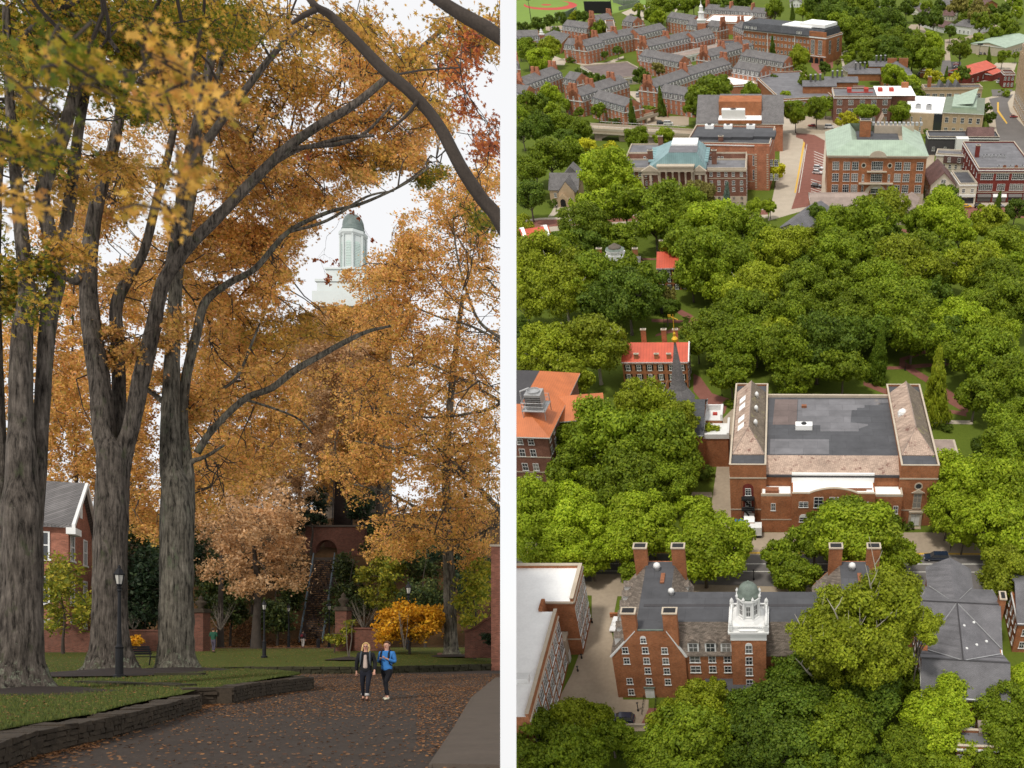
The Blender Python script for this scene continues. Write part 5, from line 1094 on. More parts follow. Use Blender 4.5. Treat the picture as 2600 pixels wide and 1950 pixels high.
D = dorm
D('long dormitory wing at the left edge above the dark trees', (135, 775), (440, 662), chs=(0, .5, 1)); D('short dormitory wing joined to the right end of the left-edge wing', (440, 715), (545, 735), chs=())
D('dormitory wing running up to the right from the big gable above the bridge', (608, 872), (1010, 742), chs=(0, .35, .8))
D('dormitory wing with rounded gable just left of the footbridge', (680, 880), (968, 965), chs=())
D('dormitory wing with double chimney gable left of the big tree', (1245, 795), (1545, 690), chs=(0,)); D('longest dormitory wing climbing toward the courtyard', (1545, 688), (1895, 585), chs=(0, 1))
D('dormitory wing behind the slim green cypress above the ramp', (1260, 830), (1560, 880), chs=())
D('dormitory wing facing the white flat roof on the right', (1892, 622), (2125, 662), chs=()); D('rear dormitory wing right of the long courtyard', (1952, 515), (2330, 580), chs=(0,))
D('dormitory wing along the near side of the tan courtyard', (1715, 528), (2085, 425), chs=(0, .4, .8)); D('dormitory wing with plain gable above the brown dining hall roof', (1090, 515), (1428, 578), chs=())
D('dormitory wing bordering the far side of the tan courtyard, left half', (1185, 440), (1580, 350), chs=(0, .5)); D('dormitory wing bordering the far side of the tan courtyard, right half', (1580, 365), (1748, 322), chs=())
D('dormitory wing with tall chimney gable above the crossing paths', (445, 418), (585, 432), chs=(1,)); D('dormitory wing with small projecting gable right of the crossing paths', (640, 440), (800, 400), chs=(0,))
D('dormitory wing in the middle row, left half', (770, 388), (1100, 318), chs=(0, .5)); D('dormitory wing in the middle row, right half', (1105, 335), (1338, 278), chs=())
D('rear dormitory wing left of the brick stair block', (430, 252), (645, 282), chs=(1,)); D('rear dormitory wing behind the brick stair block', (730, 212), (885, 190), chs=(0, 1)); D('rear dormitory wing right of the brick stair block', (945, 212), (1035, 228), chs=())
D('far dormitory wing left of the little white steeple', (1325, 180), (1545, 215), chs=()); D('far dormitory wing just left of the white steeple', (1495, 245), (1590, 258), chs=()); D('far dormitory wing just right of the white steeple', (1668, 255), (1775, 268), chs=(1,))
D('far dormitory wing beside the big orange hall', (1898, 255), (1990, 295), chs=(0,)); D('far dormitory wing behind the white flat roof', (1650, 112), (2180, 150), chs=(0, .4, .75), rows=(3.1, 5.7))
D('small dormitory at the left edge beside yellow-green trees', (20, 352), (235, 345), chs=()); D('dormitory gable at the left edge above the long wing', (-60, 600), (70, 592), chs=(1,)); D('low dormitory corner at the left edge over the dark trees', (-60, 830), (110, 850), chs=())
B = block('dining_hall', 'low dining hall with wide brown flat roof among the dormitories', 'A', (780, 690), (1200, 650), (740, 560), 4, 'stone', 'brownrf', (1,), 8, ww=2)
block('low_hall', 'low long building under the tan gravel roof between two dormitory wings', 'A', (1440, 500), (1890, 400), (1440, 455), 4, 'white', 'tanrf', (.8,), 14, ww=2.2, wh=2)
block('low_hall', 'flat dark-roofed link building below the far dormitories', 'A', (1750, 385), (1990, 385), (1750, 350), 4, 'brick2', 'dark')
block('low_hall', 'white flat-roofed hall behind the little white steeple', 'A', (1650, 190), (2020, 200), (1660, 130), 8, 'brick2', 'white_rf')
block('low_hall', 'flat white-roofed building hidden behind the big tree in the dormitory quarter', 'A', (1900, 740), (2110, 730), (1890, 665), 5, 'brick2', 'white_rf')
block('stair_block', 'plain square brick stair block between the rear dormitory wings', 'A', (815, 270), (890, 268), (815, 180), 11, 'brick2', 'brownrf')
block('grey_roof_hall', 'grey hip-roofed hall with a small white cupola at the left edge', 'A', (190, 380), (410, 380), (230, 295), 6, 'brick2', 'slate', (1, 3.6), 8, kind='hip', rh=4)
def steeple(label, k, x, yb, yt, s, brick_h):
    P = g(k, x, yb, brick_h); P0 = Vector((P.x, P.y, 0)); zt = zof(P0, N(k, 0, yt)[1]); zb = brick_h; L_ = zt-zb
    r = empty('steeple', TA @ Matrix.Translation(P0)); tag(r, label, 'steeple')
    MB().box(-s, -s, -1, s, s, zb).build('tower', M['brick2'], r)
    c = MB(); c.box(-s*.95, -s*.95, zb, s*.95, s*.95, zb+L_*.12).box(-s*1.1, -s*1.1, zb+L_*.12, s*1.1, s*1.1, zb+L_*.15).lathe([(s*.8, zb+L_*.15), (s*.7, zb+L_*.45), (s*.85, zb+L_*.47), (s*.5, zb+L_*.5), (s*.45, zb+L_*.68), (s*.5, zb+L_*.7), (s*.1, zb+L_*.82), (.08, zt)], (0, 0), 8)
    c.build('lantern', M['white'], r)
steeple('brick tower with tall white steeple in the far dormitories', 'A', 1630, 195, 0, 3.2, 13)
steeple('small white cupola on the grey hip roof at the left edge', 'A', 255, 300, 240, 1.8, 9)

# --- bridge
def bridge():
    p, q = g('A', 700, 1120, 5), g('A', 1445, 1165, 5); a = math.atan2(q.y-p.y, q.x-p.x); w = (q-p).length; Mx = TR(p.x, p.y, 0, a); r = empty('road_bridge', TA @ Mx); tag(r, 'concrete road bridge crossing below the dormitories', 'bridge')
    d = (Mx.inverted() @ g('A', 700, 1075, 5)).y
    MB().box(-6, 0, 4.0, w+12, d, 5).build('deck', M['concrete'], r)
    b = MB(); [b.box(-6, y, 5, w+12, y+.4, 6.0).box(-6, y-.3, 3.4, w+12, y-.003+.3, 4.0) for y in (.02, d-.4)]; b.build('parapet', M['conc2'], r)
    b = MB(); b.exy([(0, -1), (4, -1), (4, 1), (8, 2.6), (w*.3, 3.1), (w*.3+8, 2.2), (w*.3+12, -1), (w+6, -1), (w+6, 3.9), (0, 3.9)], .5, 1.2); b.build('beam', M['tanrf'], r)
    MB().box(w*.28, 1.3, -1, w+6, d-.5, 3.95).build('abutment', M['concrete'], r)
    b = MB()
    for y in (.2, d-.2): 
        for i in range(int(w/3)): b.tube([(i*3, y, 6), (i*3, y, 7)], .06, 4)
        b.tube([(0, y, 7), (w, y, 7)], .07, 4)
    b.build('railing', M['metal'], r)
bridge()
def ramp():
    p, q = g('A', 1090, 1035, 3), g('A', 1260, 985, 3); Mx = TR(p.x, p.y, 0, math.atan2(q.y-p.y, q.x-p.x)); L_ = (q-p).length; r = empty('footbridge', TA @ Mx); tag(r, 'pale concrete footbridge ramp below the rounded dormitory gable', 'footbridge')
    MB().box(-5, 0, 2.5, L_, 4, 3).box(-5, 0, 3, L_, .3, 4).box(-5, 3.7, 3, L_, 4, 4).build('deck', M['conc2'], r)
    for x in (0, L_*.4, L_*.8): MB().box(x, .5, -.5, x+1, 3.5, 2.5).build('pier', M['conc2'], r)
ramp()
# ------------------------------------------------------------------ trees of the town
def crown_mesh(seed, nclump=60, per=230, leaf=.045, spread=.6, form='round', squash=.85):
    r = np.random.RandomState(seed); C_ = []; 
    if form == 'cone':
        for i in range(nclump):
            z = r.rand()**.8; a = r.rand()*6.28; rad = (1-z)*.95*(.55+.45*r.rand()); C_.append((rad*math.cos(a), rad*math.sin(a), z*2-1, .16+.12*(1-z), .7))
    else:
        k = 0; nl = r.randint(4, 8); lobes = r.randn(nl, 3); lobes[:, 2] = abs(lobes[:, 2])*.7; lobes /= np.linalg.norm(lobes, axis=1)[:, None]
        while len(C_) < nclump:
            v = r.randn(3); v /= np.linalg.norm(v)
            if v[2] < -.45 and r.rand() < .75: continue
            bump_ = max((lobes@v).max(), 0)**5
            rad = (.44+.38*bump_+.24*r.rand()) * (1 if r.rand() < .8 else .6)
            C_.append((v[0]*rad, v[1]*rad, v[2]*rad*squash, .11+.24*r.rand()**1.5, r.rand()))
    P = []; T = []
    for cx, cy, cz, cr, tn in C_:
        m = int(per*(cr/.23)**2); d = r.randn(m, 3); d /= np.linalg.norm(d, axis=1)[:, None]
        out = np.array([cx, cy, cz*.8+.25]); out /= max(1e-6, np.linalg.norm(out))
        d += out*.55; d /= np.linalg.norm(d, axis=1)[:, None]
        rr = cr*(.62+.45*r.rand(m)**.7)[:, None]*(1+.30*np.sin(d[:, :1]*9+cx*20)*np.cos(d[:, 1:2]*8+cy*17))
        p = np.array([cx, cy, cz])+d*rr*np.array([1, 1, .8]); nrm = d+r.randn(m, 3)*.55; nrm /= np.linalg.norm(nrm, axis=1)[:, None]
        a = np.cross(nrm, r.randn(m, 3)); a /= np.linalg.norm(a, axis=1)[:, None]; b = np.cross(nrm, a)
        s = leaf*(.6+.8*r.rand(m))[:, None]
        if form == 'cone': a = a*1.6; b = b*.6
        q = np.stack([p-a*s-b*s*.5, p+b*s*.9-a*s*.1, p+a*s+b*s*.3, p-b*s*.8+a*s*.2], 1); P.append(q.reshape(-1, 3)); T.append(np.full(m, tn)*.7+r.rand(m)*.3)
    return np.concatenate(P), np.concatenate(T)
CROWN = {}
def crown(key, tone):
    k = (key, tone)
    if k in CROWN: return CROWN[k]
    base = ('raw', key)
    if base not in CROWN:
        kind, v = key
        if kind == 'near': CROWN[base] = crown_mesh(100+v, 92, 270, .031)
        elif kind == 'mid': CROWN[base] = crown_mesh(200+v, 72, 150, .047)
        elif kind == 'far': CROWN[base] = crown_mesh(300+v, 42, 55, .09)
        elif kind == 'cone': CROWN[base] = crown_mesh(400+v, 110, 90, .05, form='cone')
        elif kind == 'bush': CROWN[base] = crown_mesh(500+v, 26, 120, .055, squash=.8)
    P, T = CROWN[base]; CROWN[k] = mesh_np('crown', P, 4, [G[tone]], attr=T); return CROWN[k]
TRK = {}
def trunk_mesh(v, pale=False):
    k = (v, pale)
    if k in TRK: return TRK[k]
    r = random.Random(v+50); b = MB()
    b.tube([(0, 0, -.05), (0, 0, .1), (.01, 0, .45), (.02, .01, .8), (0, 0, 1.05)], [.085, .06, .05, .042, .03], 8)
    for i in range(9):
        a = i*2.4+r.random(); z0 = .5+r.random()*.4; L_ = (.55 if not pale else .75)+.38*r.random(); p = Vector((0, 0, z0)); pts = [tuple(p)]; rad = [.032 if not pale else .036]
        dz = .35+r.random()*.6
        for j in range(4):
            p = p+Vector((math.cos(a)*L_/4, math.sin(a)*L_/4, dz*L_/4+r.uniform(-.03, .05))); a += r.uniform(-.35, .35); pts.append(tuple(p)); rad.append(.032*(1-(j+1)/4.6))
        b.tube(pts, rad, 5)
        for s in (2, 3):
            q = Vector(pts[s]); dd = Vector((math.cos(a+s), math.sin(a+s), .6))*.2; b.tube([q, q+dd*.6, q+dd+Vector((0, 0, .04))], [.012, .008, .004], 4)
    TRK[k] = b.mesh('trunk', [M['palebark' if pale else 'bark']], True); return TRK[k]
TREES = []      # (px, py, r_px, tone, obj)
def add_tree(px, py, rp, tone, form='round', i=0, zc=None):
    conif = form == 'cone'
    z = 6.0
    for _ in range(4):
        P = gp(px, py, z); D = (H-z)/(ST-(PY-py)/F*CT); r = rp*D/F
        Ht = min(24.0, 2.05*r+1.0) if form == 'round' else (r*5.0 if conif else r*1.5)
        z = Ht-.85*r if form == 'round' else (Ht*.5 if conif else r*.7)
        if zc: z = zc
    P0 = Vector((P.x, P.y, 0)); px1 = F/D*2600/2600*r*1024/2600
    o = empty({'round': 'tree', 'cone': 'conifer_tree', 'bush': 'bush'}[form], TA @ Matrix.Translation(P0) @ Matrix.Rotation(rng.random()*6.28, 4, 'Z'))
    key = ('cone', i % 3) if conif else ('bush', i % 3) if form == 'bush' else (('near', i % 9) if px1 > 24 else ('mid', i % 8) if px1 > 11 else ('far', i % 5))
    c = link(bpy.data.objects.new('crown', crown(key, tone))); c.parent = o
    if conif: c.location = (0, 0, Ht*.52); c.scale = (r*1.05, r*1.05, Ht*.5)
    elif form == 'bush': c.location = (0, 0, r*.55); c.scale = (r*1.15, r*1.15, r*.9)
    else:
        c.location = (0, 0, z); sx = rng.uniform(.95, 1.08); fs = 1.08 if py > 600 else .96; c.scale = (r*sx*fs, r*rng.uniform(.94, 1.04)*fs, r*rng.uniform(.92, 1.08)*fs)
    c.rotation_euler = (rng.uniform(-.12, .12), rng.uniform(-.12, .12), 0)
    if form != 'bush':
        t = link(bpy.data.objects.new('trunk', trunk_mesh(i % 4, tone == 'y' and px1 > 24))); t.parent = o
        hs = z if not conif else Ht*.6; t.scale = (r*.85, r*.85, hs*.85) if not conif else (r*.4, r*.4, hs)
    TREES.append([px, py, rp, tone, form, o]); return o
TL = {
'E': '330 120 270 y;720 40 290 y;520 330 200 y;180 300 130 y;1130 610 250 y 16;1430 680 190 y 15;850 850 330 m;1250 960 330 m;450 850 190 m;480 1130 200 m;1000 1240 300 m;1370 1250 210 m;640 1190 140 b;1660 850 140 y;250 1500 290 b;560 1570 270 b;1080 1520 250 b;1600 1560 190 b;1790 110 170 m;1960 40 210 m;1890 300 180 m;80 180 90 d',
'F': '150 150 250 m;430 60 270 d;650 250 200 m;250 350 170 m;640 20 200 d;1850 150 260 m;2080 350 260 m;1790 480 190 m;2130 720 220 m;2050 950 220 m;1840 960 110 d;1650 1230 270 b;1950 1330 300 b;1560 1490 220 b;1900 1600 280 b;700 1560 240 m;900 1620 200 m;430 1560 110 m;2140 1540 120 y;1250 -40 200 m;1550 -30 200 d',
'G': '140 80 210 b;380 120 190 b;560 210 120 b;740 90 180 b;1000 40 160 b;1350 140 240 b;1540 100 160 b;1250 240 120 b;840 300 90 m;170 1440 220 m;460 1330 190 y;80 1610 190 m;430 1580 250 m;700 1440 150 m;1120 1340 170 y;1330 1230 190 y;1250 1500 280 m;1040 1610 200 m;1500 1450 160 y;830 1560 80 d;1700 1240 190 d;1730 1480 250 d;1430 1140 100 y;620 1290 110 m',
'H': '100 200 150 m;200 320 150 m;600 60 260 b;880 160 150 b;330 60 190 m;1380 20 120 b;1680 110 150 b;1660 300 190 y;1750 430 110 m;850 520 250 y 25;600 660 290 y 23;350 770 210 y 20;770 830 260 y 18;1080 660 150 y 22;470 920 180 y 14;200 1000 220 d;130 1300 260 d;450 1200 220 d;700 1180 250 d;900 1060 160 m;500 1460 270 m;230 1560 250 d;1260 1120 190 b;1150 1340 240 b;980 1500 200 m;1300 1560 150 b;1640 1210 190 m;1710 1450 220 m;1560 1610 130 m;1770 1040 130 b;1080 1590 150 m;720 1610 140 d;1740 1620 120 m',
'C': '80 620 120 y;150 330 160 d;110 130 160 m;835 190 275 b;700 440 200 b;970 390 190 m;640 580 220 m;930 690 150 m;650 770 150 d;1480 210 130 m;1600 330 140 o;1340 430 270 m;1230 570 190 m;1560 470 210 m;1700 590 270 b;1950 650 250 m;1500 760 200 m;1700 850 270 m;1900 900 220 m;1550 1030 160 m;2090 430 100 b;2150 780 200 m;250 900 240 y;80 1000 180 y;430 860 190 m;700 1050 260 m;1000 1080 200 m;450 1140 250 y;1000 1210 250 d;1130 1100 170 d;120 1250 180 y;50 1480 120 d;1330 1310 100 d;1780 1130 150 b;2050 1150 240 y;2000 1350 230 m;1750 1500 220 m;2100 1550 200 m;1600 1610 120 m;1340 1190 80 o;740 1250 190 d;390 720 90 d;560 880 120 d',
'D': '60 120 90 Y;20 420 70 b;1000 440 220 y;430 490 110 d;600 600 220 m;850 600 260 m;340 720 120 y;130 820 220 y;1530 360 130 d;1500 490 220 b;1290 570 150 m;1640 650 190 b;1890 570 170 y;2010 700 130 m;2130 450 110 d;2060 790 180 b;600 850 230 m;830 780 200 m;1200 950 280 y;1000 1100 240 m;1350 800 190 m;1500 980 190 m;1760 950 250 y;1960 1100 220 m;2140 970 160 m;90 1050 150 y;350 1130 220 m;640 1100 190 m;530 950 150 m;300 960 130 d;1150 1300 250 m;720 1350 220 m;240 1400 220 m;450 1520 180 d;90 1550 190 y;700 1560 190 d;950 1500 190 d;1650 1440 230 b;1800 1290 210 m;2060 1260 240 m;1500 1610 170 m;1950 1600 230 b;1260 350 35 m;1450 1220 180 d;1050 700 160 d',
'A': '230 520 110 b;130 430 120 m;320 420 110 y;60 400 80 m;220 215 70 d;100 240 60 d;380 270 40 d;320 180 60 d;430 160 60 d;540 150 55 y;610 150 60 d;740 260 85 m;1090 70 50 y;1190 130 70 m;1260 160 80 b;1270 60 100 m;1370 30 80 m;910 435 45 d;795 470 38 d;600 670 80 d;690 700 75 d;770 685 45 d;1110 650 80 d;1260 590 65 o;1690 840 190 m;1810 740 100 m;1590 930 110 m;2060 820 100 m;740 950 75 m;580 970 50 m;340 820 110 b;140 900 120 m;350 950 90 b;80 1000 100 m;230 1100 130 d;430 1070 120 m;580 1120 120 m;480 1210 110 d;90 1150 100 d;1310 1180 100 b;1080 1200 110 m;640 1290 110 Y;330 1350 170 m;520 1330 130 m;850 1300 80 Y;750 1350 90 y;200 1460 110 m;250 880 90 d;460 900 60 m;1850 60 90 d;1980 30 90 d;1700 20 90 m;1560 20 80 m;1480 50 70 m',
'B': '60 80 100 m;300 100 60 b;430 60 120 d;560 60 130 d;680 80 150 m;800 100 140 m;620 210 120 m;760 260 130 m;880 200 100 d;1020 60 80 d;1190 80 75 d;1090 190 120 d;1310 160 75 d;1430 170 85 d;1570 270 60 d;1640 60 90 o;1800 110 110 o;1930 80 50 d;2030 80 60 d;2150 110 60 b;2050 180 70 m;1830 200 90 m;1950 280 70 m;2060 250 80 m;1810 330 60 b;900 330 110 m;1090 350 120 m;880 460 120 m;1050 450 130 d;1250 430 140 m;1420 370 100 b;1400 510 110 m;1660 430 110 m;1230 720 90 b;1080 660 110 b;1250 810 90 m;1420 670 80 Y;1590 690 65 Y;1670 630 75 d;2020 485 70 m;2130 480 35 m;490 590 60 d;340 700 90 m;280 610 60 m;270 500 105 y;600 540 30 o;150 520 50 d;60 680 50 d;60 880 70 m;160 830 60 b;240 980 110 m;420 940 110 m;500 900 80 m;680 1030 90 Y;835 970 100 m;1150 970 110 m;1870 930 55 d;1900 1010 60 d;1360 1130 30 d;690 510 40 b;1310 560 60 m;1150 560 90 m;950 560 80 d;720 420 50 m;1720 90 60 d;1480 60 60 d;2120 20 70 m;1700 20 80 m;1250 20 60 m;560 180 70 d;500 120 120 d;620 130 125 d;750 180 120 d;980 290 105 d;1180 350 105 d;970 400 105 d;1330 500 90 m;480 30 110 d;860 60 110 d;990 150 95 d;1130 260 80 d;380 150 60 m;720 330 80 m;820 400 90 m;1160 500 100 d;900 560 60 m;1360 60 60 m;1450 110 60 d;1950 170 60 m;2100 230 70 m;1700 160 60 m'}
n_ = 0
for k, s in TL.items():
    for e in s.split(';'):
        q_ = e.split(); x, y, r_, t_ = q_[:4]; X_, Y_ = N(k, float(x), float(y)); n_ += 1; add_tree(X_, Y_, float(r_)*CR[k][2], t_, 'round', n_, float(q_[4]) if len(q_) > 4 else None)
for k, x, y, r_, t_ in (('C', 1840, 405, 62, 's'), ('F', 950, 150, 100, 'd'), ('F', 1450, 430, 130, 'y'), ('A', 1035, 1020, 52, 'd'), ('A', 1280, 880, 42, 'd'), ('A', 1090, 140, 28, 'd'), ('B', 210, 100, 24, 'd'), ('B', 1270, 310, 24, 'm'), ('B', 1900, 480, 24, 'd'), ('B', 1530, 660, 28, 'd'), ('D', 1960, 475, 60, 'd'), ('B', 40, 440, 40, 'd'), ('B', 170, 440, 14, 'd'), ('A', 2150, 400, 24, 'd')):
    X_, Y_ = N(k, x, y); n_ += 1; add_tree(X_, Y_, r_*CR[k][2], t_, 'cone', n_)
for k, x, y, r_, t_ in (('E', 1640, 1140, 85, 'd'), ('E', 90, 1270, 105, 'd'), ('E', 180, 1270, 75, 'd'), ('E', 1880, 540, 60, 'm'), ('C', 1500, 1378, 30, 'd'), ('C', 1490, 1426, 33, 'd'), ('C', 1480, 1520, 50, 'd'), ('F', 1200, 1590, 60, 'd'), ('F', 1540, 760, 50, 'd'), ('C', 460, 398, 24, 'd'), ('C', 350, 385, 50, 'd'), ('A', 510, 505, 40, 'd'), ('A', 1180, 935, 60, 'm'), ('A', 870, 1045, 60, 'd'), ('B', 1730, 350, 30, 'm'), ('G', 400, 380, 60, 'd'), ('B', 620, 420, 50, 'm'), ('B', 700, 480, 60, 'b'), ('B', 2040, 790, 50, 'm')):
    X_, Y_ = N(k, x, y); n_ += 1; add_tree(X_, Y_, r_*CR[k][2], t_, 'bush', n_)
# labels: kind and tone, nearest landmark and the side it lies on, then its order among look-alikes there
LM = (('the bottom-left white-roofed hall', 1380, 1560), ('the domed tower dormitory', 1650, 1560), ('the white domed tower', 1890, 1560), ('the grey cross-gabled hall', 2440, 1620), ('the auditorium roof', 2120, 1120), ('the auditorium front steps', 2330, 1340),
      ('the orange tiled hall', 1400, 1060), ('the chapel spire', 1720, 950), ('the bright red-roofed hall', 1640, 890), ('the small red-roofed hall', 1705, 690), ('the white clock cupola', 1555, 650), ('the tan stone church', 1420, 480), ('the portico hall', 1710, 470),
      ('the copper-roofed school', 2230, 440), ('the grey-roofed market pavilion', 2010, 560), ('the brick store', 2540, 460), ('the middle wooded green', 2250, 780), ('the right-hand wooded green', 2540, 800), ('the crossing brick walks', 2300, 930),
      ('the concrete bridge', 1610, 330), ('the dormitory crossing paths', 1490, 165), ('the brown dining hall roof', 1590, 180), ('the baseball field', 1400, 30), ('the penthouse hall', 1860, 290), ('the little white steeple', 1780, 40), ('the big orange brick hall', 2030, 90),
      ('the sawtooth hall', 2150, 210), ('the half-white-roofed hall', 2210, 270), ('the beige classical hall', 2440, 280), ('the pinkish red metal roof', 2490, 180), ('the houses at the top', 2370, 40), ('the green-roofed warehouse', 2560, 90), ('the top dark woods', 2170, 60), ('the lawn below orange hall', 1370, 1280), ('the College Street crossing', 2000, 1420))
TN = {'b': 'bright green', 'm': 'mid green', 'd': 'dark green', 'y': 'olive green', 'Y': 'yellow-green', 'o': 'brownish green', 's': 'blue-grey'}
FN = {'round': 'tree', 'cone': 'conifer', 'bush': 'bush'}
LMK = [l for l in LM if 'College' not in l[0]]+[('the auditorium street', 2000, 1420)]
grp = {}
for t in TREES:
    px, py, rp, tone, form, o = t
    nm, lx, ly = min(LMK, key=lambda l: (l[1]-px)**2+((l[2]-py)*1.3)**2); dx, dy = px-lx, py-ly
    rel = ('right of' if dx > 0 else 'left of') if abs(dx) > abs(dy)*1.3 else ('in front of' if dy > 0 else 'behind')
    if 'green' in nm or 'edge' in nm or 'walks' in nm or 'paths' in nm: rel = {'right of': 'to the right of', 'left of': 'to the left of', 'in front of': 'nearer than', 'behind': 'beyond'}[rel]
    grp.setdefault((TN[tone], FN[form], rel, nm), []).append(t)
OR = ('leftmost', 'second from left', 'third from left', 'fourth from left', 'fifth from left', 'sixth from left', 'seventh from left', 'eighth from left', 'ninth from left', 'tenth from left', 'eleventh from left')
for (tn, fn, rel, nm), L_ in grp.items():
    L_.sort(key=lambda t: t[0])
    for i, t in enumerate(L_):
        lab = f'{tn} {fn} {rel} {nm}' if len(L_) == 1 else f'{tn} {fn} {rel} {nm}, {OR[min(i, 10)]} of {len(L_)}'
        tag(t[5], lab, FN[t[4]], {'tree': 'leafy trees of the town', 'conifer': 'conifers of the town', 'bush': 'bushes of the town'}[fn])

# ------------------------------------------------------------------ cars
CM = {}
def car_meshes(kind):
    if kind in CM: return CM[kind]
    L_, W, Hb, Ht, hood, tail = {'car': (4.6, 1.8, .85, 1.45, 1.2, .7), 'suv': (4.9, 1.95, 1.05, 1.8, 1.25, .25), 'van': (5.4, 2.0, 1.3, 2.2, .8, .1), 'pickup': (5.8, 2.0, 1.05, 1.85, 1.4, .15)}[kind]
    b = MB(); x0, x1 = -L_/2, L_/2
    low = [(x0, .35), (x1, .35), (x1+.02, .6), (x1-.1, Hb-.12), (x1-hood, Hb), (x0+tail, Hb), (x0+.03, Hb-.1), (x0-.02, .6)]
    b.exy(low, -W/2, W/2)
    a, c = x1-hood-.05, x0+tail*.6+.05
    top = [(c+.35, Ht-.04), (a-.75, Ht-.04)]; wi = W/2-.08; wt = W/2-.28
    # greenhouse with dark windows
    q = [(c, -wi, Hb), (a, -wi, Hb), (a, wi, Hb), (c, wi, Hb)]; t = [(c+.3, -wt, Ht-.1), (a-.75, -wt, Ht-.1), (a-.75, wt, Ht-.1), (c+.3, wt, Ht-.1)]
    gl = MB(); [gl.face([q[i], q[(i+1) % 4], t[(i+1) % 4], t[i]]) for i in range(4)]
    b.box(c+.28, -wt-.03, Ht-.1, a-.73, wt+.03, Ht)
    for s in (-1, 1):
        for u, v in (((c, s*wi, Hb), (c+.3, s*wt, Ht-.1)), ((a, s*wi, Hb), (a-.75, s*wt, Ht-.1)), (((a+c)/2, s*(wi+.01), Hb), ((a+c)/2-.05, s*(wt+.01), Ht-.1))): b.tube([u, v], .05, 4)
    me = b.mesh('body', [M['white']]); bm = bmesh.new(); bm.from_mesh(me); bmesh.ops.bevel(bm, geom=[e for e in bm.edges if e.calc_length() > .5], offset=.06, segments=2, affect='EDGES', clamp_overlap=True); bm.to_mesh(me); bm.free()
    wh = MB().lathe([(.34, -.12), (.36, -.08), (.36, .08), (.34, .12)], n=14).lathe([(.2, -.13), (.2, .135)], n=10, m=1).mesh('wheel', [M['blackm'], M['metal']])
    lg = MB().box(-.03, -.22, -.09, .03, .22, .09)
    CM[kind] = (me, gl.mesh('windows', [M['glass']]), wh, lg.mesh('headlight', [M['white']]), lg.mesh('tail_light', [M['redclay']]), (L_, W, Hb)); return CM[kind]
CARC = {}
def carmat(n, c):
    if n not in CARC: t = NT('paint_'+n, .25, .6); t.col(c); t.b.inputs['Coat Weight'].default_value = .5; CARC[n] = t.mat
    return CARC[n]
CC = {'white': (.75, .75, .75), 'black': (.012, .013, .016), 'navy': (.015, .025, .05), 'red': (.35, .02, .02), 'yellow': (.75, .42, .01), 'blue': (.02, .15, .4), 'grey': (.2, .2, .21), 'green': (.03, .07, .05), 'silver': (.45, .45, .46)}
def add_car(k, x, y, ang, kind, c, label, near=False):
    P = g(k, x, y); body, gl, wh, hl, tl, (L_, W, Hb) = car_meshes(kind)
    o = empty('parked_car', TA @ TR(P.x, P.y, .09, R(ang))); tag(o, label, 'van' if kind == 'van' else 'pickup' if kind == 'pickup' else 'car', 'parked cars')
    bo = link(bpy.data.objects.new('body', body)); bo.parent = o; bo.material_slots[0].link = 'OBJECT'; bo.material_slots[0].material = carmat(c, CC[c])
    w_ = link(bpy.data.objects.new('windows', gl)); w_.parent = o
    for sx in (-1, 1):
        for sy in (-1, 1):
            q = link(bpy.data.objects.new('wheel', wh)); q.parent = o; q.location = (sx*L_*.31, sy*(W/2-.1), .36); q.rotation_euler = (R(90), 0, 0)
            q = link(bpy.data.objects.new('headlight' if sx > 0 else 'tail_light', hl if sx > 0 else tl)); q.parent = o; q.location = (sx*(L_/2-.02), sy*(W/2-.35), Hb*.72)
    return o
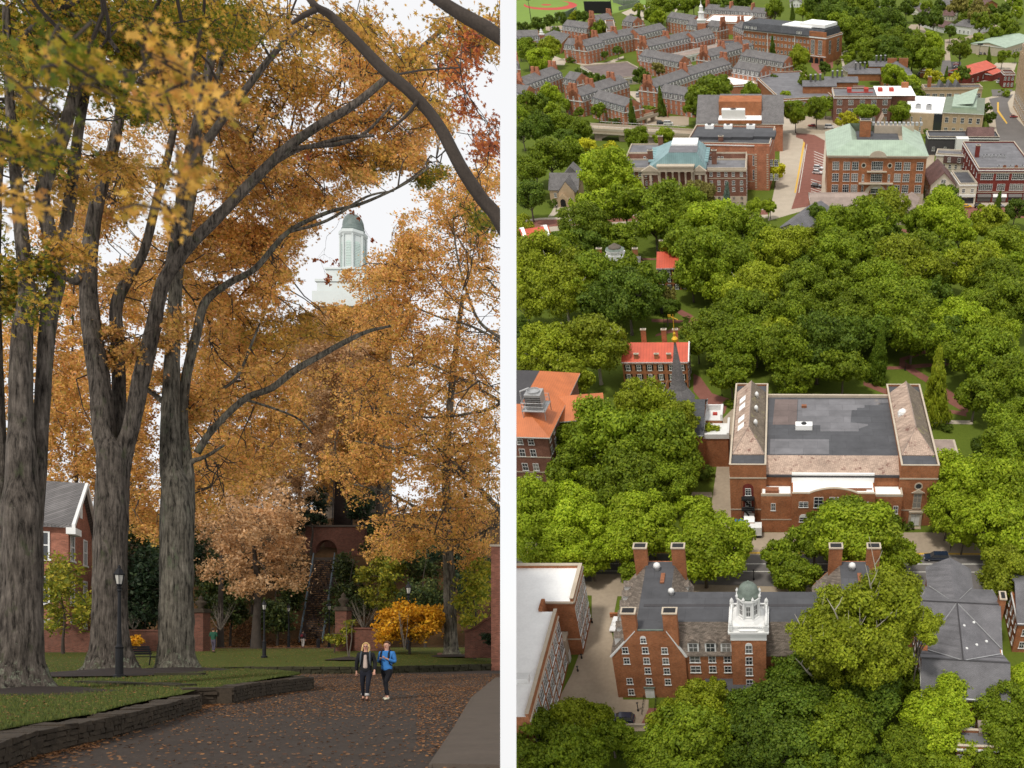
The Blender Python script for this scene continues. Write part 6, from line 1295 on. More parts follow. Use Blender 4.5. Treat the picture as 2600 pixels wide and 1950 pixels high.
for a in (('G', 772, 1330, 178, 'suv', 'navy', 'dark navy estate car parked at the end of the dormitory driveway'), ('G', 730, 665, -95, 'car', 'white', 'white car parked beside the domed tower dormitory wing'),
          ('H', 1180, 195, 179, 'pickup', 'navy', 'dark blue pickup truck with canopy parked on the street by the auditorium'),
          ('C', 530, 570, 3, 'car', 'white', 'white car on the street below the stone church'), ('B', 432, 1455, -20, 'suv', 'white', 'white car, upper of the two parked on the red brick street'), ('B', 425, 1495, -20, 'suv', 'white', 'white car, lower of the two parked on the red brick street'),
          ('B', 415, 1612, -20, 'suv', 'black', 'black car parked alone at the near end of the red brick street'), ('D', 1705, 432, 0, 'car', 'yellow', 'bright yellow car in front of the cream shop'), ('D', 1818, 432, 0, 'suv', 'black', 'black car in front of the brick store'), ('D', 1990, 425, 0, 'car', 'silver', 'silver car half hidden by the small conifer in front of the brick store'),
          ('B', 525, 1105, 0, 'van', 'white', 'white van parked beside the yellow-green tree above the brick street'), ('B', 378, 1090, 160, 'car', 'red', 'dark red car parked left of the white van'), ('B', 2112, 1012, 5, 'car', 'red', 'bright red car on the street by the tall stone hall'),
          ('B', 1240, 920, 60, 'car', 'white', 'white car, top of the row beside the beige hall'), ('B', 1280, 965, 170, 'car', 'black', 'black car, middle of the row beside the beige hall'), ('B', 1262, 1010, 80, 'suv', 'white', 'white car, bottom of the row beside the beige hall'),
          ('A', 1345, 1075, 0, 'van', 'white', 'white van in the yard above the bridge'), ('A', 1280, 1068, 10, 'suv', 'navy', 'dark car left of the white van in the yard above the bridge'), ('A', 1362, 1118, 0, 'car', 'green', 'dark green car driving on the bridge'), ('A', 1082, 830, 90, 'van', 'silver', 'silver van on the path between two dormitory gables'),
          ('B', 1218, 290, 0, 'van', 'blue', 'bright blue van on the yard among dark trees'), ('B', 1230, 325, 10, 'car', 'silver', 'silver car below the bright blue van'), ('B', 1330, 300, 20, 'car', 'black', 'black car right of the bright blue van'), ('B', 1885, 268, 30, 'car', 'white', 'white car on the curving road at the top right'),
          ('B', 1625, 582, 0, 'car', 'white', 'white car in the dark car park by the pinkish roof'), ('B', 1620, 562, 0, 'car', 'red', 'dark red car behind the white one in the dark car park'), ('B', 1790, 710, 15, 'car', 'red', 'red car in front of the dark red brick building'), ('B', 1990, 715, 20, 'car', 'white', 'white car right of the dark red brick building'), ('B', 2000, 690, 20, 'car', 'black', 'black car right of the dark red brick building'),
          ('B', 1840, 400, 15, 'suv', 'navy', 'dark blue car by the green-roofed warehouse, upper left'), ('B', 1810, 430, 15, 'car', 'grey', 'grey car by the green-roofed warehouse, lower left'), ('B', 2065, 440, 15, 'car', 'silver', 'silver car below the green-roofed warehouse'), ('B', 2110, 430, 15, 'car', 'red', 'red car below the green-roofed warehouse'), ('B', 1860, 468, 90, 'car', 'black', 'black car near the tall lamp pole, right one'), ('B', 1825, 468, 90, 'car', 'grey', 'grey car near the tall lamp pole, left one'),
          ('B', 550, 340, 20, 'car', 'grey', 'grey car beside the woods by the big orange hall'), ('B', 1030, 105, 10, 'car', 'white', 'white car among houses at the top, left one'), ('B', 1080, 85, 10, 'car', 'blue', 'blue car among houses at the top, middle one'), ('B', 1540, 35, 10, 'car', 'red', 'red car among houses at the top, right one'), ('B', 1320, 650, 10, 'van', 'silver', 'silver van below the white roofed shed'), ('B', 1400, 1295, 10, 'car', 'black', 'black car in the alley behind the shops'),
          ('A', 1030, 135, 10, 'car', 'black', 'black car in the car park beyond the dormitories, nearest'), ('A', 1145, 70, 60, 'car', 'white', 'white car in the car park beyond the dormitories, right of centre'), ('A', 1165, 85, 60, 'car', 'silver', 'silver car in the car park beyond the dormitories, far right'), ('A', 1130, 100, 60, 'car', 'grey', 'grey car in the car park beyond the dormitories, lower right'), ('A', 405, 262, 10, 'car', 'white', 'white car in the small yard left of the rear dormitory'), ('A', 360, 245, 10, 'car', 'grey', 'grey car in the small yard left of the rear dormitory')):
    add_car(*a)
# lamp posts, poles and little things of the town
def town_lamp(k, x, y, hpx, label):
    P = g(k, x, y); zt = zof(Vector((P.x, P.y, 0)), N(k, 0, y-hpx)[1])
    o = MB().tube([(0, 0, -.2), (0, 0, zt*.9)], .09, 6).lathe([(.14, zt*.9), (.26, zt*.96), (.05, zt)], n=6).lathe([(.2, 0), (.2, .5), (.1, .6)], n=8).build('lamp_post', M['blackm'], M=TA @ Matrix.Translation(P)); tag(o, label, 'lamp post', 'black lamp posts of the town')
for a in (('F', 1178, 275, 75, 'black lamp post where the brick walks cross behind the auditorium'), ('C', 1556, 1475, 65, 'black lamp post right of the two round topiary bushes'), ('G', 1697, 340, 75, 'black lamp post at the street behind the domed tower'), ('G', 563, 640, 30, 'short black lamp post in the alley, far one'), ('G', 490, 890, 30, 'short black lamp post in the alley, second from far'), ('G', 463, 980, 35, 'short black lamp post in the alley, near one'), ('G', 886, 1260, 60, 'lamp post on the forecourt below the white door'), ('C', 388, 460, 45, 'lamp post on the church walk'), ('E', 1806, 490, 50, 'black lamp post at the brick walk by the auditorium corner')): town_lamp(*a)
def pole(k, x, y, hpx, label, r=.35):
    P = g(k, x, y); zt = zof(Vector((P.x, P.y, 0)), N(k, 0, y-hpx)[1])
    o = MB().tube([(0, 0, -.2), (0, 0, zt)], [r, r*.5], 8).box(-2, -.2, zt-1.2, 2, .2, zt-.2).build('light_pole', M['blackm'], M=TA @ Matrix.Translation(P)); tag(o, label, 'pole')
pole('A', 165, 178, 190, 'tall dark floodlight pole left of the baseball infield'); pole('A', 858, 110, 125, 'tall dark floodlight pole right of the baseball infield'); pole('B', 1812, 490, 120, 'tall thin pole in the car park near the green-roofed warehouse', .2)
sc_b = MB().box(-12, -.5, 2, 12, .5, 11).box(-10, -.4, -1, -9, .4, 2).box(9, -.4, -1, 10, .4, 2); tag(sc_b.build('scoreboard', M['navy'] if 'navy' in M else M['blackm'], M=TA @ Matrix.Translation(g('A', 745, 140))), 'dark blue scoreboard standing behind the outfield trees', 'scoreboard')
fp = g('C', 1312, 1500); zt = zof(Vector((fp.x, fp.y, 0)), N('C', 0, 1270)[1]); fo = empty('flagpole', TA @ Matrix.Translation(fp)); tag(fo, 'dark flag hanging on a pole beside the brick walk', 'flagpole')
MB().tube([(0, 0, -.2), (0, 0, zt)], .08, 6).build('pole', M['blackm'], fo); MB().exy([(0, zt-.6), (-1.0, zt-1.0), (-.8, zt-3.4), (-.5, zt-2.8), (0, zt-3.2)], -.04, .04).build('flag', M['blackm'], fo)
def tiny_person(k, x, y, top, legs, label):
    P = g(k, x, y); b = MB()
    b.lathe([(.13, 0), (.1, .45), (.17, .9), (.02, .95)], (-.1, .05), 8, 1).lathe([(.13, 0), (.1, .45), (.17, .9), (.02, .95)], (.12, -.08), 8, 1)
    b.lathe([(.15, .82), (.2, 1.0), (.17, 1.2), (.24, 1.42), (.12, 1.52), (.06, 1.58)], (0, 0), 10, 0)
    for s in (-1, 1): b.tube([(s*.22, 0, 1.42), (s*.3, .04, 1.1), (s*.26, -.12, .85)], [.07, .055, .04], 6, 0)
    b.lathe([(.05, 1.5), (.1, 1.58), (.115, 1.68), (.08, 1.78), (.02, 1.81)], (0, 0), 10, 2)
    tag(b.build('person', [M[top], M[legs], M['brownshingle']], M=TA @ Matrix.Translation((P.x, P.y, .06))), label, 'person')
tiny_person('C', 1974, 462, 'asphalt_dk', 'blackm', 'person in dark clothes walking right of the blue spruce, right one of two'); tiny_person('C', 1962, 470, 'brick_dk', 'asphalt_dk', 'person walking right of the blue spruce, left one of two'); tiny_person('H', 80, 115, 'white', 'blackm', 'person in white top on the pavement above the domed tower')
for k, x, y, m_, lab, sx, sy in (('H', 1278, 140, 'blackm', 'parking meter on the kerb behind the blue pickup', .15, .15),):
    P = g(k, x, y); tag(MB().tube([(0, 0, -.1), (0, 0, 1.2)], .05, 6).lathe([(.1, 1.2), (.16, 1.35), (.1, 1.55)], n=8).build('parking_meter', M[m_], M=TA @ Matrix.Translation(P)), lab, 'parking meter')
# ================================================================== the autumn street, level with the camera
RS = np.random.RandomState(11)
def lerp(x, pts):
    if x <= pts[0][0]: return pts[0][1]
    for (a, va), (b, vb) in zip(pts, pts[1:]):
        if x <= b: return va+(vb-va)*(x-a)/(b-a)
    return pts[-1][1]
def gx(px, D): return (px-PX)/F*D
M['road'] = grass_mat('dark_brown_asphalt', (.042, .033, .028), (.062, .050, .043), (.12, .055, .026), .64)  # dark brown base colour with leaf-coloured noise patches
M['lawn'] = grass_mat('autumn_lawn', (.042, .056, .009), (.07, .083, .015), (.14, .075, .03), .62)
M['litter'] = grass_mat('leaf_litter', (.05, .028, .014), (.10, .052, .022), (.03, .032, .012), .55)
M['mulch'] = plain('dark_mulch', (.022, .014, .011), .95, .35, 6)
M['sidewalk'] = plain('brown_sidewalk', (.085, .066, .052), .9, .15, 1.2)
M['fieldstone'] = plain('brown_fieldstone', (.042, .031, .021), .95, .5, 2.6)
M['mossstone'] = plain('mossy_fieldstone', (.032, .029, .015), .95, .5, 2.6)
M['brickL'] = brick('garden_brick', (.13, .048, .032), mort=(.13, .09, .07)); M['brickF'] = brick('old_building_brick', (.34, .135, .088), mort=(.2, .12, .09))
M['iron'] = plain('painted_black_iron', (.007, .007, .009), .6, .2, 3, .25)
M['lampglass'] = plain('frosted_lamp_glass', (.42, .40, .36), .3, .1, 3, .5)
M['rail'] = plain('blue_grey_rail', (.10, .13, .15), .5, .15, 3)
def oakbark(name, c, moss):
    t = NT(name, .95, .1); v = t.coord(scale=(1, 1, .14)); v1 = t.coord()
    f = t.noise(v, 11, 5, .7); f2 = t.noise(v1, 1.3, 5, .7); f3 = t.noise(t.coord(scale=(1, 1, .5)), 3.0, 4, .7)
    col = t.ramp(f, [(.36, mul(c, .22)), (.47, mul(c, .9)), (.66, mul(c, 1.75))])
    col = t.mix(1, col, t.ramp(f2, [(.3, (.5, .48, .46)), (.7, (1.35, 1.33, 1.3))]), 'MULTIPLY')
    col = t.mix(t.ramp(f3, [(.58, (0, 0, 0)), (.70, (.7, .7, .7))]), col, moss)
    sp_ = t.n('ShaderNodeSeparateXYZ'); t.l(v1, sp_.inputs[0]); mr = t.n('ShaderNodeMapRange'); mr.inputs[1].default_value = .1; mr.inputs[2].default_value = 1.5; mr.inputs[3].default_value = .16; mr.inputs[4].default_value = 0; t.l(sp_.outputs[2], mr.inputs[0])
    f4 = t.noise(v1, 5.0, 5, .75); ad_ = t.n('ShaderNodeMath', operation='ADD'); t.l(f4, ad_.inputs[0]); t.l(mr.outputs[0], ad_.inputs[1])
    col = t.mix(t.ramp(ad_.outputs[0], [(.66, (0, 0, 0)), (.72, (.75, .75, .75))]), col, (.19, .21, .15))
    t.col(col); t.bump(f, 1.0, .12); return t.mat
M['oak'] = oakbark('ridged_oak_bark', (.090, .077, .066), (.06, .068, .035)); M['oak2'] = oakbark('grey_oak_bark', (.110, .10, .082), (.11, .13, .08)); M['twig'] = plain('dark_twig_bark', (.045, .035, .028), .95, .3, 3)
AG = {}
AG['gg'] = foliage('oak_leaves_green_gold', [(0, (0.057, 0.096, 0.010)), (.4, (0.206, 0.212, 0.016)), (.75, (0.468, 0.308, 0.032)), (1, (0.542, 0.288, 0.053))], .45)
AG['go'] = foliage('oak_leaves_gold', [(0, (0.187, 0.164, 0.021)), (.3, (0.487, 0.288, 0.047)), (.7, (0.617, 0.356, 0.074)), (1, (0.468, 0.212, 0.063))], .45)
AG['or'] = foliage('oak_leaves_orange', [(0, (0.319, 0.250, 0.043)), (.25, (0.599, 0.337, 0.074)), (.7, (0.711, 0.405, 0.127)), (1, (0.599, 0.269, 0.106))], .45)
AG['pk'] = foliage('maple_leaves_peach', [(0, (0.448, 0.241, 0.095)), (.5, (0.655, 0.394, 0.191)), (1, (0.730, 0.500, 0.297))], .45)
AG['rd'] = foliage('oak_leaves_russet', [(0, (0.206, 0.048, 0.032)), (.5, (0.393, 0.116, 0.032)), (1, (0.468, 0.164, 0.032))], .4)
AG['gold'] = foliage('shrub_leaves_gold', [(0, (0.468, 0.193, 0.010)), (.5, (0.655, 0.317, 0.015)), (1, (0.674, 0.405, 0.026))], .35)
AG['yg'] = foliage('leaves_yellow_green', [(0, (0.112, 0.154, 0.013)), (.5, (0.244, 0.250, 0.021)), (1, (0.430, 0.346, 0.032))], .35)
AG['dk'] = foliage('evergreen_dark', [(0, (0.008, 0.021, 0.008)), (.5, (0.016, 0.034, 0.013)), (1, (0.033, 0.053, 0.017))], .1)
AG['dkg'] = foliage('shrub_dark_green', [(0, (0.019, 0.039, 0.010)), (.5, (0.043, 0.063, 0.015)), (1, (0.094, 0.105, 0.021))], .2)
AG['fall'] = foliage('fallen_leaves', [(0, (.07, .028, .012)), (.5, (.19, .078, .026)), (1, (.36, .17, .06))], .1)

# ---- ground sheets of the street side
def strip_sheet(name, cols, near, far, zf, m, n=16, kind='structure'):
    b = MB()
    for c0, c1 in zip(cols, cols[1:]):
        for i in range(n):
            q = []
            for c, t in ((c0, i/n), (c1, i/n), (c1, (i+1)/n), (c0, (i+1)/n)):
                D = near(c)+(far(c)-near(c))*t; q.append((gx(c, D), D, zf(D, c)))
            b.face(q)
    o = b.build(name, M[m]); o['kind'] = kind; return o
cols = list(range(-260, 1301, 60))
strip_sheet('ground', cols+[1320], lambda c: 3.0, lambda c: 62.5, lambda D, c: 0.0, 'road', 30)
ISL_FAR = [(400, 51.5), (520, 43), (600, 39), (700, 36.6), (765, 33.6)]
ISL_NEAR = [(-260, 9.35), (-150, 10.55), (0, 12.74), (235, 15.74), (462, 22.28), (463, 24.1), (548, 24.6), (600, 27.1), (640, 28.6), (765, 33.15)]
ISL_Z = [(10, .40), (22, .40), (28, .45), (31, .53), (36, .60), (52, .66)]
strip_sheet('lawn', [c for c in range(-260, 760, 40)]+[765], lambda c: lerp(c, ISL_NEAR), lambda c: lerp(c, ISL_FAR), lambda D, c: lerp(D, ISL_Z), 'lawn', 24)
FW = [(400, 51.4), (520, 50), (620, 52), (934, 52.3), (1100, 56), (1300, 62.5)]
def zlawn(D, c):
    a = .64 if c < 400 else lerp(c, [(400, .64), (520, .37), (1100, .37), (1300, .40)]); d0 = lerp(c, FW)
    return lerp(D, [(d0, a), (d0+8, max(.88, a)), (d0+16, 1.22), (82, 1.42), (93, 1.5)])
strip_sheet('lawn', list(range(-260, 1301, 40))+[1320], lambda c: lerp(c, FW)+.05, lambda c: 93.0, zlawn, 'lawn', 20)
HZ = [(93, 1.5), (99, 1.6), (104, 5.4), (112, 12.6), (122, 17), (150, 24), (230, 27)]
def zhill(D, c): return lerp(D, HZ)+(.5*math.sin(c*.013+D*.2) if D > 100 else 0)
strip_sheet('hill', list(range(-260, 1301, 40))+[1320], lambda c: 92.98, lambda c: 230.0, zhill, 'litter', 44)
# pale path along the foot of the hill
b = MB(); [b.face([(gx(c, 82), 82, zlawn(82, c)+.03), (gx(c+60, 82), 82, zlawn(82, c+60)+.03), (gx(c+60, 86), 86, zlawn(86, c+60)+.03), (gx(c, 86), 86, zlawn(86, c)+.03)]) for c in range(400, 860, 60)]
o = b.build('path', M['brickpave']); o['kind'] = 'structure'
b = MB(); [b.face([(gx(c, 66), 66, zlawn(66, c)+.03), (gx(c+60, 66), 66, zlawn(66, c+60)+.03), (gx(c+60, 69), 69, zlawn(69, c+60)+.03), (gx(c, 69), 69, zlawn(69, c)+.03)]) for c in range(1110, 1300, 60)]
o = b.build('path', M['brickpave']); o['kind'] = 'structure'
def ground_pt(px, py, z=0.0):
    D = (EYE-z)*F/(py-PY); return Vector((gx(px, D), D, z))
b = MB(); b.prism([ground_pt(*p) for p in ((1098, 1950), (1600, 1960), (1600, 1720), (1268, 1722), (1205, 1775), (1160, 1855))][::-1], -.2, .06); 
o = b.build('sidewalk', M['sidewalk']); o['kind'] = 'structure'
b = MB(); b.prism([ground_pt(*p) for p in ((1088, 1950), (1097, 1950), (1159, 1855), (1204, 1775), (1267, 1722), (1258, 1722), (1196, 1775), (1150, 1855))], -.2, .045); o = b.build('kerb', M['sidewalk']); o['kind'] = 'structure'
for i, yy in enumerate((1790, 1835, 1895)):
    a = ground_pt(1100+(1950-yy)*.62, yy, .061); c_ = ground_pt(1600, yy+6, .061); MB()
def disc(name, px, D, r, z, m='mulch', sy=1.0):
    b = MB(); n = 36; pts = []
    for i in range(n):
        a = 2*math.pi*i/n; rr = r*(1+.13*math.sin(3*a+px)+.08*math.sin(7*a)); pts.append((gx(px, D)+rr*math.cos(a), D+rr*sy*math.sin(a), z-.04))
    c_ = (gx(px, D), D, z+.18)
    for i in range(n): b.face([pts[i], pts[(i+1) % n], c_])
    o = b.build(name, M[m], smooth=True); o['kind'] = 'structure'
disc('mulch_bed', 40, 23.3, 2.5, .43); disc('mulch_bed', 300, 33.5, 2.9, .62, sy=1.1); disc('mulch_bed', 445, 36, 2.2, .64); disc('mulch_bed', 1150, 66, 2.3, .90); disc('mulch_bed', 884, 58, 1.3, .78)

# ---- dry stone retaining walls
def stone_wall(label, pts, h, base=-.05, th=.42, m='fieldstone', courses=5, cap=True, zt=None, seed=0):
    r = random.Random(seed); b = MB(); P = [Vector((gx(px, D), D, 0)) for px, D in pts]
    acc = 0
    for i in range(len(P)-1):
        p, q = P[i], P[i+1]; L_ = (q-p).length; t = (q-p)/L_; n = Vector((t.y, -t.x, 0))
        if n.y > 0: n = -n                      # towards the road
        hc = h/courses
        for k in range(courses):
            x = -r.random()*.3
            while x < L_:
                l = r.uniform(.12, .42)*(1.6 if k == courses-1 else 1); x1 = min(L_+.02, x+l); x0 = max(0, x); x += l
                if x1-x0 < .06: continue
                o0 = r.uniform(-.05, .07)+(.03 if k == courses-1 else 0); z0 = base+hc*k+r.uniform(-.012, .012) if k else base; z1 = base+hc*(k+1)-.012+r.uniform(-.012, .012); j = lambda: r.uniform(-.03, .03)
                back = -th
                c8 = [p+t*(x0+.008+j())+n*(o0+j()), p+t*(x1-.008+j())+n*(o0+j()), p+t*(x1-.008)+n*back, p+t*(x0+.008)+n*back]
                bb = len(b.v)
                b.v += [(v.x, v.y, z0) for v in c8]+[(v.x+j()*.6, v.y+j()*.6, z1+j()*.4) for v in c8]
                for qd in ((3,2,1,0),(4,5,6,7),(0,1,5,4),(1,2,6,5),(2,3,7,6),(3,0,4,7)): b.f.append(tuple(bb+e for e in qd)); b.m.append(0)
        b.prism([p-n*.02-t*.05, q-n*.02+t*.05, q-n*(th-.03), p-n*(th-.03)][::-1] if False else [p-n*.03, p-n*(th-.04), q-n*(th-.04), q-n*.03], base, base+h*.9)
    o = b.build('stone_wall', M[m]); return tag(o, label, 'stone wall', 'low stone walls along the road')
stone_wall('low dry stone wall along the road at the bottom left corner', [(-260, 9.3), (-150, 10.5), (0, 12.7), (235, 15.7), (462, 22.2)], .44, seed=1)
stone_wall('curving low stone wall beside the road behind the corner wall', [(462, 24.0), (548, 24.5), (600, 27.0), (640, 28.5), (765, 33.0)], .53, seed=2)
stone_wall('small stone step inside the lawn behind the nearest big trunk', [(188, 27.6), (300, 26.8), (462, 25.4)], .17, base=.36, courses=1, seed=3, m='mossstone')
stone_wall('long dark stone wall crossing behind the two walking women', [(520, 49.8), (620, 51.8), (934, 52.1), (1100, 55.8), (1320, 62.3)], .48, seed=4, m='mossstone', courses=3)
stone_wall('short stone wall end where the lawn meets the far road', [(765, 33.1), (735, 35.5), (700, 36.8), (640, 38)], .48, seed=5, m='mossstone')

# ---- garden walls, gate piers, buildings
def garden_wall(label, px0, px1, D, ztop, zb, curve=None, m='brickL'):
    x0, x1 = gx(px0, D), gx(px1, D); r = empty('brick_wall', Matrix.Translation((x0, D, 0))); tag(r, label, 'wall', 'brick garden walls beyond the lawn'); w_ = x1-x0
    top = [(0, ztop), (w_, ztop)] if curve is None else [(gx(a, D)-x0, z) for a, z in curve]
    MB().exy([(w_, zb), (0, zb)][::-1]+top[::-1], 0, .4).build('wall', M[m], r)
    c = MB()
    for (a, za), (b_, zb_) in zip(top, top[1:]): c.exy([(a, za+.002), (b_, zb_+.002), (b_, zb_+.14), (a, za+.14)], -.09, .49)
    c.build('coping', M['brickL'], r); return r
cv = [(98, 3.15), (176, 3.1), (184, 2.98), (192, 2.82), (202, 2.72), (215, 2.68), (240, 2.68)]
garden_wall('curved brick garden wall in front of the left brick building', 98, 240, 66, 0, .9, cv)
garden_wall('low brick garden wall seen between the two big trunks', 300, 500, 68, 2.72, .9)
garden_wall('low brick garden wall behind the right-hand woman', 884, 985, 69.5, 2.9, .9)
cv = [(1180, 2.6), (1200, 2.75), (1215, 3.0), (1230, 3.35), (1245, 3.55), (1256, 3.55)]
garden_wall('curved brick garden wall running up to the right-hand brick building', 1180, 1256, 63, 0, .8, cv)
def pier(label, px, D, w_, zt, zf):
    x = gx(px, D); r = empty('gate_pier', Matrix.Translation((x, D, 0))); tag(r, label, 'gate pier', 'brick gate piers with stone urns')
    MB().box(-w_/2, -w_/2, .8, w_/2, w_/2, zt).build('shaft', M['brickL'], r)
    MB().box(-w_*.62, -w_*.62, zt, w_*.62, w_*.62, zt+.14).box(-w_*.54, -w_*.54, zt+.14, w_*.54, w_*.54, zt+.3).build('cap', M['stone'] if 0 else M['fieldstone'], r)
    k = (zf-zt-.3); MB().lathe([(w_*.28, zt+.3), (w_*.18, zt+.3+k*.15), (w_*.42, zt+.3+k*.4), (w_*.40, zt+.3+k*.55), (w_*.15, zt+.3+k*.66), (w_*.22, zt+.3+k*.78), (w_*.08, zt+.3+k*.93), (.01, zf)], n=16).build('urn', M['metal'] if 0 else M['fieldstone'], r, True)
pier('brick gate pier with stone urn right of the third big trunk', 510, 67.6, .88, 4.1, 5.4); pier('brick gate pier with stone urn near the foot of the long stairs', 872, 69, .86, 4.3, 5.7)
class SBld(Bld):
    def __init__(s, name, label, p, q, d, z0, h):
        s.w = math.hypot(q[0]-p[0], q[1]-p[1]); s.a = math.atan2(q[1]-p[1], q[0]-p[0]); s.d = d; s.h = h; s.M = TR(p[0], p[1], z0, s.a)
        s.root = empty(name, s.M.copy()); tag(s.root, label, 'building')
A_, B_ = (gx(174, 70), 70), (gx(233, 77.5), 77.5)
S = SBld('brick_building', 'red brick building with steep gable and white windows between the first two big trunks', A_, B_, 14, 1.0, 10.0)
w_, d_ = S.w, 14; ap = 3.6
S.walls('brickF', cornice=None); MB().exy([(0, 10.001), (w_, 10.001), (w_*.5, 10+ap)], 0, d_).build('gable_wall', M['brickF'], S.root)
MB().exy([(-.5, 9.7), (w_/2, 10+ap), (w_/2, 10.3+ap), (-.5, 10)][::-1], -.3, d_).exy([(w_+.5, 9.7), (w_/2, 10+ap), (w_/2, 10.3+ap), (w_+.5, 10)], -.3, d_).build('roof', M['slate'], S.root)
MB().exy([(-.5, 9.65), (w_/2, 9.95+ap), (w_/2, 10.32+ap), (-.55, 9.98)][::-1], -.5, -.301).exy([(w_+.5, 9.65), (w_/2, 9.95+ap), (w_/2, 10.32+ap), (w_+.55, 9.98)], -.5, -.301).box(-.9, -.6, 9.2, 1.2, -.01, 9.7).build('gable_trim', M['white'], S.root)
for x in (w_*.1, w_*.64):
    for z in (.6, 3.9, 7.3): add_win(S.root, x+.35, 0, z, 0, 1.3, 2.1)
for z in (.6, 3.9, 7.3): 
    for k in range(4): add_win(S.root, 0, 1.8+k*3, z, -math.pi/2, 1.3, 2.1)
MB().exy([(w_*.5-.35, 11), (w_*.5+.35, 11), (w_*.5+.35, 12.2), (w_*.5, 12.7), (w_*.5-.35, 12.2)], -.06, -.002).build('gable_vent', M['white'], S.root)
S = SBld('brick_building', 'brick building corner at the far right edge of the street scene', (gx(1247, 60), 60), (gx(1330, 60), 60), 10, .6, 7.2); S.walls('brickF', cornice=None).flat('slate', 'stone', .4, .3, 'brickF')

# ---- hillside stairs and the arch
def hill_stairs():
    r = empty('hillside_stairs', Matrix.Translation((gx(789, 99.5), 99.5, 1.55))); tag(r, 'long straight flight of stairs with leaves climbing to the brick arch', 'stairs')
    top = P3(823, 1425, 109); b0 = Vector((gx(789, 99.5), 99.5, 1.55)); dv = top-b0; n = 40; hw = 1.15; b = MB(); lv = MB()
    for i in range(n):
        a = dv*(i/n); c_ = dv*((i+1)/n); b.box(a.x-hw, a.y, a.z-1.2, a.x+hw, c_.y+.35, c_.z-.01)
        for k in range(8): x = a.x-hw+.05+RS.rand()*2*hw*.85; l = .1+RS.rand()*.3; lv.box(x, a.y-.03, c_.z-.02, min(x+l, a.x+hw), a.y+.14, c_.z+.06)
    b.build('treads', M['mulch'] if 0 else plain('dark_stone_steps', (.06, .043, .035), .9, .25, 3), r); lv.build('fallen_leaves_on_steps', AG['gold'] if 0 else foliage('step_leaves', [(0, (.20, .10, .04)), (.5, (.36, .19, .08)), (1, (.5, .30, .14))], 0), r)
    for s, y0, y1 in ((-1, 0, .58), (-1, .64, 1.0), (1, 0, .75), (1, .8, 1.0)):
        rl = MB(); p, q = dv*y0+Vector((s*(hw+.12), 0, 1.0)), dv*y1+Vector((s*(hw+.12), 0, 1.0)); rl.tube([p, q], .055, 6).tube([p-Vector((0, 0, .45)), q-Vector((0, 0, .45))], .04, 6)
        m_ = max(2, int((y1-y0)*14))
        for k in range(m_+1): u = p.lerp(q, k/m_); rl.tube([u-Vector((0, 0, 1.15)), u], .04, 5)
        rl.build('railing', M['rail'], r)
    MB().box(dv.x-1.5, dv.y-.1, dv.z-1.2, dv.x+1.5, dv.y+3.5, dv.z+.45).build('landing', M['conc2'] if 0 else M['sidewalk'], r)
hill_stairs()
def arch_wall():
    D = 112.6; x0, x1 = gx(775, D), gx(925, D); zc = EYE+(PY-1417)/F*D; zt = EYE+(PY-1338)/F*D; xc = gx(829, D); hw = 1.33; r = empty('arch_wall', Matrix.Translation((xc, D, zc))); tag(r, 'brick retaining wall with round arch at the top of the lower stairs', 'wall')
    zs = EYE+(PY-1398)/F*D-zc; pts = [(x0-xc, -2), (-hw, -2), (-hw, zs)]+[(-hw*math.cos(k*math.pi/12), zs+hw*math.sin(k*math.pi/12)) for k in range(1, 12)]+[(hw, zs), (hw, -2), (x1-xc, -2), (x1-xc, zt-zc-.5), (x1-xc-2.5, zt-zc), (x0-xc, zt-zc)]
    b = MB(); n = len(pts)
    # front face split so that the opening stays open
    ar = [(-hw, zs)]+[(-hw*math.cos(k*math.pi/12), zs+hw*math.sin(k*math.pi/12)) for k in range(1, 12)]+[(hw, zs)]; H_ = zt-zc
    b.box(x0-xc, 0, -2, -hw, .8, H_).box(hw, 0, -2, x1-xc, .8, H_)
    for (a, za), (c_, zc_) in zip(ar, ar[1:]): b.exy([(a, za), (c_, zc_), (c_, H_), (a, H_)], 0, .8)
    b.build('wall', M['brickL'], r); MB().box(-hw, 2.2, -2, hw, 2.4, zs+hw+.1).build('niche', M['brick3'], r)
    MB().box(x0-xc, -.15, H_, x1-xc, 1.0, H_+.22).build('coping', M['sidewalk'], r)
    ru = empty('hillside_stairs', Matrix.Translation((gx(868, 118), 118, zhill(118, 868)))); tag(ru, 'dark upper flight of stairs above the brick arch', 'stairs')
    q0 = P3(868, 1335, 118)-ru.location; q1 = P3(872, 1215, 126)-ru.location; b = MB(); n = 34
    for i in range(n): a = q0.lerp(q1, i/n); c_ = q0.lerp(q1, (i+1)/n); b.box(a.x-1.15, a.y, a.z-1, a.x+1.15, c_.y+.3, c_.z-.01)
    b.build('treads', M['mulch'], ru); rl = MB()
    for s in (-1.25, 1.25): rl.tube([q0+Vector((s, 0, 1)), q1+Vector((s, 0, 1))], .06, 6).tube([q0+Vector((s, 0, 1)), q0+Vector((s, 0, -.2))], .06, 5)
    rl.build('railing', M['iron'], ru)
arch_wall()
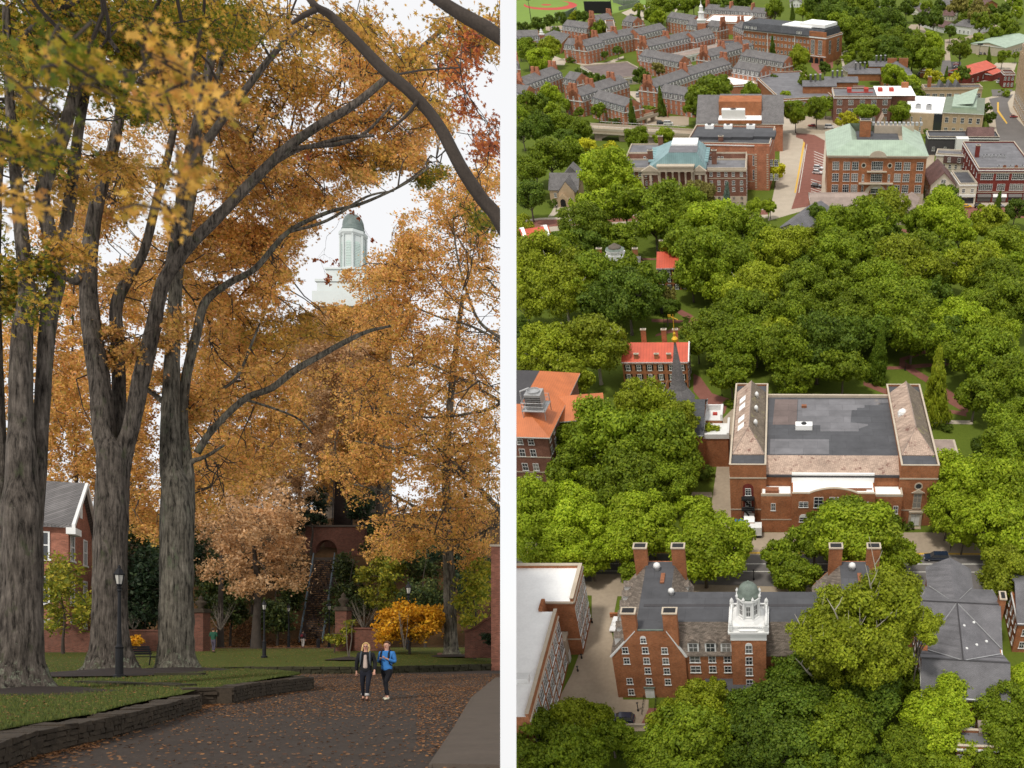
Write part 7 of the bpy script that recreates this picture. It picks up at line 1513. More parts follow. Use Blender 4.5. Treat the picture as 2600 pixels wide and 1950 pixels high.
# ---- white cupola above the trees
def cupola():
    D = 140.0; x = gx(897, D); zz = lambda py: EYE+(PY-py)/F*D; k = D/F
    r = empty('clock_tower', Matrix.Translation((x, D, zhill(140, 897)))); tag(r, 'white tower cupola with grey-green dome above the autumn trees', 'tower'); z0 = r.location.z; Z = lambda py: zz(py)-z0
    MB().box(-3.9, -3.2, -2, 3.9, 5.0, Z(801)).build('tower', M['bark'], r)
    b = MB(); b.box(-4.5, -3.7, Z(800), 4.5, 5.7, Z(762)).box(-3.9, -3.4, Z(762), 3.9, 4.4, Z(738)).box(-4.15, -3.6, Z(738), 4.15, 4.6, Z(732)).box(-2.9, -2.7, Z(732), 2.9, 3.1, Z(703)).box(-3.05, -2.9, Z(703), 3.05, 3.2, Z(699))
    R8 = 1.72; b.lathe([(2.05, Z(699)), (2.0, Z(690))], n=8, rot=.5).lathe([(R8, Z(690)), (R8, Z(606))], n=8, rot=.5).lathe([(R8+.1, Z(606)), (R8+.35, Z(601)), (R8+.35, Z(594)), (R8, Z(593))], n=8, rot=.5)
    for i in range(8):
        a = 2*math.pi*(i+.5)/8; b.lathe([(.2, Z(692)), (.16, Z(688)), (.14, Z(612)), (.2, Z(606))], (1.85*math.cos(a), 1.85*math.sin(a)), 8)
    cu = b.build('cupola', plain('cupola_paint', (.50, .54, .53), .6, .05, 1), r)
    for i in range(8):
        a = 2*math.pi*i/8; hh = Z(628)-Z(684); lb = MB(); 
        for q in range(14): lb.box(-.4, -.05, hh*q/14, .4, .05, hh*(q+.6)/14)
        lb.exy([(.4*math.cos(t_*math.pi/6), hh+.4*math.sin(t_*math.pi/6)) for t_ in range(7)], -.04, .04)
        o = lb.build('louvre', M['copper'] if 0 else plain('pale_green_louvre%d' % i, (.42, .52, .48), .6, .05, 1) if i == 0 else bpy.data.materials['pale_green_louvre0'], cu); rr = R8*math.cos(math.pi/8)
        o.location = (rr*math.cos(a), rr*math.sin(a), Z(684)); o.rotation_euler = (0, 0, a+math.pi/2)
    MB().lathe([(1.72, Z(593)), (1.68, Z(585)), (1.52, Z(584)), (1.56, Z(576)), (1.48, Z(566)), (1.25, Z(556)), (.85, Z(549)), (.25, Z(545)), (.2, Z(541)), (.05, Z(533))], n=24).build('dome', plain('grey_green_dome', (.12, .15, .14), .5, .3, .8), r, True)
cupola()

# ---- lamps, bench, bollards
def lamp(label, px, py0, D, hgt):
    z0 = EYE-(py0-PY)/F*D; r = empty('street_lamp', Matrix.Translation((gx(px, D), D, z0))); tag(r, label, 'street lamp', 'black cast iron street lamps'); s = hgt/3.7
    MB().lathe([(.19, -.05), (.19, .06), (.115, .1), (.11, .95), (.13, 1.0), (.09, 1.05), (.075, 1.12), (.058, 1.6), (.045, 2.85), (.07, 2.9), (.055, 2.95), (.08, 3.0), (.045, 3.03)], n=14).build('post', M['iron'], r)
    h = MB(); h.lathe([(.04, 3.02), (.085, 3.08), (.09, 3.12)], n=8, rot=.5)
    for k in range(6):
        a = math.pi/3*k; h.tube([(.09*math.cos(a), .09*math.sin(a), 3.1), (.145*math.cos(a), .145*math.sin(a), 3.42)], .011, 5)
    h.lathe([(.17, 3.42), (.18, 3.45), (.08, 3.62), (.045, 3.65), (.05, 3.69), (.02, 3.76)], n=6); h.build('lantern_frame', M['iron'], r)
    MB().lathe([(.082, 3.1), (.137, 3.42)], n=6).build('lamp_glass', M['lampglass'], r); r.scale = (s, s, s); return r
lamp('black street lamp standing in front of the second big trunk', 303, 1719, 30.8, 3.75); lamp('black street lamp on the lawn left of the two women', 671, 1668, 59.5, 3.7)
lamp('black street lamp left of the foot of the stairs', 733, 1645, 90, 4.3); lamp('black street lamp right of the foot of the stairs', 836, 1645, 90, 4.5); lamp('black street lamp rising behind the golden bush', 1037, 1652, 76, 5.7)
def bench():
    r = empty('park_bench', Matrix.Translation((gx(362, 44), 44, lerp(44, ISL_Z))) @ Matrix.Rotation(R(72), 4, 'Z')); tag(r, 'dark slatted bench seen from the end between the second and third trunks', 'bench')
    s_ = MB(); [s_.box(-.8, -.05+k*.11, .43, .8, .04+k*.11, .47) for k in range(4)]; s_.build('seat', M['iron'], r)
    s_ = MB(); [s_.box(-.8, .42+k*.05, .55+k*.11, .8, .46+k*.05, .64+k*.11) for k in range(4)]; s_.build('backrest', M['iron'], r)
    for x in (-.72, .72): MB().tube([(x, -.05, 0), (x, 0, .42), (x, .4, .42), (x, .62, .98)], .03, 6).tube([(x, .42, .42), (x, .5, 0)], .03, 6).build('leg', M['iron'], r)
bench()
for px, D, lab in ((640, 84, 'short black bollard left of the stairs beside the leaf litter'), (808, 84, 'short black bollard at the foot of the stairs')):
    tag(MB().lathe([(.16, -.1), (.16, .75), (.1, .85), (.02, .9)], n=10).build('bollard', M['iron'], M=Matrix.Translation((gx(px, D), D, zlawn(D, px)))), lab, 'bollard')
tag(MB().box(-1.6, -.3, 0, 1.6, .3, .14).box(-1.5, -.25, .14, 1.5, .25, .22).build('stone_slab', M['mossstone'], M=Matrix.Translation((gx(458, 32), 32, lerp(32, ISL_Z)-.02)) @ Matrix.Scale(.55, 4)), 'flat stone slab lying on the grass right of the third trunk mulch', 'stone slab')
# ---- autumn trees
def limb(b, pts, n=14, m=0, rough=.0, sub=6, flare=0):
    # pts: (px, py, D, r_px); smooth tapered limb through them
    P = [(P3(a, c, d), r_*d/F*math.cos(math.atan((a-PX)/F))) for a, c, d, r_ in pts]; Q = []; Rr = []
    for i in range(len(P)-1):
        p0 = P[max(i-1, 0)][0]; p1 = P[i][0]; p2 = P[i+1][0]; p3 = P[min(i+2, len(P)-1)][0]
        for k in range(sub):
            t = k/sub; Q.append(.5*((2*p1)+(p2-p0)*t+(2*p0-5*p1+4*p2-p3)*t*t+(3*p1-p0-3*p2+p3)*t**3)); Rr.append(P[i][1]*(1-t)+P[i+1][1]*t)
    Q.append(P[-1][0]); Rr.append(P[-1][1]); base = len(b.v); b.tube(Q, Rr, n, m)
    if rough:
        for i in range(base, len(b.v)):
            v = Vector(b.v[i]); j = (i-base)//n; c_ = Q[min(j, len(Q)-1)]; d = v-c_
            a = (i-base) % n; k = 1+rough*(.5*math.sin(a*2*math.pi/n*5+v.z*.5)+.5*noise.noise(v*1.7)+.35*noise.noise(v*4.3))
            zz = (v.z-Q[0].z)
            if flare and zz < flare: k += (1-zz/flare)**3*(.35+.85*max(0, math.sin(a*2*math.pi/n*4+.7+math.sin(a))))
            b.v[i] = tuple(c_+d*k)
    return Q
STAR = [(0, -1), (.22, -.35), (.85, -.3), (.38, .05), (.72, .62), (.12, .35), (0, 1.1), (-.14, .35), (-.7, .66), (-.36, .02), (-.9, -.25), (-.2, -.38)]
DIA = [(0, -1), (.62, .05), (0, 1), (-.6, -.05)]
def leaves(P, size, shape, rs):
    n = len(P); nr = rs.randn(n, 3); nr[:, 2] += .5; nr /= np.linalg.norm(nr, axis=1)[:, None]; a = np.cross(nr, rs.randn(n, 3)); a /= np.linalg.norm(a, axis=1)[:, None]; c_ = np.cross(nr, a)
    s = size*(.65+.7*rs.rand(n))[:, None]; out = np.empty((n, len(shape), 3))
    for i, (u, v) in enumerate(shape): out[:, i] = P+a*s*u+c_*s*v+nr*s*(abs(u)*.25)
    return out.reshape(-1, 3)
def ellips(n, rs):
    v = rs.randn(n, 3); v /= np.linalg.norm(v, axis=1)[:, None]; return v*(rs.rand(n)**.42)[:, None]
def foliage_tree(label, cat, patches, anchors, limbs=None, trunk_pts=None, bark='oak', leaf=.11, per=22, spray=.42, tone='or', lobed=True, seed=0, group=None, twigs=.35, ntrunk=26, flare=0, extra_limbs=(), rough=.12, branchw=.035, name='oak_tree', root=None):
    # patches: (px, py, rx, ry, D0, D1, n sprays [, tone]); limbs are lists of (px,py,D,r_px)
    rs = np.random.RandomState(seed+5); P0 = root or Vector((0, 0, 0)); r = empty(name, Matrix.Translation(P0)); tag(r, label, cat, group)
    inv = lambda b_: setattr(b_, 'v', [(x-P0.x, y-P0.y, z-P0.z) for x, y, z in b_.v]) or b_
    A = [Vector(a) for a in anchors]
    for i, tp in enumerate(trunk_pts or []):
        b = MB(); q = limb(b, tp, ntrunk if i == 0 else 16, 0, rough, 8, flare if i == 0 else 0); A += q[len(q)//3:] if i else q[len(q)*2//3:]; inv(b).build('trunk' if i == 0 else 'limb', M[bark], r, True)
    for tp in extra_limbs:
        b = MB(); q = limb(b, tp, 10, 0, rough*.6, 6); A += q[len(q)//4:]; inv(b).build('branch', M[bark], r, True)
    tw = MB(); by = {}
    for p in patches:
        px, py, rx, ry, D0, D1, n = p[:7]; tn = p[7] if len(p) > 7 else tone
        sub_ = ellips(max(3, n//13), rs)*1.0; e = sub_[rs.randint(0, len(sub_), n)]*.92+rs.randn(n, 3)*.17; Dm = (D0+D1)/2; C_ = []
        for u in e:
            D = Dm+u[1]*(D1-D0)/2; c_ = P3(px+u[0]*rx, py+u[2]*ry, D); C_.append(c_)
        ce = np.array([tuple(c_) for c_ in C_]); 
        # thin branches reaching from the limbs out to some of the sprays
        idx = rs.choice(n, max(1, int(n*twigs)), replace=False) if A and twigs else []
        for i in idx:
            c_ = C_[i]; best = min(A, key=lambda a: (a-c_).length_squared) if len(A) < 400 else min(rng.sample(A, 200), key=lambda a: (a-c_).length_squared)
            L_ = (best-c_).length
            if L_ > 9: continue
            mid = (best+c_)/2+Vector(rs.randn(3)*L_*.09)+Vector((0, 0, L_*.06)); w0 = branchw*min(1.6, .4+L_*.25); A.append(mid)
            tw.tube([best, (best*.5+mid*.5)+Vector(rs.randn(3)*L_*.04), mid, (mid+c_)/2+Vector(rs.randn(3)*L_*.05), c_], [w0, w0*.8, w0*.6, w0*.4, w0*.2], 5)
        sp = spray*(.6+.8*rs.rand(n)); dirs = rs.randn(n, 3); dirs[:, 2] *= .5; dirs /= np.linalg.norm(dirs, axis=1)[:, None]
        t_ = rs.rand(n, per, 1)*2-1; jit = rs.randn(n, per, 3)*.22; jit[:, :, 2] *= .8
        pts = ce[:, None, :]+dirs[:, None, :]*t_*sp[:, None, None]+jit*sp[:, None, None]*1.35
        by.setdefault(tn, []).append((pts.reshape(-1, 3), np.repeat(rs.rand(n), per)))
        if twigs:
            for i in range(0, n, 2):
                d = Vector(dirs[i]); c_ = C_[i]; s = sp[i]; tw.tube([c_-d*s*1.1, c_+Vector(rs.randn(3)*s*.1), c_+d*s*1.1], [.012, .009, .004], 3)
    shape = STAR if lobed else DIA
    for tn, L_ in by.items():
        pts = np.concatenate([x[0] for x in L_])-np.array(tuple(P0)); at = np.concatenate([x[1] for x in L_])
        me = mesh_np('crown', leaves(pts, leaf, shape, rs), len(shape), [AG[tn]], attr=at); o = link(bpy.data.objects.new('crown', me)); o.parent = r
    if tw.v: inv(tw).build('twigs', M['twig'], r)
    return r
def V(px, py, D): return P3(px, py, D)
# first big oak, left edge
foliage_tree('huge oak trunk cut by the left edge with green-gold leaves', 'oak tree',
  [(90, 110, 180, 150, 23, 31, 420, 'gg'), (250, 50, 190, 90, 23, 31, 380, 'gg'), (60, 330, 110, 110, 23, 29, 150, 'gg'), (340, 240, 100, 100, 25, 31, 110, 'gg'), (55, 740, 105, 95, 22, 26, 130, 'gg'), (140, 655, 80, 35, 23, 27, 45, 'go'), (190, 420, 90, 90, 25, 31, 60, 'go'), (430, 90, 130, 110, 25, 33, 220, 'gg'), (560, 60, 110, 80, 27, 34, 120, 'gg'), (-150, 300, 200, 500, 23, 33, 300, 'gg'), (100, -250, 700, 180, 15, 33, 700, 'gg')],  # last patch lies overhead, out of view, added to shade the ground
  [], trunk_pts=[[(40, 1765, 23.4, 92), (43, 1740, 23.4, 80), (50, 1680, 23.4, 66), (54, 1600, 23.4, 60), (55, 1450, 23.5, 57), (56, 1300, 23.5, 54), (55, 1220, 23.6, 44), (54, 1150, 23.6, 40), (52, 1050, 23.7, 33), (52, 950, 23.7, 31), (56, 840, 23.8, 28), (68, 740, 24, 22), (55, 600, 24.2, 19), (40, 440, 24.5, 16), (25, 250, 25, 13), (15, 20, 25, 10)],
   [(88, 1330, 23.9, 22), (98, 1200, 24, 21), (104, 1080, 24.2, 20), (112, 930, 24.3, 22), (125, 800, 24.5, 23), (146, 690, 24.8, 22), (118, 560, 25, 20), (110, 480, 25, 19), (150, 380, 25.3, 18), (185, 250, 25.5, 16), (215, 120, 26, 14), (260, -20, 26, 11)],
   [(5, 1300, 23.8, 18), (0, 1150, 24, 18), (-8, 950, 24, 17), (-12, 700, 24, 15), (-5, 450, 24, 13), (10, 330, 24, 12)]],
  extra_limbs=[[(150, 650, 25.8, 18), (170, 560, 26, 17), (185, 450, 26.2, 15), (205, 300, 26.5, 13), (235, 180, 27, 11), (300, 60, 27, 8)], [(40, 110, 25, 9), (110, 50, 24, 8), (200, 0, 24, 7)], [(300, 130, 24, 6), (240, 60, 24, 7), (160, 30, 24, 7)]],
  seed=1, flare=1.5, root=P3(40, 1765, 23.4), leaf=.070, per=26, name='oak_tree', group='big oaks in a row on the left lawn')
# second oak, forked
foliage_tree('big forked oak behind the street lamp, second trunk from the left', 'oak tree',
  [(430, 160, 180, 150, 36, 45, 430, 'go'), (570, 300, 150, 150, 36, 45, 380, 'or'), (640, 470, 130, 110, 37, 45, 300, 'or'), (290, 880, 65, 65, 34, 37, 60, 'or'), (420, 850, 60, 80, 34, 38, 70, 'or'), (500, 620, 120, 110, 36, 43, 220, 'or'), (700, 170, 150, 140, 37, 45, 320, 'go'), (340, 470, 90, 90, 34, 41, 90, 'go'), (230, 560, 90, 100, 35, 41, 70, 'or'), (250, 930, 30, 40, 34, 37, 18, 'or'), (240, 1110, 25, 25, 35, 37, 14, 'or'), (560, 80, 140, 90, 36, 45, 220, 'go'), (330, 700, 70, 60, 34, 39, 60, 'or'), (400, -200, 600, 140, 28, 48, 350, 'go')],  # last patch sits above the view, put in for shade below
  [], trunk_pts=[[(278, 1722, 34.3, 66), (280, 1700, 34.3, 58), (281, 1640, 34.3, 50), (281, 1560, 34.3, 46), (281, 1400, 34.3, 44), (284, 1250, 34.4, 44), (285, 1160, 34.4, 44), (266, 1110, 34.4, 33), (256, 1003, 34.5, 29), (240, 880, 34.6, 27), (228, 780, 34.7, 25), (225, 690, 34.8, 24), (232, 600, 35, 20), (250, 500, 35.2, 18), (285, 380, 35.5, 15), (315, 230, 36, 12), (345, 60, 36, 9)],
   [(300, 1200, 34.6, 30), (318, 1130, 34.6, 25), (333, 1080, 34.6, 23), (358, 963, 34.7, 23), (386, 845, 34.8, 20), (412, 728, 34.9, 18), (445, 670, 35, 18), (480, 625, 35.2, 16), (552, 552, 35.5, 14), (640, 460, 36, 13), (728, 376, 36.5, 12), (810, 318, 37, 11), (893, 270, 37.5, 10), (975, 205, 38, 8.5), (1050, 140, 38.5, 7), (1128, 70, 39, 5)],
   [(303, 1130, 35.2, 20), (303, 1060, 35.3, 20), (300, 900, 35.5, 17), (296, 780, 35.6, 17), (325, 710, 35.8, 14), (365, 640, 36, 12), (395, 520, 36.2, 11), (430, 380, 36.5, 9), (470, 200, 37, 7)],
   [(208, 700, 34.6, 14), (190, 715, 34.4, 11), (170, 706, 34.2, 9)]],
  extra_limbs=[[(430, 690, 35, 14), (455, 560, 35.5, 15), (470, 440, 36, 16), (505, 300, 36.2, 14), (535, 150, 36.5, 12), (560, 0, 37, 9)], [(470, 440, 36, 13), (545, 330, 36.2, 11), (625, 225, 36.6, 9), (720, 110, 37, 7), (830, 30, 37.5, 5)], [(728, 376, 36.5, 6), (790, 372, 36.8, 6), (870, 350, 37, 5), (950, 345, 37, 3.5)], [(700, 410, 36.6, 7), (770, 375, 36.8, 6), (860, 365, 37, 6), (930, 335, 37.2, 4), (1000, 260, 37.4, 2.5)], [(540, 150, 36.5, 8), (600, 70, 36.8, 7), (650, 0, 37, 6)]],
  seed=2, flare=2.2, root=P3(280, 1722, 34.3), leaf=.075, per=26, group='big oaks in a row on the left lawn')
# third oak
foliage_tree('big grey-barked oak right of the bench, third trunk from the left', 'oak tree',
  [(700, 430, 130, 110, 39, 48, 250, 'or'), (850, 330, 140, 110, 39, 48, 250, 'or'), (790, 500, 100, 60, 39, 47, 100, 'or'), (560, 760, 110, 110, 37, 47, 260, 'or'), (670, 700, 100, 90, 38, 47, 220, 'or'), (600, 930, 130, 110, 37, 47, 280, 'or'), (455, 1050, 60, 40, 36, 39, 60, 'or'), (560, 1190, 110, 110, 37, 47, 240, 'or'), (950, 160, 150, 110, 40, 49, 260, 'or'), (1090, 190, 110, 120, 40, 49, 130, 'or'), (1000, 340, 100, 80, 40, 48, 100, 'or'), (930, 440, 60, 40, 40, 48, 40, 'gg'), (1090, 450, 70, 40, 41, 48, 50, 'gg'), (640, 610, 110, 60, 38, 46, 110, 'or'), (730, 620, 50, 90, 38, 46, 60, 'or'), (440, 960, 40, 60, 36, 39, 40, 'or'), (740, 570, 60, 60, 38, 46, 80, 'or'), (870, 440, 90, 45, 38, 46, 90, 'or'), (980, 420, 90, 50, 38, 46, 90, 'go'), (1060, 390, 80, 50, 38, 46, 70, 'or'), (960, 250, 120, 90, 40, 48, 200, 'or'), (1080, 300, 90, 80, 40, 48, 110, 'or'), (640, 620, 120, 80, 40, 48, 160, 'or'), (500, 1000, 70, 60, 36, 41, 80, 'or'), (700, 850, 110, 70, 39, 48, 110, 'go'), (800, 830, 90, 50, 40, 48, 70, 'go'), (400, 1370, 20, 30, 36, 39, 8, 'or')],
  [], trunk_pts=[[(447, 1722, 36.2, 60), (448, 1700, 36.2, 52), (449, 1640, 36.2, 46), (450, 1500, 36.2, 44), (450, 1300, 36.3, 43), (448, 1240, 36.3, 40), (434, 1180, 36.3, 31), (432, 1080, 36.4, 26), (434, 1003, 36.5, 23), (438, 900, 36.6, 20), (443, 800, 36.8, 18), (450, 690, 37, 17), (470, 580, 37.2, 14), (500, 430, 37.5, 11), (540, 250, 38, 8), (590, 60, 38, 6)],
   [(478, 1300, 36.6, 18), (478, 1200, 36.6, 15), (465, 1080, 36.8, 13), (472, 963, 36.9, 13), (500, 845, 37, 12), (522, 767, 37.2, 11), (580, 720, 37.4, 9), (650, 680, 37.6, 8), (730, 590, 38, 6), (830, 540, 38.4, 5), (917, 517, 38.7, 4), (1022, 470, 39, 2.6), (1090, 425, 39, 2)]],
  extra_limbs=[[(500, 1150, 36.8, 10), (540, 1090, 37, 9), (620, 1014, 37.5, 9), (690, 985, 37.8, 9), (749, 940, 38, 9), (810, 905, 38.4, 8), (875, 869, 38.7, 7), (933, 842, 39, 5), (992, 828, 39, 3)], [(470, 1255, 36.5, 10), (480, 1180, 36.6, 9), (520, 1160, 36.8, 5), (570, 1130, 37, 3)], [(620, 1014, 37.5, 4), (698, 1038, 37.8, 3.5), (760, 1065, 38, 3), (792, 1100, 38, 2)], [(730, 590, 38, 4), (830, 560, 38.3, 4), (930, 500, 38.6, 3), (1000, 485, 39, 2)], [(540, 1000, 37.4, 5), (600, 960, 37.6, 4), (640, 870, 37.8, 3.5), (660, 820, 38, 2)], [(360, 980, 37, 6), (390, 1000, 37, 8), (420, 1025, 36.8, 9)]],
  bark='oak2', seed=3, flare=1.6, root=P3(448, 1722, 36.2), leaf=.075, per=26, group='big oaks in a row on the left lawn')
# limb arching in from the right, much nearer
foliage_tree('nearer oak whose heavy dark limb arches down across the upper right', 'oak tree',
  [(1200, 200, 70, 110, 20, 25, 62, 'rd'), (1235, 340, 40, 70, 20, 25, 32, 'rd'), (1140, 100, 100, 60, 20, 25, 75, 'go'), (980, 130, 90, 70, 20, 25, 52, 'go'), (1235, 560, 50, 50, 20, 25, 25, 'gg'), (870, 70, 110, 50, 20, 25, 62, 'go'), (740, 60, 90, 60, 20, 25, 55, 'go'), (1060, 260, 60, 50, 20, 25, 17, 'go'), (1250, 100, 40, 60, 20, 25, 25, 'go')],
  [], trunk_pts=[[(1420, 1800, 20, 40), (1430, 1400, 20, 34), (1400, 1000, 20, 30), (1360, 740, 19.5, 24), (1270, 563, 19, 19), (1220, 500, 18.8, 18), (1168, 420, 18.5, 17), (1110, 313, 18.3, 16), (1043, 235, 18, 15.5), (973, 176, 17.8, 15.5), (894, 94, 17.5, 14), (840, 40, 17.3, 12), (800, 15, 17, 10), (760, -40, 17, 8)],
   [(1300, 115, 15, 19), (1230, 70, 15, 19), (1168, 35, 15, 17), (1090, -15, 15, 14)]],
  extra_limbs=[[(804, 24, 17, 8), (770, 40, 17, 7), (740, 60, 17, 4)], [(1060, 255, 18, 5), (1035, 290, 18, 4), (990, 330, 18, 2.5)]],
  seed=4, bark='twig', root=ground_pt(1420, 1800), leaf=.06, per=16, twigs=.5, branchw=.02)
# very near, out of focus leaves hanging in at the upper left
foliage_tree('blurred near branch tips with gold leaves hanging in at the upper left', 'tree',
  [(120, 360, 100, 70, 4.6, 6.2, 9, 'gg'), (40, 500, 60, 50, 4.6, 6, 6, 'go'), (330, 190, 110, 90, 4.8, 6.6, 12, 'gg'), (400, 110, 120, 60, 4.8, 6.6, 9, 'go'), (490, 280, 100, 60, 5, 6.6, 9, 'go'), (560, 430, 120, 50, 5, 7, 10, 'go'), (390, 530, 60, 35, 5, 6.6, 6, 'go'), (60, 220, 80, 90, 4.6, 6, 7, 'gg'), (170, 150, 100, 80, 4.6, 6, 8, 'gg'), (450, 250, 80, 40, 5, 6.5, 6, 'go'), (-150, 200, 150, 250, 4, 7, 14, 'gg')],
  [P3(-300, -200, 6), P3(-100, 50, 5.5), P3(150, 60, 5.6), P3(350, 40, 6)], leaf=.036, per=13, spray=.17, seed=6, twigs=.5, branchw=.012, root=Vector((-5, 6, 0)))
# fourth tree on the right lawn
foliage_tree('slender grey trunk with a wide orange crown on the right lawn', 'maple tree',
  [(1120, 690, 150, 140, 58, 72, 420), (1000, 800, 150, 120, 58, 72, 400), (1140, 930, 150, 140, 58, 72, 480), (950, 1000, 140, 110, 58, 72, 360), (1090, 1150, 190, 130, 58, 72, 600), (910, 1210, 110, 90, 58, 72, 220), (1100, 1330, 170, 90, 58, 72, 420), (1000, 1385, 80, 40, 58, 72, 110), (1200, 560, 80, 90, 58, 72, 170), (1150, 510, 110, 80, 58, 72, 190), (1060, 610, 80, 70, 58, 72, 150), (1230, 440, 60, 80, 58, 72, 80), (980, 700, 90, 60, 58, 72, 150), (1230, 1180, 80, 160, 58, 72, 200), (1190, 1400, 80, 35, 58, 72, 60), (880, 700, 40, 30, 58, 72, 16), (1330, 900, 150, 400, 58, 72, 300)],
  [], trunk_pts=[[(1146, 1672, 66, 26), (1145, 1655, 66, 20), (1144, 1600, 66, 16.5), (1142, 1480, 66, 15.5), (1138, 1400, 66, 14), (1133, 1300, 66, 13), (1135, 1150, 66, 10), (1150, 950, 66, 8), (1175, 750, 66, 5)]],
  extra_limbs=[[(1270, 1300, 64, 4), (1196, 1225, 64, 5), (1120, 1180, 64, 4), (1000, 1140, 64, 3), (900, 1120, 64, 2)], [(1270, 1290, 63, 4), (1200, 1220, 63, 4), (1135, 1160, 63, 3), (1040, 1060, 63, 2)], [(1290, 1030, 63, 5), (1220, 990, 63, 4.5), (1130, 940, 63, 3.5), (1060, 920, 63, 2.5), (1000, 955, 63, 1.5)], [(1290, 870, 63, 5), (1220, 820, 63, 4), (1185, 740, 63, 3.5), (1161, 650, 63, 2.5), (1150, 560, 63, 1.5)], [(1290, 880, 63, 4), (1200, 830, 63, 3), (1100, 800, 63, 2.5), (1040, 770, 63, 1.5)], [(1133, 1330, 66, 6), (1060, 1290, 65, 4), (980, 1250, 64, 3), (900, 1230, 64, 2)], [(1140, 1400, 66, 6), (1190, 1370, 65, 4), (1270, 1330, 64, 3)], [(1290, 760, 63, 3), (1220, 690, 63, 2.5), (1160, 600, 63, 1.6)], [(1280, 1010, 63, 5), (1240, 1040, 63, 4), (1100, 1060, 63, 3), (980, 1045, 63, 2)]],
  bark='oak2', seed=7, root=P3(1146, 1672, 66), leaf=.095, per=20, spray=.5, lobed=False, flare=.8, twigs=.3)
# trees further back
def back_tree(label, px, D, patches, tone, seed, leaf=.13, name='tree', cat='tree', tw=8, zb=None, group='autumn trees behind the lawn', bark='twig', twigs=.12, lobed=False, per=18, spray=.6):
    z0 = zb if zb is not None else (zlawn(D, px) if D < 93 else zhill(D, px)); pb = PY-(z0-EYE)*F/D
    top = min(p[1]-p[3]*.6 for p in patches); h_ = pb-top
    return foliage_tree(label, cat, patches, [], trunk_pts=[[(px, pb+6, D, tw*1.5), (px, pb-h_*.15, D, tw), (px+4, pb-h_*.4, D, tw*.8), (px-6, pb-h_*.7, D, tw*.45), (px+5, top, D, tw*.2)]] if tw else [], bark=bark, tone=tone, seed=seed, leaf=leaf, per=per, spray=spray, lobed=lobed, name=name, root=P3(px, pb, D), group=group, twigs=twigs, ntrunk=12, rough=.05)
back_tree('peach-coloured tree left of the long stairs', 651, 80, [(630, 1320, 140, 90, 74, 86, 330), (720, 1430, 90, 70, 75, 86, 170), (560, 1410, 80, 90, 75, 85, 150), (730, 1330, 60, 60, 76, 86, 90), (660, 1490, 90, 50, 75, 85, 90)], 'pk', 21, tw=11, bark='twig')
back_tree('orange tree behind the third trunk', 560, 88, [(560, 1000, 130, 190, 82, 98, 936), (640, 1180, 120, 110, 82, 98, 648), (520, 1250, 90, 100, 82, 96, 360), (700, 1000, 100, 120, 84, 98, 468)], 'or', 22, tw=7)
back_tree('orange tree high on the hill left of the white cupola', 760, 118, [(740, 1120, 120, 110, 112, 126, 648), (820, 1010, 110, 110, 112, 126, 576), (860, 900, 90, 80, 112, 126, 360), (780, 870, 80, 60, 112, 126, 216), (720, 1240, 90, 60, 108, 120, 288)], 'pk', 23, leaf=.16, tw=5)
back_tree('tall orange tree behind the first two trunks', 190, 86, [(5, 1000, 40, 330, 78, 94, 300), (230, 1180, 30, 110, 78, 94, 80), (120, 1060, 45, 180, 78, 94, 260), (110, 860, 55, 110, 78, 94, 180), (330, 1020, 50, 160, 78, 94, 200), (150, 620, 90, 110, 78, 94, 160), (180, 1000, 90, 220, 78, 96, 756), (340, 1150, 70, 180, 78, 96, 540), (190, 760, 90, 90, 80, 94, 270), (370, 1330, 50, 50, 78, 92, 144), (130, 1240, 40, 70, 76, 84, 126), (350, 960, 80, 100, 80, 94, 288), (320, 750, 70, 90, 80, 94, 216)], 'or', 24, tw=6)
back_tree('gold tree behind the limbs in the upper middle', 480, 95, [(420, 700, 120, 120, 88, 104, 360), (560, 600, 110, 90, 88, 104, 234), (300, 400, 140, 140, 88, 104, 360), (600, 850, 120, 90, 88, 104, 288), (150, 500, 130, 150, 88, 104, 324)], 'or', 25, tw=6)
back_tree('yellow-green small tree in front of the left brick building', 160, 64, [(160, 1480, 65, 90, 60, 68, 150), (195, 1540, 40, 50, 60, 67, 50), (140, 1570, 40, 40, 60, 67, 40)], 'yg', 26, leaf=.13, tw=4, per=16)
back_tree('orange tree behind the hillside arch on the right', 960, 128, [(960, 1150, 150, 90, 120, 138, 260), (880, 1060, 110, 70, 120, 138, 200), (1100, 1050, 180, 200, 100, 130, 500)], 'or', 27, leaf=.16, tw=5)
back_tree('yellow-leaved tree beside the curved wall at the right edge', 1205, 64.5, [(1210, 1510, 55, 70, 62, 68, 130), (1235, 1440, 50, 40, 62, 68, 60), (1190, 1580, 30, 40, 62, 67, 30)], 'yg', 28, leaf=.13, tw=3, per=16)
back_tree('spreading golden bush behind the lawn', 1040, 66, [(1040, 1588, 85, 42, 63, 70, 420), (1010, 1560, 50, 30, 63, 69, 120), (1085, 1565, 45, 30, 63, 69, 130), (985, 1605, 35, 25, 63, 69, 80)], 'gold', 29, leaf=.11, tw=3, name='bush', cat='bush', spray=.4)
back_tree('small bright yellow bush between the second and third trunks', 345, 64, [(345, 1629, 20, 15, 63, 65, 50)], 'gold', 30, leaf=.10, tw=0, name='bush', cat='bush', spray=.25)
back_tree('clipped dark green bush at the right edge by the brick corner', 1250, 62, [(1250, 1622, 28, 14, 60, 63, 120)], 'dk', 31, leaf=.07, tw=0, name='bush', cat='bush', spray=.2)
back_tree('green and yellow sapling in front of the right gate pier', 850, 66, [(855, 1610, 38, 26, 64, 68, 46), (880, 1590, 22, 16, 64, 68, 18)], 'yg', 32, leaf=.10, tw=1.5, cat='bush', name='bush', spray=.3)
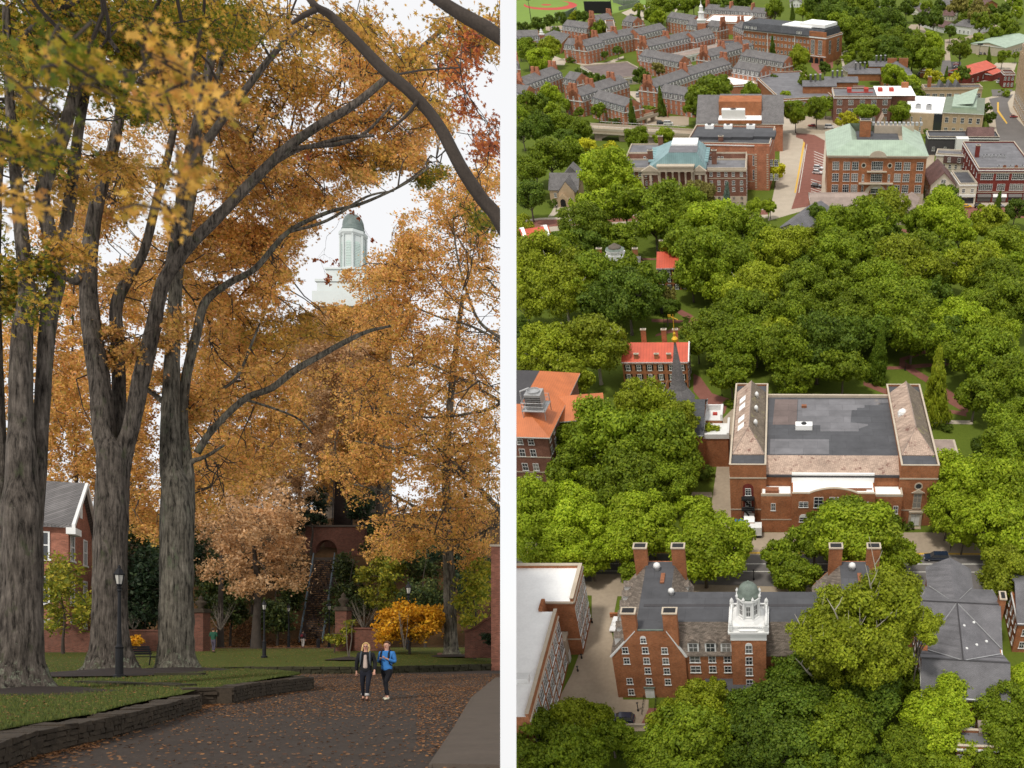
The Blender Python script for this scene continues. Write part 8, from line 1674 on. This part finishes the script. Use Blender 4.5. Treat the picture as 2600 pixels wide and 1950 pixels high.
for i, (lab, px, D, pt, tn) in enumerate((('dark evergreen behind the low brick wall between trunks', 365, 76, [(365, 1480, 55, 90, 73, 80, 340), (350, 1570, 50, 50, 73, 80, 160)], 'dk'), ('dark evergreen left of the third trunk base', 400, 84, [(400, 1500, 50, 110, 82, 90, 260)], 'dk'),
      ('dark green shrubs left of the leaf-covered slope', 585, 94, [(585, 1540, 60, 60, 92, 98, 260), (540, 1480, 50, 90, 92, 98, 220)], 'dkg'), ('dark shrubs between peach tree and stairs', 705, 97, [(700, 1560, 55, 50, 94, 99, 220), (740, 1500, 30, 60, 98, 103, 140)], 'dkg'),
      ('ivy-green bush right of the long stairs', 895, 98, [(885, 1540, 55, 60, 94, 100, 230), (880, 1450, 40, 60, 99, 106, 160)], 'dkg'), ('yellow-green bush high on the slope right of the stairs', 985, 98, [(970, 1480, 60, 70, 92, 101, 260), (1010, 1420, 50, 40, 96, 104, 130)], 'yg'),
      ('dark green bush behind the golden bush', 1080, 92, [(1080, 1520, 70, 60, 88, 97, 260), (1060, 1440, 60, 50, 95, 102, 170)], 'dkg'), ('dark evergreen right of the slender trunk', 1190, 90, [(1190, 1460, 60, 90, 86, 96, 260), (1140, 1420, 50, 50, 90, 98, 110)], 'dk'),
      ('dark ivy bushes beside the upper flight of stairs, left side', 790, 112, [(800, 1290, 40, 50, 113, 120, 160), (760, 1330, 40, 40, 110, 116, 120)], 'dk'), ('dark ivy bushes beside the upper flight of stairs, right side', 925, 114, [(920, 1290, 35, 50, 112, 120, 160), (960, 1340, 40, 40, 110, 118, 130)], 'dk'), ('dark trees under the orange crown left of the arch', 640, 104, [(640, 1440, 120, 60, 100, 108, 260), (500, 1420, 80, 90, 98, 108, 200)], 'dk'))):
    back_tree(lab, px, D, pt, tn, 40+i, leaf=.16, tw=3, group='evergreens and shrubs below the hill', name='bush' if 'bush' in lab or 'shrub' in lab else 'tree', cat='bush' if 'bush' in lab or 'shrub' in lab else 'tree')
for i, (lab, px, D, pt, tn) in enumerate((('wide orange tree on the hilltop far left', 60, 150, [(60, 1290, 130, 90, 140, 160, 240), (-80, 1250, 120, 140, 140, 160, 160)], 'or'), ('dull orange tree on the hilltop behind the second trunk', 330, 150, [(330, 1280, 130, 80, 140, 160, 260), (250, 1200, 90, 80, 140, 160, 130)], 'or'),
      ('dull orange tree on the hilltop behind the third trunk', 500, 150, [(500, 1270, 110, 80, 140, 160, 240), (600, 1230, 90, 80, 140, 158, 150)], 'pk'), ('brownish orange tree on the hill below the cupola', 860, 136, [(850, 1150, 110, 110, 128, 139, 676), (900, 1000, 110, 110, 128, 138, 676), (820, 860, 100, 80, 128, 136, 676), (930, 850, 90, 70, 128, 136, 676), (880, 800, 70, 35, 128, 136, 338), (880, 930, 120, 70, 128, 136, 676)], 'or'),
      ('orange tree on the hill at the right edge', 1180, 140, [(1180, 1220, 130, 120, 130, 150, 300), (1080, 1280, 100, 70, 130, 150, 160)], 'or'), ('dark leafy thicket under the arch slope, right side', 1000, 108, [(1010, 1370, 90, 60, 104, 112, 200), (1120, 1390, 80, 50, 104, 112, 160)], 'dkg'), ('dark leafy thicket across the slope, left side', 430, 110, [(430, 1370, 110, 80, 104, 114, 400), (300, 1370, 70, 60, 104, 114, 150)], 'dkg'))):
    back_tree(lab, px, D, pt, tn, 70+i, leaf=.19, tw=4, group='autumn trees on the hill')
# bare grey shrubs and saplings
def bare(label, px, py0, D, hpx, wpx, n, seed, r0=.03, name='bare_shrub'):
    rs = random.Random(seed); b = MB(); base = P3(px, py0, D)
    for i in range(n):
        a = rs.uniform(-1, 1); L_ = hpx*rs.uniform(.6, 1); p = base.copy(); pts = [p.copy()]; rd = [r0]
        for k in range(4): p = p+Vector((a*wpx*D/F/4*rs.uniform(.7, 1.3), rs.uniform(-.15, .15), L_*D/F/4)); pts.append(p.copy()); rd.append(r0*(1-(k+1)/4.5))
        b.tube(pts, rd, 5)
        for k in (2, 3):
            for s in (-1, 1): q = pts[k]; e = q+Vector((s*rs.uniform(.1, .3)*wpx*D/F, 0, L_*D/F*rs.uniform(.1, .25))); b.tube([q, (q+e)/2+Vector((0, 0, .05)), e], [rd[k]*.5, rd[k]*.35, rd[k]*.15], 3)
    b.v = [(x-base.x, y-base.y, z-base.z) for x, y, z in b.v]
    tag(b.build(name, M['bark'], M=Matrix.Translation(base)), label, 'shrub')
bare('pale leafless shrub right of the right gate pier', 925, 1600, 72, 80, 45, 16, 1); bare('pale leafless shrub behind the person in the green shirt', 560, 1600, 72, 75, 40, 16, 2); bare('leafless reddish shrub right of the second trunk', 340, 1600, 66, 45, 30, 12, 3, .02)
bare('thin young sapling on a mulch bed left of the women', 886, 1674, 58, 150, 14, 2, 4, .045, 'sapling'); bare('thin young sapling in front of the golden bush', 1027, 1647, 62, 100, 22, 4, 5, .04, 'sapling')
# purple-leaved twig hanging in front of the cupola
foliage_tree('dark purple leaves hanging on thin stems before the cupola', 'hanging twig', [(895, 540, 5, 8, 30, 30.4, 2), (918, 555, 12, 6, 30, 30.4, 3), (950, 610, 6, 6, 30, 30.4, 2), (810, 665, 16, 6, 30, 30.4, 4), (828, 705, 12, 16, 30, 30.4, 6), (850, 670, 10, 8, 30, 30.4, 3), (785, 400, 8, 12, 30, 30.4, 4)], [P3(895, 430, 30), P3(830, 600, 30), P3(790, 330, 30)], tone='rd', leaf=.06, per=6, spray=.1, seed=60, twigs=1, branchw=.008, lobed=False, name='hanging_twig', root=P3(895, 430, 30))

# ---- fallen leaves
def fallen():
    rs = np.random.RandomState(3); P = []
    def put(n, pxr, Dr, z, pw=1.0):
        px = pxr[0]+(pxr[1]-pxr[0])*rs.rand(n); D = Dr(px) if callable(Dr) else Dr[0]+(Dr[1]-Dr[0])*rs.rand(n)**pw
        P.append(np.stack([(px-PX)/F*D, D, np.array([z(d, c) for d, c in zip(D, px)]) if callable(z) else np.full(n, z)], 1))
    put(12000, (-200, 1290), (11, 50), .012); put(26000, (300, 1290), (32, 52), .012); put(9000, (100, 1290), (20, 34), .012)
    e = [(-260, 9.3), (0, 12.7), (235, 15.7), (462, 22.2), (600, 27), (765, 33)]
    n = 12000; px = -200+965*rs.rand(n); D = np.array([lerp(c, e) for c in px])-np.abs(rs.randn(n))*.8-.05; P.append(np.stack([(px-PX)/F*D, D, np.full(n, .014)], 1))
    n = 2500; px = 1060+150*rs.rand(n); D = 13+22*rs.rand(n); P.append(np.stack([(px-PX)/F*D, D, np.full(n, .012)], 1))
    put(9000, (-200, 760), lambda p: np.array([lerp(c, ISL_NEAR)+.3+(lerp(c, ISL_FAR)-lerp(c, ISL_NEAR)-.5)*rs.rand() for c in p]), lambda d, c: lerp(d, ISL_Z)+.02)
    put(16000, (-200, 1300), lambda p: np.array([lerp(c, FW)+.5+rs.rand()*28 for c in p]), lambda d, c: zlawn(d, c)+.03)
    pts = np.concatenate(P); pts[:, 2] += .01; v = leaves(pts, .034, [(0, -1), (.6, -.2), (.35, .8), (-.4, .7), (-.7, -.1)], rs).reshape(-1, 5, 3)
    v[:, :, 2] = pts[:, None, 2]+(v[:, :, 2]-pts[:, None, 2])*.25
    me = mesh_np('fallen_leaves', v.reshape(-1, 3), 5, [AG['fall']], attr=rs.rand(len(pts))); o = link(bpy.data.objects.new('fallen_leaves', me)); o['kind'] = 'stuff'; tag(o, 'brown and orange oak leaves scattered over road and lawns', 'fallen leaves')
    n = 9000; px = 560+260*rs.rand(n); D = 93+10*rs.rand(n); q = np.stack([(px-PX)/F*D, D, np.array([zhill(d, c)+.05 for d, c in zip(D, px)])], 1)
    me = mesh_np('fallen_leaves', leaves(q, .10, DIA, rs), 4, [AG['fall']], attr=rs.rand(n)); o = link(bpy.data.objects.new('fallen_leaves', me)); o['kind'] = 'stuff'; tag(o, 'thick brown leaf litter on the slope around the stair foot', 'leaf litter')
    # short grass blades along both lawns
    n = 60000; px = -200+960*rs.rand(n); D = np.array([lerp(c, ISL_NEAR)+(lerp(c, ISL_FAR)-lerp(c, ISL_NEAR))*rs.rand()**1.3 for c in px]); x = (px-PX)/F*D; z = np.array([lerp(d, ISL_Z) for d in D])
    hgt = .03+.05*rs.rand(n); dx = rs.randn(n)*.015; g_ = np.stack([np.stack([x-.012, D, z-.01], 1), np.stack([x+.012, D, z-.01], 1), np.stack([x+dx, D+rs.randn(n)*.01, z+hgt], 1)], 1)
    me = mesh_np('grass', g_.reshape(-1, 3), 3, [foliage('grass_blades', [(0, (.032, .05, .008)), (.5, (.062, .08, .014)), (1, (.11, .125, .025))], .2)], attr=rs.rand(n)); o = link(bpy.data.objects.new('grass', me)); o['kind'] = 'stuff'; tag(o, 'short green grass on the near lawn around the big trunks', 'grass')
fallen()
# ---- people
def skin(name, nodes, edges, mat, parent, root=0, sub=2, M_=None):
    me = bpy.data.meshes.new(name); me.from_pydata([n[0] for n in nodes], edges, [])
    o = link(bpy.data.objects.new(name, me)); sk = o.modifiers.new('s', 'SKIN'); ss = o.modifiers.new('u', 'SUBSURF'); ss.levels = sub; ss.render_levels = sub
    lay = me.skin_vertices[0].data
    for i, n in enumerate(nodes):
        r_ = n[1]; lay[i].radius = (r_, r_) if isinstance(r_, (int, float)) else r_; lay[i].use_root = (i == root)
    bpy.context.view_layer.update(); dg = bpy.context.evaluated_depsgraph_get(); m2 = bpy.data.meshes.new_from_object(o.evaluated_get(dg)); bpy.data.objects.remove(o); bpy.data.meshes.remove(me)
    m2.name = name; m2.materials.clear(); m2.materials.append(mat); m2.polygons.foreach_set('use_smooth', [True]*len(m2.polygons)); q = link(bpy.data.objects.new(name, m2)); q.parent = parent
    return q
def cloth(name, c, var=.15): return plain(name, c, .85, var, 6)
SKIN = NT('skin', .55, .3); SKIN.col((.50, .27, .19)); SKIN = SKIN.mat
def figure(label, px, py, D, hgt, z0, face=0, feet=((-.1, 0), (.12, -.2)), knees=None, hands=None, coat=(.01, .01, .012), under=None, legs=(.02, .022, .03), shoe=(.1, .05, .03), hair=(.55, .40, .18), long_hair=False, pack=None, coatlen=.92, glasses=False, cuff=None, strap=None, away=False, hat=False):
    Mx = Matrix.Translation((gx(px, D), D, z0)) @ Matrix.Rotation(face, 4, 'Z') @ Matrix.Scale(hgt/1.68, 4)
    r = empty('person', Mx); tag(r, label, 'person')
    f = -1    # facing local -y
    hipz, shz, nk = .90, 1.38, 1.44
    kn = knees or [((feet[0][0]-.09)/2-.0, feet[0][1]*.45-.03, .48), ((feet[1][0]+.09)/2, feet[1][1]*.45-.05, .48)]
    HL = hands or [(-.24, -.04, .80), (.25, -.02, .80)]
    el = [(-.26, .05, 1.08), (.26, .05, 1.08)]
    if hands: el = [((-.25, .02, 1.10)), ((.25, .02, 1.10))]
    # body: pelvis, spine, neck, head, arms with five fingers, legs
    nd = [((0, 0, .93), (.095, .07)), ((0, .0, 1.10), (.09, .07)), ((0, .0, 1.28), (.11, .08)), ((0, .005, 1.42), (.06, .06)), ((0, -.005, 1.49), (.052, .055)), ((0, -.01, 1.545), (.072, .085)), ((0, .0, 1.61), (.082, .10)), ((0, .005, 1.665), (.055, .065))]
    ed = [(0, 1), (1, 2), (2, 3), (3, 4), (4, 5), (5, 6), (6, 7)]
    for s in (0, 1):
        sg = -1 if s == 0 else 1; b0 = len(nd); e_ = el[s]; h_ = HL[s]
        nd += [((sg*.165, .01, 1.355), .038), (e_, .034), (h_, .026)]; ed += [(2, b0), (b0, b0+1), (b0+1, b0+2)]
        dv = (Vector(h_)-Vector(e_)).normalized(); sd = Vector((sg, 0, 0)); sd = (sd-dv*sd.dot(dv)).normalized(); nm = dv.cross(sd); pal = Vector(h_)+dv*.05
        pi_ = len(nd); nd.append((tuple(pal), (.036, .018))); ed.append((b0+2, pi_))
        for k, (o_, ln) in enumerate(((-.027, .055), (-.009, .066), (.009, .062), (.027, .048))):
            a = pal+dv*.035+sd*o_; c_ = a+dv*ln*.5+nm*.012; d_ = c_+dv*ln*.35+nm*.024; i0 = len(nd); nd += [(tuple(a), .009), (tuple(c_), .0085), (tuple(d_), .007)]; ed += [(pi_, i0), (i0, i0+1), (i0+1, i0+2)]
        i0 = len(nd); nd += [(tuple(pal-dv*.02-sd*.035), .010), (tuple(pal+dv*.02-sd*.052+nm*.01), .008)]; ed += [(pi_, i0), (i0, i0+1)]
        b0 = len(nd); ft = feet[s]; nd += [((sg*.085, 0, .86), .055), (tuple(kn[s]), .038), ((ft[0], ft[1]+.03, .09), .03), ((ft[0], ft[1]-.09, .04), (.026, .02))]; ed += [(0, b0), (b0, b0+1), (b0+1, b0+2), (b0+2, b0+3)]
    skin('body', nd, ed, SKIN, r)
    # face: nose, eyes, mouth, ears
    fb = MB(); fb.tube([(0, -.088, 1.60), (0, -.115, 1.572), (0, -.092, 1.562)], [.008, .014, .008], 6)
    for s in (-1, 1): fb.lathe([(.006, 0), (.016, .008), (.014, .03), (.004, .036)], n=6) if 0 else None; fb.tube([(s*.082, .0, 1.615), (s*.092, .01, 1.59), (s*.082, .005, 1.565)], [.008, .014, .006], 5)
    fb.build('nose_and_ears', SKIN, r, True)
    ey = MB(); [ey.box(s*.032-.013, -.0945, 1.598, s*.032+.013, -.084, 1.610) for s in (-1, 1)]; ey.build('eyes', M['blackm'], r)
    MB().box(-.022, -.094, 1.533, .022, -.082, 1.541).build('mouth', M['redclay'], r)
    if glasses:
        gb = MB(); [gb.tube([(s*.034+.024*math.cos(a*math.pi/4), -.102, 1.604+.02*math.sin(a*math.pi/4)) for a in range(9)], .0035, 4) for s in (-1, 1)]; gb.tube([(-.01, -.102, 1.606), (.01, -.102, 1.606)], .003, 4); gb.build('glasses', M['blackm'], r)
    # hair: a cap round the skull open at the face, with strands or a tied knot
    hm = cloth('hair_'+label[:12], hair, .3); hb = MB(); nr_, ns_ = 9, 16
    for i in range(nr_):
        th_ = math.pi*(i/(nr_-1))*.62
        for k in range(ns_):
            ph = 2*math.pi*k/ns_; x_, y_ = math.cos(ph)*math.sin(th_), math.sin(ph)*math.sin(th_); z_ = math.cos(th_)
            if y_ < -.25 and z_ < .62: y_ = -.25; z_ = max(z_, .45)
            hb.v.append((x_*.097, .018+y_*.112, 1.612+z_*.108))
    for i in range(nr_-1):
        for k in range(ns_): k2 = (k+1) % ns_; hb.f.append((i*ns_+k, i*ns_+k2, (i+1)*ns_+k2, (i+1)*ns_+k)); hb.m.append(0)
    if long_hair:
        rr_ = random.Random(4)
        for k in range(16):
            a_ = -.35+k/15*(math.pi+.7); p_ = (math.cos(a_)*.088, .02+math.sin(a_)*.09); d_ = rr_.uniform(.16, .30)
            hb.tube([(p_[0]*.9, p_[1], 1.66), (p_[0]*1.08, p_[1]+.005, 1.56), (p_[0]*1.12-.01, p_[1]*.9, 1.47), (p_[0]*1.05-.025, p_[1]*.8-.01, 1.56-d_)], [.018, .024, .020, .006], 6)
    else: hb.tube([(0, .10, 1.66), (0, .135, 1.60), (0, .13, 1.53)], [.03, .035, .015], 8); hb.tube([(-.07, .04, 1.60), (0, .10, 1.56), (.07, .04, 1.60)], [.02, .035, .02], 6)
    ho = hb.build('hair', hm, r, True)
    # coat
    cm = cloth('coat_'+label[:12], coat); z1 = coatlen-.13
    cn = [((0, 0, z1), (.185, .14)), ((0, 0, 1.0), (.165, .125)), ((0, 0, 1.15), (.165, .125)), ((0, .0, 1.32), (.175, .125)), ((0, .01, 1.41), (.10, .085)), ((0, .015, 1.445), (.075, .07))]; ce = [(0, 1), (1, 2), (2, 3), (3, 4), (4, 5)]
    for s in (0, 1):
        sg = -1 if s == 0 else 1; b0 = len(cn); e_ = Vector(el[s]); h_ = Vector(HL[s]); cn += [((sg*.185, .01, 1.36), .082), (tuple(e_), .062), (tuple(e_.lerp(h_, .85)), .045)]; ce += [(3, b0), (b0, b0+1), (b0+1, b0+2)]
    skin('jacket', cn, ce, cm, r, root=2)
    if under:
        un = [((0, -.068, 1.36), (.045, .07)), ((0, -.075, 1.2), (.065, .07)), ((0, -.075, 1.0), (.075, .075)), ((0, -.07, .94), (.07, .07))]; skin('shirt', un, [(0, 1), (1, 2), (2, 3)], cloth('shirt_'+label[:12], under), r)
    if strap:
        sb = MB()
        for s in (-1, 1): sb.tube([(s*.10, .06, 1.44), (s*.11, -.03, 1.45), (s*.12, -.115, 1.36), (s*.125, -.135, 1.2), (s*.14, -.10, 1.05), (s*.16, .0, 1.0)], [.02, .024, .026, .024, .016, .012], 6)
        sb.build('backpack_straps', cloth('strap_'+label[:12], strap), r, True)
    if pack:
        pm = skin('backpack', [((0, .20, 1.02), (.14, .09)), ((0, .22, 1.15), (.15, .11)), ((0, .20, 1.34), (.12, .08))], [(0, 1), (1, 2)], cloth('pack_'+label[:12], pack), r)
    # trousers and shoes
    tn = [((0, 0, .99), (.15, .12)), ((0, 0, .88), (.165, .13))]; te = [(0, 1)]
    for s in (0, 1):
        sg = -1 if s == 0 else 1; b0 = len(tn); ft = feet[s]; k_ = kn[s]; tn += [((sg*.09, 0, .78), .097), (tuple(k_), .064), ((ft[0], ft[1]+.03, .12), .046)]; te += [(1, b0), (b0, b0+1), (b0+1, b0+2)]
    skin('trousers', tn, te, cloth('trousers_'+label[:12], legs), r)
    for s in (0, 1):
        ft = feet[s]; skin('shoe', [((ft[0], ft[1]+.04, .10), .05), ((ft[0], ft[1]+.035, .045), (.042, .045)), ((ft[0], ft[1]-.07, .04), (.042, .036)), ((ft[0], ft[1]-.14, .035), (.034, .028))], [(0, 1), (1, 2), (2, 3)], cloth('shoe_'+label[:12], shoe), r)
        if cuff: MB().lathe([(.05, .15), (.062, .17), (.062, .21), (.05, .23)], (ft[0], ft[1]+.035), 12).build('sock_cuff', cloth('cuff'+label[:8], cuff), r, True)
    return r
figure('woman with blonde hair, black jacket and brown boots walking on the road', 929, 1780, 26.3, 1.66, .0, face=R(16), feet=((-.10, .16), (.05, -.17)), hands=[(-.26, .06, .84), (.25, -.14, .86)], coat=(.008, .008, .010), under=(.42, .33, .28), legs=(.010, .011, .018), shoe=(.05, .022, .014), hair=(.55, .38, .16), long_hair=True, pack=(.01, .012, .015), strap=(.06, .07, .08), glasses=True, cuff=(.45, .42, .4), coatlen=.90)
figure('woman in bright blue hoodie holding her backpack straps on the road', 982, 1777, 26.8, 1.70, .0, face=R(-6), feet=((-.12, .16), (.12, -.18)), knees=[(-.04, .03, .48), (.02, -.13, .49)], hands=[(-.10, -.17, 1.20), (.10, -.17, 1.20)], coat=(.035, .16, .42), legs=(.006, .006, .009), shoe=(.62, .57, .42), hair=(.07, .035, .022), pack=(.008, .008, .012), strap=(.008, .01, .02), coatlen=.93)
figure('person in dark green shirt seen far off beside the left gate pier', 542, 1650, 65, 1.74, zlawn(65, 542), face=R(180), feet=((-.08, .05), (.08, -.08)), hands=[(-.12, -.18, 1.45), (.12, -.18, 1.45)], coat=(.012, .06, .035), legs=(.07, .06, .085), shoe=(.02, .02, .02), hair=(.05, .03, .02), coatlen=.93)
figure('person with dark red backpack walking toward the stairs', 769, 1643, 88, 1.68, zlawn(88, 769), face=R(180), feet=((-.10, .08), (.1, -.12)), coat=(.05, .035, .04), legs=(.42, .38, .36), shoe=(.03, .03, .03), hair=(.04, .025, .02), pack=(.16, .02, .03), coatlen=.9)
# ------------------------------------------------------------------ keep the two places apart: each ends at its own side of the open gap
bpy.context.view_layer.update()
CAMP = Vector((0, 0, EYE)); kL, kR = (1270-PX)/F, (1311-PX)/F
def cut(o, n):          # keep the part with (p-CAMP).n >= 0
    mw = o.matrix_world; bb = [(mw @ Vector(c)-CAMP).dot(n) for c in o.bound_box]
    if min(bb) >= 0: return True
    if max(bb) < 0: return False
    me = o.data.copy(); o.data = me; inv = mw.inverted(); co = inv @ CAMP; no = (mw.to_3x3().transposed() @ n).normalized()
    bm = bmesh.new(); bm.from_mesh(me); r = bmesh.ops.bisect_plane(bm, geom=bm.verts[:]+bm.edges[:]+bm.faces[:], plane_co=co, plane_no=no, clear_inner=True, dist=1e-5)
    if len(me.polygons) < 400: bmesh.ops.holes_fill(bm, edges=[e for e in r['geom_cut'] if isinstance(e, bmesh.types.BMEdge)], sides=0)
    n_ = len(bm.faces); bm.to_mesh(me); bm.free(); return n_ > 0
nLp, nRp = Vector((-1, kL, 0)).normalized(), Vector((1, -kR, 0)).normalized()
dead = []
for o in list(scn.objects):
    if o.type != 'MESH' or o.data is None: continue
    t = o
    while t.parent: t = t.parent
    town = abs(t.matrix_world.to_3x3().normalized()[2][2]-1) > .02
    if not cut(o, nRp if town else nLp): dead.append(o)
for o in dead:
    for c in list(o.children):
        if c not in dead: mwc = c.matrix_world.copy(); c.parent = o.parent; c.matrix_world = mwc
for o in dead: bpy.data.objects.remove(o)
for o in list(scn.objects):
    if o.type == 'EMPTY' and not o.children: bpy.data.objects.remove(o)
